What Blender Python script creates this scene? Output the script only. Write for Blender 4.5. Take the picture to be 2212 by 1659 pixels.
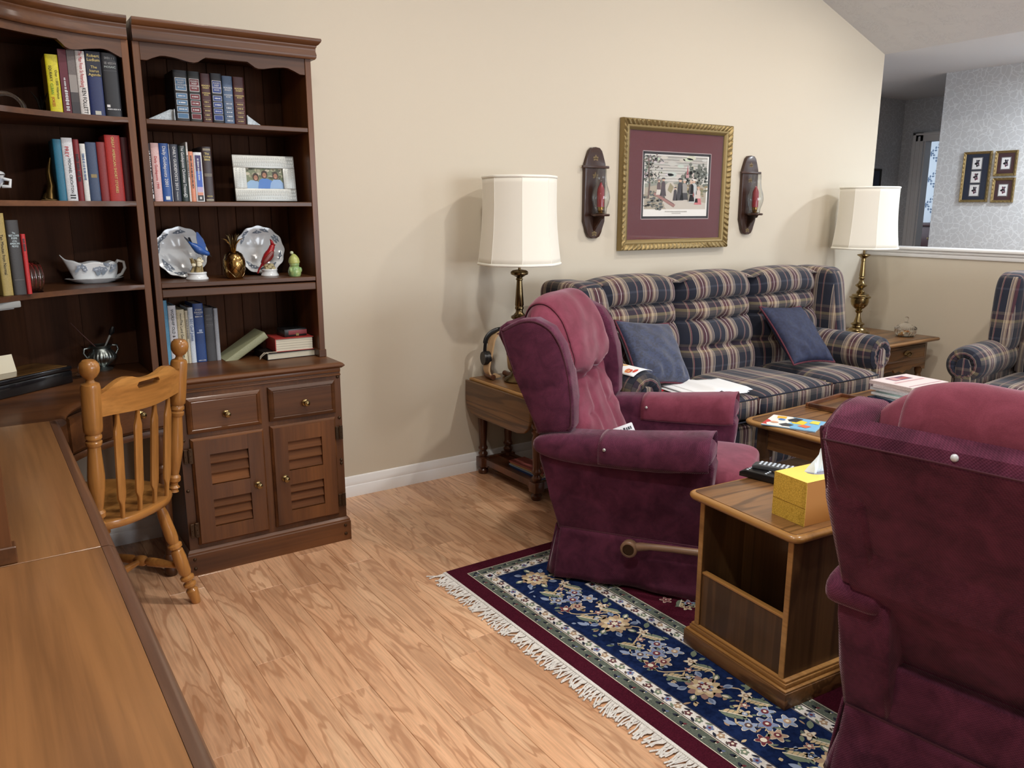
import bpy, bmesh, math, random
import numpy as np
from mathutils import Vector, Matrix
random.seed(11)
S = bpy.context.scene
COL = S.collection
for _o in list(bpy.data.objects):
    bpy.data.objects.remove(_o)
PI = math.pi
sin, cos = math.sin, math.cos

# ------------------------------------------------------------------ camera
cam = bpy.data.cameras.new('camera')
cam.sensor_width = 36.0
cam.sensor_fit = 'HORIZONTAL'
cam.lens = 1724.2 / 2212 * 36.0
cam.clip_start = 0.05
cam_o = bpy.data.objects.new('camera', cam)
COL.objects.link(cam_o)
_yaw, _pit = 0.59349, 0.21569
_f = Vector((sin(_yaw) * cos(_pit), cos(_yaw) * cos(_pit), -sin(_pit)))
_r = Vector((cos(_yaw), -sin(_yaw), 0))
_u = _r.cross(_f)
cam_o.matrix_world = Matrix(((_r.x, _u.x, -_f.x, 0.0), (_r.y, _u.y, -_f.y, 0.0), (_r.z, _u.z, -_f.z, 1.4), (0, 0, 0, 1)))
S.camera = cam_o

# ------------------------------------------------------------------ world, lights, exposure
w = bpy.data.worlds.new('world')
S.world = w
w.use_nodes = True
w.node_tree.nodes['Background'].inputs[0].default_value = (0.62, 0.74, 0.9, 1)
w.node_tree.nodes['Background'].inputs[1].default_value = 1.0
S.view_settings.view_transform = 'Standard'
S.view_settings.look = 'None'
S.view_settings.gamma = 1.0
S.view_settings.exposure = 0.3
S.cycles.use_denoising = True


def area(name, loc, d, sx, sy, power, col):
    l = bpy.data.lights.new(name, 'AREA')
    l.shape = 'RECTANGLE'
    l.size, l.size_y, l.energy, l.color = sx, sy, power, col
    o = bpy.data.objects.new(name, l)
    COL.objects.link(o)
    o.location = loc
    o.rotation_euler = Vector(d).to_track_quat('-Z', 'Y').to_euler()
    return o


COOL = (0.80, 0.90, 1.0)
# daylight standing in the window openings behind the camera and at the end of the dining hall
area('daylight_living', (3.1, -2.96, 1.45), (0, 1, -0.1), 2.2, 1.5, 95, (0.86, 0.93, 1.0))
area('daylight_dining', (6.24, -2.96, 1.5), (0.05, 1, 0), 0.9, 1.5, 45, (0.76, 0.87, 1.0))
area('daylight_far_room', (8.95, 5.72, 1.7), (0.2, -1, -0.1), 1.1, 1.3, 9, (0.72, 0.86, 1.0))

# ------------------------------------------------------------------ helpers
OFF = {}


class G:
    """collects shapes of ONE mesh object"""

    def __init__(s):
        s.bm = bmesh.new()
        s.uvmode = None

    def _sel(s, n0):
        s.bm.verts.ensure_lookup_table()
        return s.bm.verts[n0:]

    def box(s, x0, x1, y0, y1, z0, z1, bev=0, seg=2, M=None):
        r = bmesh.ops.create_cube(s.bm, size=1)
        vs = r['verts']
        for v in vs:
            v.co = Vector(((x0 + x1) / 2 + v.co.x * (x1 - x0), (y0 + y1) / 2 + v.co.y * (y1 - y0), (z0 + z1) / 2 + v.co.z * (z1 - z0)))
            if M:
                v.co = M @ v.co
        if bev:
            es = list({e for v in vs for e in v.link_edges})
            bmesh.ops.bevel(s.bm, geom=es, offset=bev, segments=seg, profile=0.5, affect='EDGES', clamp_overlap=True)
        return s

    def prism(s, pts, a0, a1, axis='y', bev=0, seg=2):
        mp = {'x': lambda u, v, q: (q, u, v), 'y': lambda u, v, q: (u, q, v), 'z': lambda u, v, q: (u, v, q)}[axis]
        A = [s.bm.verts.new(mp(u, v, a0)) for u, v in pts]
        B = [s.bm.verts.new(mp(u, v, a1)) for u, v in pts]
        n = len(pts)
        fs = [s.bm.faces.new(A), s.bm.faces.new(B[::-1])]
        for i in range(n):
            fs.append(s.bm.faces.new((A[i], B[i], B[(i + 1) % n], A[(i + 1) % n])))
        if bev:
            es = list(fs[0].edges) + list(fs[1].edges)
            bmesh.ops.bevel(s.bm, geom=es, offset=bev, segments=seg, profile=0.5, affect='EDGES', clamp_overlap=True)
        return s

    def lathe(s, prof, c=(0, 0, 0), seg=20, axis='z', rf=None):
        R = Matrix.Identity(3)
        if axis == 'y':
            R = Matrix(((1, 0, 0), (0, 0, 1), (0, -1, 0)))
        elif axis == '-y':
            R = Matrix(((1, 0, 0), (0, 0, -1), (0, 1, 0)))
        elif axis == 'x':
            R = Matrix(((0, 0, 1), (0, 1, 0), (-1, 0, 0)))
        elif isinstance(axis, Matrix):
            R = axis
        c = Vector(c)
        rows = []
        for r, z in prof:
            if r < 1e-6:
                rows.append([s.bm.verts.new(c + R @ Vector((0, 0, z)))])
            else:
                row = []
                for i in range(seg):
                    a = 2 * PI * i / seg
                    rr = r * (rf(a, z) if rf else 1)
                    row.append(s.bm.verts.new(c + R @ Vector((rr * cos(a), rr * sin(a), z))))
                rows.append(row)
        for p, q in zip(rows, rows[1:]):
            for i in range(seg):
                j = (i + 1) % seg
                if len(p) == 1 and len(q) == 1:
                    continue
                if len(p) == 1:
                    s.bm.faces.new((p[0], q[i], q[j]))
                elif len(q) == 1:
                    s.bm.faces.new((p[i], p[j], q[0]))
                else:
                    s.bm.faces.new((p[i], p[j], q[j], q[i]))
        for row in (rows[0], rows[-1]):
            if len(row) > 1:
                s.bm.faces.new(row)
        return s

    def tube(s, path, r, seg=8, closed=False, sq=1.0):
        P = [Vector(p) for p in path]
        n = len(P)
        rad = r if isinstance(r, (list, tuple)) else [r] * n
        T = []
        for i in range(n):
            a = P[(i - 1) % n] if (closed or i > 0) else P[i]
            b = P[(i + 1) % n] if (closed or i < n - 1) else P[i]
            T.append((b - a).normalized())
        up = Vector((0, 0, 1)) if abs(T[0].z) < 0.9 else Vector((1, 0, 0))
        N = T[0].cross(up).normalized()
        rows = []
        for i in range(n):
            N = (N - T[i] * N.dot(T[i])).normalized()
            Bv = T[i].cross(N)
            rows.append([s.bm.verts.new(P[i] + rad[i] * (cos(2 * PI * k / seg) * N + sq * sin(2 * PI * k / seg) * Bv)) for k in range(seg)])
        m = n if closed else n - 1
        for i in range(m):
            p, q = rows[i], rows[(i + 1) % n]
            for k in range(seg):
                j = (k + 1) % seg
                s.bm.faces.new((p[k], p[j], q[j], q[k]))
        if not closed:
            s.bm.faces.new(rows[0][::-1])
            s.bm.faces.new(rows[-1])
        return s

    def surf(s, fn, nu, nv, cu=False, cv=False, uv=None):
        V = [[s.bm.verts.new(fn(i / nu, j / nv)) for j in range(nv if cv else nv + 1)] for i in range(nu if cu else nu + 1)]
        L = s.bm.loops.layers.uv.verify() if uv else None
        for i in range(nu):
            for j in range(nv):
                i2, j2 = (i + 1) % len(V), (j + 1) % len(V[0])
                vs = (V[i][j], V[i2][j], V[i2][j2], V[i][j2])
                if len(set(vs)) < 4:
                    continue
                f = s.bm.faces.new(vs)
                if uv:
                    for l, (a, b) in zip(f.loops, ((i, j), (i + 1, j), (i + 1, j + 1), (i, j + 1))):
                        l[L].uv = uv(a / nu, b / nv)
        return s

    def sell(s, c, h, e1=0.3, e2=0.3, nu=40, nv=20, warp=None):
        sg = lambda v, e: math.copysign(abs(v) ** e, v)
        c = Vector(c)

        def fn(u, v):
            th, ph = 2 * PI * u, PI * (v - 0.5)
            p = Vector((h[0] * sg(cos(ph), e1) * sg(cos(th), e2), h[1] * sg(cos(ph), e1) * sg(sin(th), e2), h[2] * sg(sin(ph), e1)))
            if warp:
                p = warp(p)
            return c + p
        s.surf(fn, nu, nv, cu=True)
        return s

    def sweep(s, path, prof, closed=False):
        """path: (x, y, nx, ny) list; prof: (out, z) closed ring"""
        rows = []
        for x, y, nx, ny in path:
            rows.append([s.bm.verts.new((x + nx * o, y + ny * o, z)) for o, z in prof])
        n, m = len(rows), len(prof)
        for i in range(n if closed else n - 1):
            p, q = rows[i], rows[(i + 1) % n]
            for k in range(m):
                j = (k + 1) % m
                s.bm.faces.new((p[k], p[j], q[j], q[k]))
        if not closed:
            s.bm.faces.new(rows[0][::-1])
            s.bm.faces.new(rows[-1])
        return s

    def poly(s, pts):
        return s.bm.faces.new([s.bm.verts.new(p) for p in pts])

    def map(s, fn, n0=0):
        for v in s._sel(n0):
            v.co = Vector(fn(v.co))
        return s

    def xf(s, M, n0=0):
        for v in s._sel(n0):
            v.co = M @ v.co
        return s

    def n(s):
        return len(s.bm.verts)

    def boxuv(s, ax=None):
        s.bm.normal_update()
        L = s.bm.loops.layers.uv.verify()
        for f in s.bm.faces:
            n = f.normal
            a = max(range(3), key=lambda i: abs(n[i]))
            for l in f.loops:
                c = l.vert.co
                if ax == 'y':        # stripes measured along y wherever possible
                    l[L].uv = (c.y, c.z if a == 0 else c.x) if a != 1 else (c.x, c.z)
                else:
                    l[L].uv = (c.x, c.z) if a == 1 else ((c.x, c.y) if a == 2 else (c.y, c.z))
        return s

    def build(s, name, mat, parent=None, smooth=35, world=False, solid=0, weld=True):
        if weld:
            bmesh.ops.remove_doubles(s.bm, verts=s.bm.verts, dist=1e-5)
        bmesh.ops.recalc_face_normals(s.bm, faces=s.bm.faces)
        off = Vector((0, 0, 0))
        if parent is not None:
            off = OFF.get(parent, off)
            if world:
                bmesh.ops.translate(s.bm, verts=s.bm.verts, vec=-off)
        me = bpy.data.meshes.new(name)
        s.bm.to_mesh(me)
        s.bm.free()
        me.shade_smooth()
        if smooth < 180:
            me.set_sharp_from_angle(angle=math.radians(smooth))
        me.materials.append(mat)
        o = bpy.data.objects.new(name, me)
        COL.objects.link(o)
        if parent is not None:
            o.parent = parent
        OFF[o] = off
        if solid:
            md = o.modifiers.new('solid', 'SOLIDIFY')
            md.thickness = solid
            md.offset = 0
        return o


def tag(o, label=None, cat=None, group=None, kind=None):
    if label:
        o['label'] = label
    if cat:
        o['category'] = cat
    if group:
        o['group'] = group
    if kind:
        o['kind'] = kind
    return o


def thing(name, label, cat, loc=(0, 0, 0), rz=0, group=None):
    o = bpy.data.objects.new(name, None)
    o.empty_display_size = 0.05
    COL.objects.link(o)
    o.location = loc
    o.rotation_euler = (0, 0, rz)
    OFF[o] = Vector(loc)
    return tag(o, label, cat, group)


def struct(name, g, mat, parent=None, **k):
    o = g.build(name, mat, parent, **k)
    if parent is None:
        o['kind'] = 'structure'
    return o


def copy_tree(o, parent=None):
    c = o.copy()
    COL.objects.link(c)
    c.parent = parent
    OFF[c] = OFF.get(o, Vector((0, 0, 0)))
    for ch in list(o.children):
        copy_tree(ch, c)
    return c


def inst(o, parent, loc, rot=None):
    c = o.copy()
    COL.objects.link(c)
    c.parent = parent
    c.location = loc
    if rot:
        c.rotation_euler = rot
    return c


# ------------------------------------------------------------------ materials
def srgb(r, g, b):
    f = lambda c: ((c / 255 + 0.055) / 1.055) ** 2.4 if c > 10 else c / 255 / 12.92
    return (f(r), f(g), f(b), 1)


class N:
    def __init__(s, name):
        s.m = bpy.data.materials.new(name)
        s.m.use_nodes = True
        s.t = s.m.node_tree
        s.b = s.t.nodes['Principled BSDF']

    def new(s, typ, **k):
        n = s.t.nodes.new(typ)
        for a, v in k.items():
            if a.startswith('i_'):
                key = a[2:].replace('_', ' ')
                n.inputs[int(key) if key.isdigit() else key].default_value = v
            else:
                setattr(n, a, v)
        return n

    def ln(s, a, b):
        s.t.links.new(a, b)

    def math(s, op, a, b=None):
        n = s.new('ShaderNodeMath', operation=op)
        for i, q in enumerate((a, b)):
            if q is None:
                continue
            if isinstance(q, (int, float)):
                n.inputs[i].default_value = q
            else:
                s.ln(q, n.inputs[i])
        return n.outputs[0]

    def ramp(s, fac, stops, interp='LINEAR'):
        n = s.new('ShaderNodeValToRGB')
        n.color_ramp.interpolation = interp
        e = n.color_ramp.elements
        while len(e) < len(stops):
            e.new(0.5)
        for el, (p, c) in zip(e, stops):
            el.position = p
            el.color = c if len(c) == 4 else (*c, 1)
        s.ln(fac, n.inputs[0])
        return n.outputs[0]

    def mix(s, fac, a, b, mode='MIX'):
        n = s.new('ShaderNodeMix', data_type='RGBA', blend_type=mode)
        for sock, q in ((n.inputs[0], fac), (n.inputs[6], a), (n.inputs[7], b)):
            if isinstance(q, (int, float)):
                sock.default_value = q
            elif isinstance(q, tuple):
                sock.default_value = q
            else:
                s.ln(q, sock)
        return n.outputs[2]

    def bump(s, h, strength=0.3, dist=0.002):
        n = s.new('ShaderNodeBump', i_Strength=strength, i_Distance=dist)
        s.ln(h, n.inputs['Height'])
        s.ln(n.outputs[0], s.b.inputs['Normal'])

    def coords(s, scale=(1, 1, 1), rand=0.0, kind='Object', rot=(0, 0, 0)):
        tc = s.new('ShaderNodeTexCoord').outputs[kind]
        if rand:
            oi = s.new('ShaderNodeObjectInfo')
            v = s.new('ShaderNodeVectorMath', operation='SCALE')
            s.ln(oi.outputs['Random'], v.inputs['Scale'])
            v.inputs[0].default_value = (rand, rand * 0.7, rand * 1.3)
            a = s.new('ShaderNodeVectorMath', operation='ADD')
            s.ln(tc, a.inputs[0])
            s.ln(v.outputs[0], a.inputs[1])
            tc = a.outputs[0]
        mp = s.new('ShaderNodeMapping')
        mp.inputs['Scale'].default_value = scale
        mp.inputs['Rotation'].default_value = rot
        s.ln(tc, mp.inputs[0])
        return mp.outputs[0]

    def noise(s, vec, scale=5, detail=4, rough=0.55, dist=0):
        n = s.new('ShaderNodeTexNoise', i_Scale=scale, i_Detail=detail, i_Roughness=rough, i_Distortion=dist)
        s.ln(vec, n.inputs['Vector'])
        return n.outputs[0]

    def set(s, **k):
        for a, v in k.items():
            s.b.inputs[a.replace('_', ' ')].default_value = v
        return s


def plain(name, col, rough=0.5, metal=0.0, **k):
    n = N(name)
    n.set(Base_Color=col, Roughness=rough, Metallic=metal)
    for a, v in k.items():
        n.b.inputs[a.replace('_', ' ')].default_value = v
    return n.m


def wood(name, dark, mid, light, axis='x', scale=1.0, rough=0.35, coat=0.25, stretch=0.1, contour=0, rand=3.0, bump=0.15, lines=0.5, linecol=None):
    n = N(name)
    st = {'x': (stretch, 1, 1), 'y': (1, stretch, 1), 'z': (1, 1, stretch)}[axis]
    v = n.coords(st, rand)
    big = n.noise(v, 7 * scale, 3, 0.5, 0.4)
    st2 = tuple(q * (0.35 if q == stretch else 1) for q in st)
    fib = n.noise(n.coords(st2, rand), 90 * scale, 3, 0.6, 0)
    col = n.ramp(big, [(0.28, dark), (0.5, mid), (0.72, light)])
    fibr = n.ramp(fib, [(0.35, (0.72, 0.72, 0.72)), (0.6, (1, 1, 1))])
    col = n.mix(0.75, col, fibr, 'MULTIPLY')
    h = fib
    if contour:
        c = n.math('SINE', n.math('MULTIPLY', big, contour))
        c = n.math('ADD', c, n.math('MULTIPLY', n.math('SUBTRACT', fib, 0.5), 1.3))
        ln = n.ramp(c, [(0.45, (0, 0, 0)), (0.95, (1, 1, 1))])
        col = n.mix(n.math('MULTIPLY', ln, lines), col, linecol or dark)
    oi = n.new('ShaderNodeObjectInfo').outputs['Random']
    hv = n.new('ShaderNodeHueSaturation')
    n.ln(n.math('ADD', n.math('MULTIPLY', oi, 0.22), 0.89), hv.inputs['Value'])
    n.ln(col, hv.inputs['Color'])
    n.ln(hv.outputs[0], n.b.inputs['Base Color'])
    n.set(Roughness=rough, Coat_Weight=coat, Coat_Roughness=0.15, Specular_IOR_Level=0.35)
    n.bump(h, bump, 0.001)
    return n.m


def vcol(name, rough=0.8, **k):
    n = N(name)
    a = n.new('ShaderNodeVertexColor', layer_name='Col')
    n.ln(a.outputs[0], n.b.inputs['Base Color'])
    n.set(Roughness=rough)
    for q, v in k.items():
        n.b.inputs[q.replace('_', ' ')].default_value = v
    return n.m


M = {}
# paint and setting
n = N('beige_paint')
n.set(Base_Color=srgb(206, 196, 178), Roughness=0.75)
n.bump(n.noise(n.coords(), 160, 2), 0.06, 0.002)
M['wall'] = n.m
M['trim'] = plain('white_trim', srgb(238, 238, 238), 0.35)
n = N('stippled_ceiling')
n.set(Base_Color=srgb(206, 206, 206), Roughness=0.9)
v = n.coords()
c1 = n.noise(v, 34, 2, 0.5, 2.6)
c1 = n.ramp(c1, [(0.47, (0, 0, 0)), (0.50, (1, 1, 1)), (0.53, (0, 0, 0))])
c2 = n.ramp(n.noise(v, 6.0, 2), [(0.44, (0, 0, 0)), (0.56, (1, 1, 1))])
n.bump(n.math('MULTIPLY', c1, c2), 0.5, 0.006)
M['ceil'] = n.m
M['ceil_flat'] = plain('smooth_ceiling', srgb(208, 210, 212), 0.9)
n = N('vine_wallpaper')
v = n.coords((1, 1, 1))
dn = n.new('ShaderNodeTexNoise', i_Scale=9.0, i_Detail=2.0)
n.ln(v, dn.inputs['Vector'])
dv = n.new('ShaderNodeVectorMath', operation='MULTIPLY_ADD')
n.ln(dn.outputs['Color'], dv.inputs[0])
dv.inputs[1].default_value = (0.09, 0.09, 0.09)
n.ln(v, dv.inputs[2])
vo = n.new('ShaderNodeTexVoronoi', feature='DISTANCE_TO_EDGE', i_Scale=21.0)
n.ln(dv.outputs[0], vo.inputs['Vector'])
n.ln(n.ramp(vo.outputs['Distance'], [(0.03, srgb(214, 218, 222)), (0.07, srgb(196, 199, 203))]), n.b.inputs['Base Color'])
n.set(Roughness=0.8)
M['paper'] = n.m
M['toile_ground'] = plain('toile_ground', srgb(228, 232, 236), 0.8)

# woods
M['walnut'] = wood('dark_maple_x', srgb(64, 37, 20), srgb(92, 56, 30), srgb(114, 71, 38), 'x', rough=0.42, coat=0.12)
M['walnut_z'] = wood('dark_maple_z', srgb(64, 37, 20), srgb(94, 57, 31), srgb(117, 73, 39), 'z', rough=0.42, coat=0.12)
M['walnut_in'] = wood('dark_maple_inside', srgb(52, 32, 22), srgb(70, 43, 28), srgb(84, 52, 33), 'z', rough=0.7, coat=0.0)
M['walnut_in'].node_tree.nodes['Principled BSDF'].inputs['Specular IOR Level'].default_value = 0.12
M['walnut_slat'] = wood('dark_maple_slat', srgb(70, 41, 22), srgb(98, 60, 33), srgb(118, 74, 40), 'x', rough=0.6, coat=0.0)
M['walnut_slat'].node_tree.nodes['Principled BSDF'].inputs['Specular IOR Level'].default_value = 0.15
M['desk_top'] = wood('maple_top_y', srgb(92, 58, 32), srgb(124, 82, 46), srgb(146, 98, 54), 'y', scale=0.8, rough=0.28, coat=0.4, contour=9, lines=0.35)
M['desk_edge'] = wood('maple_edge_y', srgb(74, 48, 34), srgb(92, 62, 44), srgb(108, 72, 48), 'y', rough=0.3, coat=0.3)
M['honey'] = wood('honey_maple_z', srgb(130, 84, 40), srgb(164, 112, 56), srgb(186, 132, 70), 'z', rough=0.28, coat=0.4)
M['honey_x'] = wood('honey_maple_x', srgb(136, 88, 42), srgb(172, 118, 60), srgb(194, 140, 76), 'x', rough=0.28, coat=0.4)
M['oak'] = wood('oak_x', srgb(92, 62, 36), srgb(126, 88, 52), srgb(146, 106, 66), 'x', scale=1.1, rough=0.35, coat=0.25, stretch=0.07, contour=38, lines=0.75, linecol=srgb(70, 45, 26))
M['oak_y'] = wood('oak_y', srgb(92, 62, 36), srgb(126, 88, 52), srgb(146, 106, 66), 'y', scale=1.1, rough=0.35, coat=0.25, stretch=0.07, contour=38, lines=0.75, linecol=srgb(70, 45, 26))
M['oak_z'] = wood('oak_z', srgb(70, 47, 29), srgb(98, 70, 44), srgb(120, 86, 54), 'z', rough=0.4, coat=0.15, stretch=0.06, contour=30, lines=0.6, linecol=srgb(52, 34, 22))
M['oak_edge'] = wood('oak_edge', srgb(132, 92, 48), srgb(166, 120, 66), srgb(188, 142, 84), 'y', rough=0.3, coat=0.35, stretch=0.08)
M['redwood'] = wood('red_brown_z', srgb(66, 38, 26), srgb(98, 58, 38), srgb(118, 72, 46), 'z', rough=0.3, coat=0.4)
M['plank'] = wood('oak_plank', srgb(196, 148, 112), srgb(220, 172, 134), srgb(234, 192, 154), 'y', scale=1.7, rough=0.3, coat=0.25, stretch=0.13, contour=46, lines=0.62, linecol=srgb(166, 116, 82), rand=40, bump=0.08)
M['sconce'] = wood('sconce_walnut', srgb(42, 26, 20), srgb(62, 38, 28), srgb(76, 46, 32), 'z', rough=0.35, coat=0.3)
M['lever'] = wood('lever_wood', srgb(94, 70, 54), srgb(122, 94, 74), srgb(144, 114, 90), 'y', rough=0.4, coat=0.2)
M['cherry'] = plain('dark_cherry', srgb(70, 28, 26), 0.35)

# metals, glass, ceramics, plastics
M['brass'] = plain('antique_brass', srgb(142, 122, 84), 0.24, 1.0)
M['brass_dark'] = plain('aged_brass', srgb(104, 88, 62), 0.26, 1.0)
M['hinge'] = plain('dark_hinge_metal', srgb(72, 56, 42), 0.45, 0.9)
M['gold'] = plain('gold_brass', srgb(160, 128, 76), 0.2, 1.0)
M['pewter'] = plain('pewter', srgb(150, 157, 154), 0.38, 1.0)
M['silver'] = plain('silver_frame', srgb(176, 178, 174), 0.42, 0.5)
n = N('clear_glass')
n.set(Base_Color=(1, 1, 1, 1), Roughness=0.02, IOR=1.45)
n.b.inputs['Transmission Weight'].default_value = 1.0
M['glass'] = n.m
n = N('pane_glass')
gl = n.new('ShaderNodeBsdfGlossy', i_Roughness=0.02)
tr = n.new('ShaderNodeBsdfTransparent')
lw = n.new('ShaderNodeLayerWeight', i_Blend=0.5)
fr_ = n.math('ADD', n.math('MULTIPLY', n.math('POWER', lw.outputs['Facing'], 4.0), 0.9), 0.035)
mx = n.new('ShaderNodeMixShader')
n.ln(fr_, mx.inputs[0])
n.ln(tr.outputs[0], mx.inputs[1])
n.ln(gl.outputs[0], mx.inputs[2])
n.ln(mx.outputs[0], n.t.nodes['Material Output'].inputs[0])
M['pane'] = n.m
n = N('frosted_window')
n.set(Base_Color=(0.9, 0.95, 1, 1), Roughness=0.3)
M['china'] = plain('white_china', srgb(226, 230, 232), 0.15, Coat_Weight=0.4)
M['black'] = plain('black_plastic', srgb(22, 22, 24), 0.35)
M['black_lacquer'] = plain('black_lacquer', srgb(18, 18, 20), 0.2, Coat_Weight=0.5)
M['grey_plastic'] = plain('grey_plastic', srgb(64, 68, 72), 0.4)
M['key'] = plain('pale_keys', srgb(196, 208, 220), 0.5)
M['white'] = plain('white_paper', srgb(238, 240, 242), 0.7)
M['cream'] = plain('cream_paper', srgb(222, 214, 190), 0.8)
M['pages'] = plain('book_pages', srgb(206, 200, 182), 0.85)
M['goldink'] = plain('gold_lettering', srgb(198, 178, 112), 0.4, 0.4)
M['ink'] = plain('black_ink', srgb(28, 28, 32), 0.7)
M['whiteink'] = plain('white_ink', srgb(228, 230, 232), 0.7)
M['redink'] = plain('red_ink', srgb(186, 44, 52), 0.7)
M['greenink'] = plain('green_ink', srgb(70, 150, 60), 0.7)
M['blueink'] = plain('blue_ink', srgb(50, 90, 150), 0.7)
M['print'] = vcol('printed_colours', 0.55)
M['rugprint'] = vcol('rug_wool', 0.95)
M['candle'] = plain('red_wax', srgb(140, 24, 38), 0.35, Coat_Weight=0.5)
n = N('shade_fabric')
n.set(Base_Color=srgb(236, 232, 220), Roughness=0.85)
n.b.inputs['Subsurface Weight'].default_value = 0.0
wv = n.noise(n.coords((1, 1, 0.05)), 220, 2)
n.bump(wv, 0.12, 0.001)
M['shade'] = n.m
M['shade_trim'] = plain('shade_trim', srgb(240, 238, 228), 0.8)
M['tissue'] = plain('tissue_paper', srgb(226, 238, 246), 0.9)
n = N('yellow_card')
v = n.coords()
vo = n.new('ShaderNodeTexVoronoi', feature='DISTANCE_TO_EDGE', i_Scale=150.0)
n.ln(v, vo.inputs['Vector'])
n.ln(n.ramp(vo.outputs['Distance'], [(0.05, srgb(186, 150, 52)), (0.1, srgb(214, 178, 76))]), n.b.inputs['Base Color'])
n.set(Roughness=0.5)
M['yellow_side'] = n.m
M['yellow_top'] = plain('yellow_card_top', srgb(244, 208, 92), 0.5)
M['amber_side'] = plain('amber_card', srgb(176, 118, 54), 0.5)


def velvet(name, c_dark, c_light, weave=True, wear=0.0):
    n = N(name)
    v = n.coords()
    sp = n.new('ShaderNodeSeparateXYZ')
    n.ln(v, sp.inputs[0])
    xy = n.math('MULTIPLY', n.math('ADD', sp.outputs[0], sp.outputs[1]), 1.0)
    wa = n.math('SINE', n.math('MULTIPLY', xy, 900))
    wb = n.math('SINE', n.math('MULTIPLY', sp.outputs[2], 1050))
    wv = n.math('MULTIPLY', wa, wb)
    big = n.noise(v, 14, 5, 0.65, 0.5)
    fine = n.noise(v, 500, 2, 0.6)
    col = n.ramp(big, [(0.35, c_dark), (0.65, c_light)])
    if weave:
        wr = n.ramp(n.math('ADD', n.math('MULTIPLY', wv, 0.5), 0.5), [(0.15, (0.7, 0.7, 0.7)), (0.85, (1.15, 1.15, 1.15))])
        col = n.mix(0.7, col, wr, 'MULTIPLY')
    fr = n.ramp(fine, [(0.3, (0.85, 0.85, 0.85)), (0.7, (1.1, 1.1, 1.1))])
    col = n.mix(0.6, col, fr, 'MULTIPLY')
    n.ln(col, n.b.inputs['Base Color'])
    n.set(Roughness=0.95, Specular_IOR_Level=0.1)
    n.b.inputs['Sheen Weight'].default_value = 0.5
    n.b.inputs['Sheen Roughness'].default_value = 0.35
    n.b.inputs['Sheen Tint'].default_value = (0.85, 0.66, 0.74, 1)
    n.bump(n.math('ADD', wv, n.math('MULTIPLY', fine, 0.6)) if weave else fine, 0.35, 0.0012)
    return n.m


M['maroon'] = velvet('maroon_basketweave', srgb(70, 33, 50), srgb(98, 48, 70))
M['maroon_worn'] = velvet('maroon_worn_velvet', srgb(106, 50, 64), srgb(124, 62, 78), weave=False)
M['maroon_pipe'] = plain('maroon_piping', srgb(66, 22, 38), 0.9)
n = N('navy_damask')
v = n.coords((1, 1, 1.6))
d = n.noise(v, 26, 4, 0.6, 2.2)
n.ln(n.ramp(d, [(0.42, srgb(20, 28, 54)), (0.56, srgb(36, 48, 82))]), n.b.inputs['Base Color'])
n.set(Roughness=0.6)
n.b.inputs['Sheen Weight'].default_value = 0.3
n.bump(d, 0.15, 0.001)
M['damask'] = n.m
n = N('navy_plain')
d = n.noise(n.coords(), 60, 3)
n.ln(n.ramp(d, [(0.4, srgb(26, 32, 58)), (0.6, srgb(34, 42, 72))]), n.b.inputs['Base Color'])
n.set(Roughness=0.75)
M['navy'] = n.m
n = N('maroon_cord')
n.ln(n.ramp(n.math('SINE', n.math('MULTIPLY', n.noise(n.coords(), 200, 0), 20)), [(0.3, srgb(74, 26, 40)), (0.7, srgb(110, 42, 58))]), n.b.inputs['Base Color'])
n.set(Roughness=0.8)
M['cord'] = n.m

# plaid
n = N('plaid_weave')
uv = n.new('ShaderNodeTexCoord').outputs['UV']
sp = n.new('ShaderNodeSeparateXYZ')
n.ln(uv, sp.inputs[0])
navy, navy2 = srgb(17, 22, 40), srgb(22, 29, 50)
tan, cream, mar, wht, gry = srgb(134, 116, 102), srgb(180, 164, 144), srgb(76, 38, 46), srgb(206, 198, 192), srgb(110, 100, 98)
warp = [(0, navy), (0.17, navy), (0.175, tan), (0.19, navy2), (0.2, srgb(150, 96, 96)), (0.212, navy), (0.40, cream), (0.415, gry), (0.45, tan), (0.475, cream), (0.49, tan), (0.53, srgb(60, 44, 50)), (0.545, mar), (0.625, wht), (0.64, mar), (0.70, srgb(70, 48, 52)), (0.72, tan), (0.765, cream), (0.79, tan), (0.83, gry), (0.865, srgb(60, 56, 66)), (0.875, gry), (0.895, cream), (0.91, navy)]
weft = [(0, navy), (0.22, srgb(78, 84, 100)), (0.26, navy), (0.45, srgb(110, 100, 88)), (0.5, tan), (0.56, srgb(190, 170, 120)), (0.62, mar), (0.72, tan), (0.78, navy2)]
fu = n.math('FRACT', n.math('MULTIPLY', sp.outputs[0], 1 / 0.205))
fv = n.math('FRACT', n.math('MULTIPLY', sp.outputs[1], 1 / 0.29))
cu = n.ramp(fu, warp, 'CONSTANT')
cv = n.ramp(fv, weft, 'CONSTANT')
col = n.mix(0.22, cu, cv)
th = n.noise(uv, 900, 2)
col = n.mix(0.35, col, n.ramp(th, [(0.3, (0.7, 0.7, 0.7)), (0.7, (1.15, 1.15, 1.15))]), 'MULTIPLY')
n.ln(col, n.b.inputs['Base Color'])
n.set(Roughness=0.9)
n.b.inputs['Sheen Weight'].default_value = 0.15
n.bump(th, 0.15, 0.001)
M['plaid'] = n.m
M['plaid_pipe'] = plain('dark_navy_piping', srgb(20, 24, 42), 0.9)

_cc = {}


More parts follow.
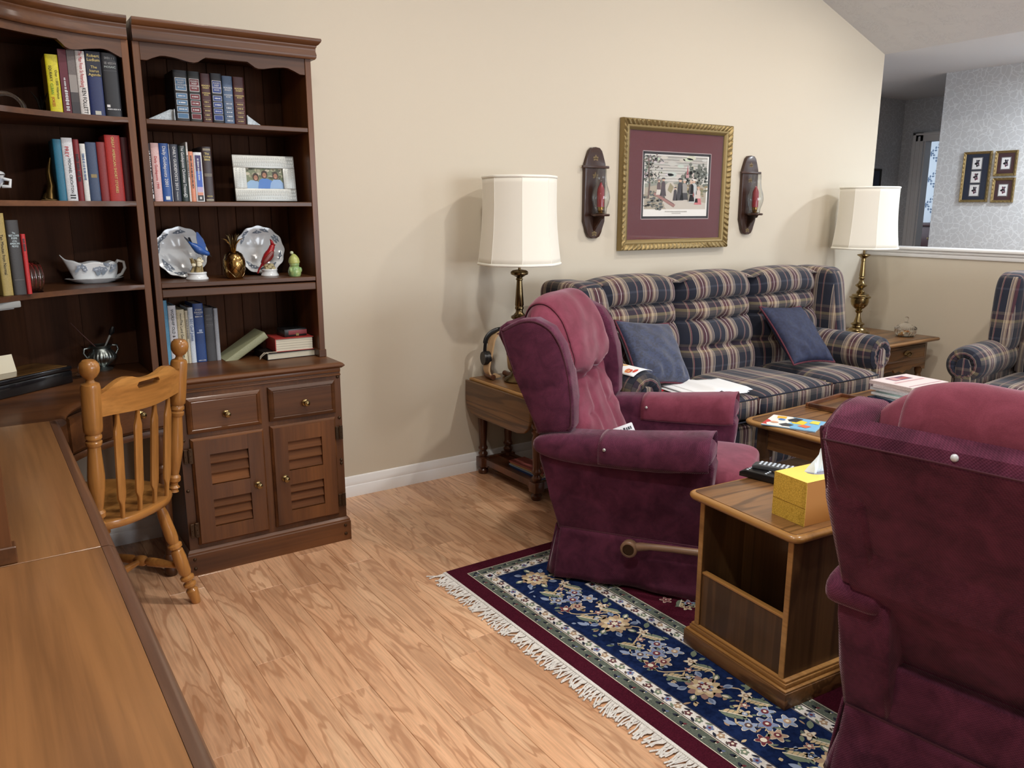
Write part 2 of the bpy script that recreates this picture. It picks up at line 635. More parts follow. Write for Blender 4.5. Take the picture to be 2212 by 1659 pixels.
def colmat(r, g, b, rough=0.55):
    k = (r, g, b, rough)
    if k not in _cc:
        nn = N('cloth_cover_%d' % len(_cc))
        d = nn.noise(nn.coords(), 260, 2)
        c = srgb(r, g, b)
        nn.ln(nn.ramp(d, [(0.3, tuple(q * 0.82 for q in c[:3])), (0.7, tuple(min(1, q * 1.08) for q in c[:3]))]), nn.b.inputs['Base Color'])
        nn.set(Roughness=rough)
        _cc[k] = nn.m
    return _cc[k]


def colour_mesh(name, polys, mat, parent=None, world=False):
    """polys: list of (points3d, rgb 0-255) -> one printed mesh with a colour attribute"""
    vs, fs, cs = [], [], []
    off = OFF.get(parent, Vector((0, 0, 0))) if parent is not None else Vector((0, 0, 0))
    for pts, c in polys:
        i0 = len(vs)
        for p in pts:
            p = Vector(p)
            vs.append(p - off if world else p)
        fs.append(list(range(i0, i0 + len(pts))))
        cs.append((srgb(*c), len(pts)))
    me = bpy.data.meshes.new(name)
    me.from_pydata([tuple(v) for v in vs], [], fs)
    at = me.color_attributes.new('Col', 'FLOAT_COLOR', 'CORNER')
    arr = np.zeros((len(me.loops), 4), dtype=np.float32)
    k = 0
    for c, m_ in cs:
        arr[k:k + m_] = c
        k += m_
    at.data.foreach_set('color', arr.ravel())
    me.materials.append(mat)
    o = bpy.data.objects.new(name, me)
    COL.objects.link(o)
    if parent is not None:
        o.parent = parent
    OFF[o] = off
    return o


def text(body, size, mat, parent, M4, squash=1.0, maxw=None, name='lettering', ext=0.0002, align='CENTER'):
    cu_ = bpy.data.curves.new('t', 'FONT')
    cu_.body = body
    cu_.size = size
    cu_.align_x = align
    cu_.align_y = 'CENTER'
    cu_.extrude = ext
    cu_.resolution_u = 2
    ob = bpy.data.objects.new('t', cu_)
    me = bpy.data.meshes.new_from_object(ob)
    bpy.data.objects.remove(ob)
    bpy.data.curves.remove(cu_)
    me.name = name
    xs = [v.co.x for v in me.vertices]
    wd = (max(xs) - min(xs)) if xs else 1
    sx = squash
    if maxw and wd * sx > maxw:
        sx = maxw / wd
    for v in me.vertices:
        v.co.x *= sx
    me.transform(M4)
    me.materials.clear()
    me.materials.append(mat)
    o = bpy.data.objects.new(name, me)
    COL.objects.link(o)
    o.parent = parent
    return o


def disc(cx, cy, r, n_=10, ph=0.0, ry=None):
    return [(cx + r * cos(ph + 2 * PI * i / n_), cy + (ry or r) * sin(ph + 2 * PI * i / n_)) for i in range(n_)]


def flower(cx, cy, r, k=5, ph=0.0, depth=0.35, n_=None):
    n_ = n_ or k * 6
    return [(cx + r * (1 - depth * (0.5 - 0.5 * cos(k * t))) * cos(t + ph), cy + r * (1 - depth * (0.5 - 0.5 * cos(k * t))) * sin(t + ph)) for t in [2 * PI * i / n_ for i in range(n_)]]


def leaf(cx, cy, L, wd, ph):
    o = []
    for t in [0, .15, .35, .55, .75, 1]:
        o.append((t * L, wd * sin(PI * t) ** 0.8))
    for t in [.75, .55, .35, .15]:
        o.append((t * L, -wd * sin(PI * t) ** 0.8))
    c_, s_ = cos(ph), sin(ph)
    return [(cx + x * c_ - y * s_, cy + x * s_ + y * c_) for x, y in o]


def band(pts, wd):
    """polyline -> list of quads"""
    P = [Vector((p[0], p[1])) for p in pts]
    L_, R_ = [], []
    for i, p in enumerate(P):
        t = (P[min(i + 1, len(P) - 1)] - P[max(i - 1, 0)]).normalized()
        nrm = Vector((-t.y, t.x)) * wd / 2
        L_.append(p + nrm)
        R_.append(p - nrm)
    return [[tuple(L_[i]), tuple(L_[i + 1]), tuple(R_[i + 1]), tuple(R_[i])] for i in range(len(P) - 1)]

# ================================================================== ROOM
XL, YB, XR = -0.42, 3.58, 5.66
ZE = 2.49
RX, RZ = 2.6, 2.49 + 0.341 * (5.66 - 2.6)


def zceil(x):
    return ZE + 0.341 * (XR - x) if x >= RX else RZ - (RZ - ZE) * (RX - x) / (RX - XL)


fl = G().box(XL - 0.1, 9.9, -3.1, 6.2, -0.08, -0.006)
floor = struct('floor', fl, M['plank'])
PW = 0.127
row = 0
x = XL
while x < XR - 0.02:
    y = -0.7 - random.random() * 0.9
    while y < YB:
        L = random.uniform(0.75, 1.45)
        y1 = min(y + L, YB)
        if YB - y1 < 0.25:
            y1 = YB
        g = G().box(x + 0.0003, min(x + PW, XR) - 0.0003, y + 0.0003, y1 - 0.0003, -0.012, 0.0, 0.0012, 1)
        g.build('plank', M['plank'], floor)
        y = y1
    x += PW

wb = G().prism([(XL - 0.12, 0), (XR, 0), (XR, ZE), (RX, RZ), (XL - 0.12, ZE)], YB, YB + 0.12, 'y')
struct('wall_back', wb, M['wall'])
struct('wall_left', G().box(XL - 0.12, XL, -3, YB, 0, ZE + 0.02), M['wall'])
# wall behind the camera with two window openings
g = G()
for a, b, c, d in [(XL - 0.12, 1.95, 0, 2.6), (4.25, 5.76, 0, 2.6), (1.95, 4.25, 0, 0.65), (1.95, 4.25, 2.25, 2.6), (5.76, 7.0, 0, 0.7), (5.76, 7.0, 2.3, 2.6), (6.72, 7.0, 0.7, 2.3)]:
    g.box(a, b, -3.12, -3.0, c, d)
g.prism([(XL - 0.12, 2.6), (XR + 0.1, 2.6), (RX, RZ + 0.1)], -3.12, -3.0, 'y')
struct('wall_front', g, M['wall'])
for i, (a, b, c, d, nm) in enumerate([(1.95, 4.25, 0.65, 2.25, 3), (5.76, 6.72, 0.7, 2.3, 2)]):
    wn = G()
    for t in (0, 1):
        wn.box(a + t * (b - a - 0.06), a + 0.06 + t * (b - a - 0.06), -3.1, -3.0, c, d)
        wn.box(a, b, -3.1, -3.0, c + t * (d - c - 0.06), c + 0.06 + t * (d - c - 0.06))
    for k in range(1, nm):
        q = a + (b - a) * k / nm
        wn.box(q - 0.02, q + 0.02, -3.09, -3.03, c, d)
    wo = struct('window_%d' % (i + 1), wn, M['trim'])
    G().box(a + 0.05, b - 0.05, -3.075, -3.07, c + 0.05, d - 0.05).build('pane', M['pane'], wo)

# half wall with white cap
struct('wall_right', G().box(XR, XR + 0.12, -3.0, YB - 0.0, 0, 1.085), M['wall'])
cap = G()
cap.box(XR - 0.035, XR + 0.155, -3.0, YB, 1.113, 1.132, 0.006)
cap.box(XR - 0.022, XR + 0.14, -3.0, YB, 1.092, 1.114, 0.008)
cap.box(XR - 0.012, XR + 0.13, -3.0, YB, 1.062, 1.094, 0.007)
struct('trim_1', cap, M['trim'])


def basebd(name, path):
    prof = [(0, 0), (0.016, 0), (0.016, 0.052), (0.012, 0.058), (0.013, 0.078), (0.008, 0.086), (0.008, 0.094), (0.003, 0.102), (0, 0.103)]
    return struct(name, G().sweep(path, prof), M['trim'])


basebd('baseboard_back', [(XL, YB, 0, -1), (XR, YB, 0, -1)])
basebd('baseboard_right', [(XR, YB, -1, 0), (XR, -3, -1, 0)])
basebd('baseboard_left', [(XL, -3, 1, 0), (XL, YB, 1, 0)])

# ceilings
g = G().prism([(RX, RZ), (XR, ZE), (XR, ZE + 0.1), (RX, RZ + 0.1)], -3.0, YB, 'y')
struct('ceiling_slope_right', g, M['ceil'])
g = G().prism([(XL, ZE), (RX, RZ), (RX, RZ + 0.1), (XL, ZE + 0.1)], -3.0, YB, 'y')
struct('ceiling_slope_left', g, M['ceil'])
struct('ceiling_hall', G().box(XR, 9.9, -3.0, 6.2, ZE, ZE + 0.1), M['ceil_flat'])

# hall beyond the half wall
struct('wall_hall_papered', G().box(6.83, 6.95, -3.0, 3.755, 0, ZE), M['paper'])
struct('wall_hall_end', G().box(5.54, 8.28, 4.885, 5.0, 0, ZE), M['paper'])
struct('wall_hall_side', G().box(5.54, XR, YB + 0.12, 4.885, 0, ZE), M['paper'])
g = G()
g.box(8.166, 8.28, 4.645, 4.885, 0, ZE)
g.box(8.166, 8.28, 2.6, 3.85, 0, ZE)
g.box(8.166, 8.28, 3.85, 4.645, 2.07, ZE)
struct('wall_hall_far', g, M['paper'])
g = G()
prof = [(0, 0), (0.02, 0.0)]
for y0, y1 in ((4.645, 4.76), (3.735, 3.85)):
    g.box(8.148, 8.168, y0, y1, 0, 2.16, 0.004)
    g.box(8.138, 8.15, y0 + (0.075 if y0 > 4 else 0.01), y0 + (0.105 if y0 > 4 else 0.04), 0, 2.15, 0.004)
    g.box(8.142, 8.15, y0 + 0.03, y0 + 0.055, 0, 2.12, 0.003)
g.box(8.148, 8.168, 3.735, 4.76, 2.07, 2.16, 0.004)
g.box(8.138, 8.15, 3.745, 4.75, 2.13, 2.15, 0.004)
g.box(8.17, 8.28, 4.63, 4.645, 0, 2.07)
struct('door_1', g, M['trim'])
struct('wall_hall_near', G().box(6.95, 9.9, 2.5, 2.6, 0, ZE), M['paper'])

# far room with toile wallpaper
toile = struct('wall_far_room', G().box(9.75, 9.87, 2.6, 6.2, 0, ZE), M['toile_ground'])
struct('wall_far_room_end', G().box(8.28, 9.87, 6.1, 6.2, 0, ZE), M['toile_ground'])
P = []
tc = (92, 112, 138)
rr = random.Random(3)


def tp(pts, dz=0.0):
    P.append(([(9.7485 - dz, 5.6 - a, b) for a, b in pts], tc))


for ci in range(7):
    for ri in range(7):
        cx, cz = 0.16 + ci * 0.30, 0.85 + ri * 0.30 + (ci % 2) * 0.15
        if cz > 2.45:
            continue
        for k in range(9):      # leafy diagonal garlands
            t = k / 9
            for sgn in (-1, 1):
                tp(leaf(cx + t * 0.15, cz + sgn * t * 0.15, 0.035, 0.009, sgn * 0.8 + (0.7 if k % 2 else -0.7)))
                tp(leaf(cx - t * 0.15, cz + sgn * t * 0.15, 0.03, 0.008, PI - sgn * 0.8 + (0.7 if k % 2 else -0.7)))
        mx_, mz = cx + 0.15, cz
        for q in range(4):
            a = q * PI / 2 + 0.4
            tp(disc(mx_ + 0.045 * cos(a), mz + 0.045 * sin(a), 0.012, 7))
        for seg_ in band([(mx_ - 0.05, mz - 0.03), (mx_ - 0.05, mz + 0.04), (mx_ + 0.03, mz + 0.05), (mx_ + 0.02, mz - 0.02), (mx_ - 0.05, mz - 0.03)], 0.007):
            tp(seg_)
        tp(leaf(mx_, mz - 0.05, 0.05, 0.012, -1.2))
        tp(leaf(mx_, mz + 0.06, 0.05, 0.012, 1.4))
t_ = colour_mesh('toile_pattern', P, M['print'], toile)
t_['kind'] = 'stuff'

t = thing('chest', 'dark cherry chest of drawers seen through the far doorway', 'chest', (9.45, 4.75, 0))
G().box(-0.25, 0.27, -0.55, 0.55, 0.06, 1.21, 0.008).build('body', M['cherry'], t)
G().box(-0.28, 0.28, -0.58, 0.58, 1.21, 1.245, 0.008).build('top', M['cherry'], t)
for k in range(4):
    d_ = G().box(-0.268, -0.25, -0.51, 0.51, 0.1 + k * 0.28, 0.355 + k * 0.28, 0.006).build('drawer', M['cherry'], t)
    for s_ in (-0.3, 0.3):
        G().lathe([(0, -0.02), (0.014, -0.016), (0.016, -0.008), (0.006, 0)], (-0.268, s_, 0.23 + k * 0.28), 10, 'x').build('knob', M['brass_dark'], d_)
for sx in (-0.2, 0.22):
    for sy in (-0.48, 0.48):
        G().lathe([(0.02, 0), (0.03, 0.03), (0.035, 0.06)], (sx, sy, 0), 10).build('foot', M['cherry'], t)

# recessed ceiling lights (their light comes from their own lamp)
WARM = (1.0, 0.95, 0.88)


def downlight(x, y, label, power, ang=0):
    z = zceil(x)
    slope = math.atan(0.341) * (1 if x >= RX else -1)
    t = thing('recessed_light', label, 'ceiling light', (x, y, z), 0, 'recessed ceiling lights')
    R_ = Matrix.Rotation(slope, 3, 'Y')
    G().lathe([(0.075, -0.001), (0.1, -0.001), (0.1, -0.012), (0.09, -0.016), (0.075, -0.006), (0.075, -0.001)], (0, 0, 0), 28, R_).build('trim_ring', M['trim'], t)
    G().lathe([(0, -0.003), (0.074, -0.003), (0.074, -0.001), (0, -0.001)], (0, 0, 0), 24, R_).build('bulb', M['bulb'], t)
    l = bpy.data.lights.new('lamp', 'AREA')
    l.shape = 'DISK'
    l.size = 0.14
    l.energy = power
    l.color = WARM
    o = bpy.data.objects.new('lamp', l)
    COL.objects.link(o)
    o.parent = t
    o.location = R_ @ Vector((0, 0, -0.018))
    return t


nb = N('bulb_glow')
nb.set(Base_Color=(1, 0.9, 0.75, 1))
nb.b.inputs['Emission Color'].default_value = (1, 0.85, 0.65, 1)
nb.b.inputs['Emission Strength'].default_value = 6
M['bulb'] = nb.m
downlight(3.8, 2.0, 'recessed ceiling light above the sofa near the framed print', 20)
downlight(4.85, 2.75, 'recessed ceiling light above the plaid sofa end by the half wall', 4)
downlight(1.2, 1.8, 'recessed ceiling light in front of the bookcase', 22)
downlight(2.9, 0.6, 'recessed ceiling light over the near maroon recliner', 40)
downlight(0.4, 0.7, 'recessed ceiling light over the long desk', 20)

# added unseen ceiling light that brightens the hall wallpaper
t = thing('hall_fill_light', 'added white flush ceiling light, out of view, brightening the hall behind the half wall', 'ceiling light', (6.22, 2.15, ZE))
G().lathe([(0.0, 0.0), (0.15, 0.0), (0.155, -0.01), (0.15, -0.02), (0.0, -0.02)], (0, 0, 0), 28).build('canopy', M['trim'], t)
G().lathe([(0.135, -0.02), (0.13, -0.045), (0.09, -0.07), (0.04, -0.082), (0.0, -0.085)], (0, 0, 0), 28).build('bowl', M['bulb'], t)
l = bpy.data.lights.new('lamp', 'AREA')
l.shape = 'DISK'
l.size, l.energy, l.color = 0.26, 32, (0.84, 0.92, 1.0)
o = bpy.data.objects.new('lamp', l)
COL.objects.link(o)
o.parent = t
o.location = (0, 0, -0.09)

# ================================================================== RUG
rx0, rx1, ry0, ry1 = 1.405, 4.25, 0.12, 2.55
rug = thing('oriental_rug', 'navy and maroon floral rug with green border and white fringe', 'rug', (rx0, ry0, 0), 0)
RW, RH, RT = rx1 - rx0, ry1 - ry0, 0.011


def frame_polys(a, b, z):
    """ring between inset a and b"""
    o = [(a, a), (RW - a, a), (RW - a, RH - a), (a, RH - a)]
    i = [(b, b), (RW - b, b), (RW - b, RH - b), (b, RH - b)]
    return [[(*o[k], z), (*o[(k + 1) % 4], z), (*i[(k + 1) % 4], z), (*i[k], z)] for k in range(4)]


n = N('maroon_wool')
n.ln(n.ramp(n.noise(n.coords(), 240, 3), [(0.35, srgb(58, 16, 30)), (0.65, srgb(78, 24, 40))]), n.b.inputs['Base Color'])
n.set(Roughness=0.95)
n.set(Specular_IOR_Level=0.05)
n.bump(n.noise(n.coords(), 600, 2), 0.4, 0.002)
M['rug_maroon'] = n.m
n = N('navy_wool')
n.ln(n.ramp(n.noise(n.coords(), 60, 4), [(0.35, srgb(16, 28, 62)), (0.65, srgb(26, 42, 84))]), n.b.inputs['Base Color'])
n.set(Roughness=0.95)
n.set(Specular_IOR_Level=0.05)
n.bump(n.noise(n.coords(), 600, 2), 0.4, 0.002)
M['rug_navy'] = n.m
n = N('green_wool')
n.ln(n.ramp(n.noise(n.coords(), 200, 3), [(0.35, srgb(72, 82, 74)), (0.65, srgb(96, 104, 94))]), n.b.inputs['Base Color'])
n.set(Roughness=0.95)
n.bump(n.noise(n.coords(), 600, 2), 0.4, 0.002)
M['rug_green'] = n.m
n = N('ivory_wool')
n.ln(n.ramp(n.noise(n.coords(), 200, 3), [(0.35, srgb(206, 204, 200)), (0.65, srgb(232, 230, 226))]), n.b.inputs['Base Color'])
n.set(Roughness=0.95)
n.bump(n.noise(n.coords(), 600, 2), 0.4, 0.002)
M['rug_ivory'] = n.m


def ring(name, a, b, mat, top):
    g = G()
    rows = []
    for q, z in ((a, 0), (a, top), (b, top), (b, 0)):
        rows.append([g.bm.verts.new(p) for p in ((q, q, z), (RW - q, q, z), (RW - q, RH - q, z), (q, RH - q, z))])
    for i in range(3):
        for k in range(4):
            g.bm.faces.new((rows[i][k], rows[i][(k + 1) % 4], rows[i + 1][(k + 1) % 4], rows[i + 1][k]))
    return g.build(name, mat, rug)


ring('outer_border', 0, 0.062, M['rug_maroon'], RT)
ring('guard_border', 0.062, 0.105, M['rug_green'], RT)
ring('guard_stripe', 0.105, 0.148, M['rug_ivory'], RT)
ring('main_border', 0.148, 0.385, M['rug_navy'], RT)
ring('guard_stripe', 0.385, 0.428, M['rug_ivory'], RT)
ring('guard_border', 0.428, 0.475, M['rug_green'], RT)
G().box(0.475, RW - 0.475, 0.475, RH - 0.475, 0, RT).build('field', M['rug_maroon'], rug)

P = []
Zr = RT + 0.0006
rr = random.Random(5)
IV, TAN_, LB, GR, MA, DK, BE = (222, 214, 196), (168, 142, 116), (140, 156, 186), (112, 126, 108), (104, 40, 52), (22, 28, 48), (196, 176, 140)


def rp(pts, c, lv=0):
    P.append(([(x, y, Zr + lv * 0.0005) for x, y in pts], c))


def rose(cx, cy, r, ph):
    for q, rad, c in ((0, 1.0, rr.choice([MA, (150, 118, 110), TAN_])), (1, 0.86, BE), (2, 0.6, (222, 206, 180)), (3, 0.42, MA), (4, 0.22, IV)):
        rp(flower(cx, cy, r * rad, 7 if q < 2 else 6, ph + q * 0.4, 0.4), c, q)
    for k in range(8):
        a = ph + k * PI / 4
        rp(leaf(cx + 0.85 * r * cos(a), cy + 0.85 * r * sin(a), r * 0.55, r * 0.17, a + 0.3), GR if k % 2 else LB, 1)
        rp(leaf(cx + 0.9 * r * cos(a), cy + 0.9 * r * sin(a), r * 0.38, r * 0.08, a + 0.3), IV if k % 2 else (98, 116, 150), 2)
    for k in range(7):
        a = ph + k * 2 * PI / 7
        rp(disc(cx + 0.33 * r * cos(a), cy + 0.33 * r * sin(a), r * 0.09, 7), IV if k % 2 else LB, 5)


def small_flower(cx, cy, r, ph, c1, c2):
    rp(flower(cx, cy, r * 1.12, 5, ph, 0.5), IV if c1 != IV else TAN_, 0)
    rp(flower(cx, cy, r, 5, ph, 0.5), c1, 1)
    rp(disc(cx, cy, r * 0.4, 8), c2, 2)
    rp(disc(cx, cy, r * 0.18, 6), IV, 3)


def acanthus(cx, cy, L, ph):
    rp(leaf(cx, cy, L, L * 0.26, ph), GR, 0)
    for k in range(5):
        t = 0.15 + 0.17 * k
        for s_ in (-1, 1):
            rp(leaf(cx + t * L * cos(ph), cy + t * L * sin(ph), L * 0.3, L * 0.07, ph + s_ * 0.9), BE if s_ > 0 else GR, 1)
    for q in band([(cx + L * t * cos(ph), cy + L * t * sin(ph)) for t in (0, .3, .6, .95)], L * 0.05):
        rp(q, IV, 2)


def border_side(n_, to):
    """a run of motifs along u (length n_), across v in 0..0.295; to(u, v) -> rug xy"""
    def put(fn, pts, c, lv):
        rp([to(*p) for p in pts], c, lv)
    u = 0.12
    i = 0
    while u < n_ - 0.1:
        base = len(P)
        v0 = 0.15
        if i % 2 == 0:
            rose(u, v0 + 0.015 * (1 if i % 4 else -1), 0.078, rr.random() * 6)
        else:
            for k, (du, dv, r_, c1, c2) in enumerate([(-.05, .05, .036, LB, MA), (.03, .07, .036, LB, TAN_), (0, 0, .04, (120, 134, 170), MA), (.06, -.02, .034, (176, 150, 130), MA), (-.03, -.06, .036, LB, (90, 70, 70)), (.05, -.08, .03, MA, IV)]):
                small_flower(u + du, v0 + dv, r_, rr.random() * 6, c1, c2)
        for q in range(26):
            rp(leaf(u + rr.uniform(-.02, .25), v0 + rr.uniform(-.125, .125), rr.uniform(.018, .04), rr.uniform(.004, .009), rr.random() * 6.3), rr.choice([GR, LB, TAN_, BE, (92, 104, 96)]), 0)
        acanthus(u + 0.125, v0 - 0.08, 0.1, 0.6)
        acanthus(u + 0.215, v0 + 0.1, 0.09, PI + 0.5)
        small_flower(u + 0.12, v0 + 0.07, 0.028, rr.random(), IV, TAN_)
        small_flower(u + 0.19, v0 - 0.02, 0.026, rr.random(), BE, LB)
        small_flower(u + 0.155, v0 + 0.02, 0.018, rr.random(), (150, 100, 96), IV)
        rp(leaf(u + 0.1, v0 + 0.1, 0.05, 0.012, 2.2), GR, 1)
        rp(leaf(u + 0.17, v0 - 0.11, 0.05, 0.012, 0.4), LB, 1)
        for q in band([(u + 0.02 + 0.26 * t, v0 + 0.085 * sin(2 * PI * t + (i % 2) * PI)) for t in [k / 14 for k in range(15)]], 0.007):
            rp(q, BE, 0)
        for k in range(base, len(P)):
            pts, c = P[k]
            P[k] = ([(*to(p[0], p[1]), p[2]) for p in pts], c)
        u += 0.27
        i += 1


b0 = 0.150
border_side((RH - 2 * b0) / 0.8, lambda u, v: (b0 + v * 0.8, RH - b0 - u * 0.8))
border_side((RW - 2 * b0 - 0.24) / 0.8, lambda u, v: (b0 + 0.24 + u * 0.8, RH - b0 - v * 0.8))


def guard(nl, to, ivory):
    u = 0.03
    k = 0
    while u < nl:
        base = len(P)
        if ivory:
            c1 = [(112, 126, 164), TAN_, (92, 50, 56), GR][k % 4]
            rp(flower(u, 0.0275, 0.017, 5, k), c1, 0)
            rp(disc(u, 0.0275, 0.006, 6), IV if k % 4 else MA, 1)
            rp(leaf(u + 0.022, 0.02 + 0.015 * (k % 2), 0.03, 0.006, 0.5 if k % 2 else -0.5), DK if k % 3 else GR, 0)
            rp(leaf(u + 0.03, 0.035 - 0.015 * (k % 2), 0.022, 0.005, -0.6 if k % 2 else 0.7), (84, 70, 66), 0)
        else:
            rp(leaf(u, 0.03 + 0.008 * (k % 2), 0.034, 0.008, 0.4 if k % 2 else -0.4), DK, 0)
            rp(leaf(u + 0.018, 0.02 + 0.02 * (k % 2), 0.026, 0.006, 0.9), [(92, 104, 140), (150, 160, 150), MA][k % 3], 0)
            rp(disc(u + 0.03, 0.018 + 0.026 * (k % 2), 0.004, 6), IV, 1)
        for q in range(base, len(P)):
            pts, c = P[q]
            P[q] = ([(*to(p[0], p[1]), p[2]) for p in pts], c)
        u += 0.052
        k += 1
    for a in ((0.002, 0.053) if ivory else (0.002, 0.063)):
        for q in band([(0, a), (nl, a)], 0.0035):
            rp([to(*p) for p in q], (40, 34, 40) if ivory else IV, 0)


for a, iv in ((0.062, False), (0.105, True), (0.385, True), (0.429, False)):
    q_ = 0.77 if iv else 0.66
    guard((RH - 2 * a) / q_, lambda u, v, a=a, q_=q_: (a + v * q_, RH - a - u * q_), iv)
    guard((RW - 2 * a) / q_, lambda u, v, a=a, q_=q_: (a + u * q_, RH - a - v * q_), iv)
for k in range(90):
    fx, fy = rr.uniform(0.52, 1.5), rr.uniform(0.7, RH - 0.52)
    small_flower(fx, fy, rr.uniform(0.016, 0.03), rr.random() * 6, rr.choice([LB, IV, BE, (150, 100, 100)]), MA)
    acanthus(fx + 0.05, fy - 0.03, 0.06, rr.random() * 6)
fp = colour_mesh('flower_pattern', P, M['rugprint'], rug)
fp['kind'] = 'stuff'
# fringe
g = G()
rr = random.Random(8)
y = 0.0
while y < RH:
    yy = y
    L = rr.uniform(0.05, 0.075)
    a = rr.uniform(-0.5, 0.5)
    pts = [(0.002, yy, 0.008), (-0.02, yy + 0.1 * a * L, 0.006), (-L * 0.6, yy + 0.5 * a * L, 0.004 + rr.random() * 0.004), (-L, yy + a * L + rr.uniform(-.008, .008), 0.003)]
    g.tube(pts, [0.0026, 0.003, 0.0024, 0.0032], 4)
    y += 0.0062
g.box(-0.011, 0.003, 0, RH, 0.001, 0.0115, 0.003)
fo = g.build('fringe', M['rug_ivory'], rug, weld=False)
fo['kind'] = 'stuff'

# ================================================================== WALL UNIT (cabinets, hutches, desks)
DT = 0.782


def knob(parent, loc, axis='-y', s=1.0, mat='brass'):
    pr = [(0.0, 0.0), (0.013, 0.0), (0.0135, 0.003), (0.009, 0.005), (0.006, 0.008), (0.006, 0.014), (0.011, 0.018), (0.013, 0.022), (0.011, 0.027), (0.005, 0.03), (0, 0.0305)]
    return G().lathe([(r * s, z * s) for r, z in pr], loc, 16, axis).build('knob', M[mat], parent)


AX_NEGY = Matrix(((1, 0, 0), (0, 0, -1), (0, 1, 0)))


def moulded_top(g, w, y0, y1, z0, z1, ov):
    """slab with ogee nosing on front and both ends"""
    pr = [(0, z1), (ov - 0.014, z1), (ov - 0.006, z1 - 0.004), (ov, z1 - 0.011), (ov, z1 - 0.015), (ov - 0.006, z0 + 0.004), (ov - 0.010, z0), (0, z0)]
    path = []
    q = 0.7071 * 1.4142
    path = [(0, y1, -1, 0), (0, y0, -1, -1), (w, y0, 1, -1), (w, y1, 1, 0)]
    g.sweep(path, pr)
    g.box(0, w, y0, y1, z0, z1)


def raised_front(parent, name, x0, x1, z0, z1, y=0.0, th=0.016, mat='walnut'):
    """panel with wide chamfered border, front facing -y"""
    g = G()
    b1, b2 = 0.004, 0.014
    rings = [(0, y + 0.002), (0, y - th * 0.55), (b1, y - th * 0.75), (b2, y - th), (b2 + 0.003, y - th + 0.0025), (b2 + 0.005, y - th + 0.001)]
    rows = []
    for ins, yy in rings:
        rows.append([g.bm.verts.new(p) for p in ((x0 + ins, yy, z0 + ins), (x1 - ins, yy, z0 + ins), (x1 - ins, yy, z1 - ins), (x0 + ins, yy, z1 - ins))])
    for p, q in zip(rows, rows[1:]):
        for k in range(4):
            g.bm.faces.new((p[k], p[(k + 1) % 4], q[(k + 1) % 4], q[k]))
    g.bm.faces.new(rows[-1])
    g.bm.faces.new(rows[0][::-1])
    return g.build(name, M[mat], parent, smooth=20)


def stud(parent, x, y, z):
    G().lathe([(0.0068, 0), (0.006, 0.003), (0.0035, 0.005), (0, 0.0056)], (x, y, z), 10, AX_NEGY).build('stud', M['hinge'], parent)


def louvre_door(parent, x0, x1, z0, z1, kx, kz, hx):
    """frame and panel door with two sets of louvre slats; front face at y=-0.018"""
    wins = [(0.358, 0.481), (0.187, 0.298)]
    dx = 0.065
    a, b = x0 + dx, x1 - dx
    g = G()
    th = 0.018
    # stiles and rails with chamfered outer border
    g.box(x0 + 0.008, a, -th, 0, z0 + 0.008, z1 - 0.008)
    g.box(b, x1 - 0.008, -th, 0, z0 + 0.008, z1 - 0.008)
    zs = [z0 + 0.008, wins[1][0], wins[1][1], wins[0][0], wins[0][1], z1 - 0.008]
    for i in (0, 2, 4):
        g.box(a, b, -th + 0.0006, 0, zs[i], zs[i + 1])
    d = g.build('door', M['walnut_z'], parent, smooth=20)
    g = G()
    ring_ = [(0, 0.0), (0, -0.008), (0.006, -0.014), (0.008, -0.0175), (0.010, -0.0175), (0.010, 0)]
    rows = []
    for ins, yy in ring_:
        rows.append([g.bm.verts.new(p) for p in ((x0 + ins, yy, z0 + ins), (x1 - ins, yy, z0 + ins), (x1 - ins, yy, z1 - ins), (x0 + ins, yy, z1 - ins))])
    for p, q in zip(rows, rows[1:]):
        for k in range(4):
            g.bm.faces.new((p[k], p[(k + 1) % 4], q[(k + 1) % 4], q[k]))
    g.build('door_moulding', M['walnut'], d, smooth=20)
    for za, zb in wins:
        hgt = (zb - za) / 3
        for k in range(3):
            zc = za + hgt * k
            sl = G().prism([(-0.0115, zc + 0.001), (-0.0145, zc + 0.003), (-0.0145, zc + 0.006), (-0.0125, zc + 0.0085), (-0.004, zc + hgt - 0.001), (0.002, zc + hgt - 0.001), (0.002, zc + 0.001)], a + 0.001, b - 0.001, 'x')
            sl.build('slat', M['walnut_slat'], d, smooth=25)
    knob(d, (kx, -th, kz))
    for hz in (0.484, 0.186):
        h = G()
        s_ = 1 if hx > (x0 + x1) / 2 else -1
        h.box(hx - 0.016, hx - 0.002, -0.0035 - 0.012, -0.012 + 0.0, hz - 0.028, hz + 0.028, 0.001, 1)
        h.box(hx + 0.002, hx + 0.016, -0.0035 - 0.012, -0.012 + 0.0, hz - 0.03, hz + 0.03, 0.001, 1)
        h.lathe([(0.0035, -0.024), (0.0035, 0.024)], (hx, -0.016, hz), 8)
        for q in (-0.02, 0.0, 0.02):
            for sx in (-0.009, 0.009):
                h.lathe([(0.0026, 0), (0.002, 0.0015), (0, 0.002)], (hx + sx, -0.0155, hz + q), 7, AX_NEGY)
        ho = h.build('hinge', M['hinge'], d)
    return d


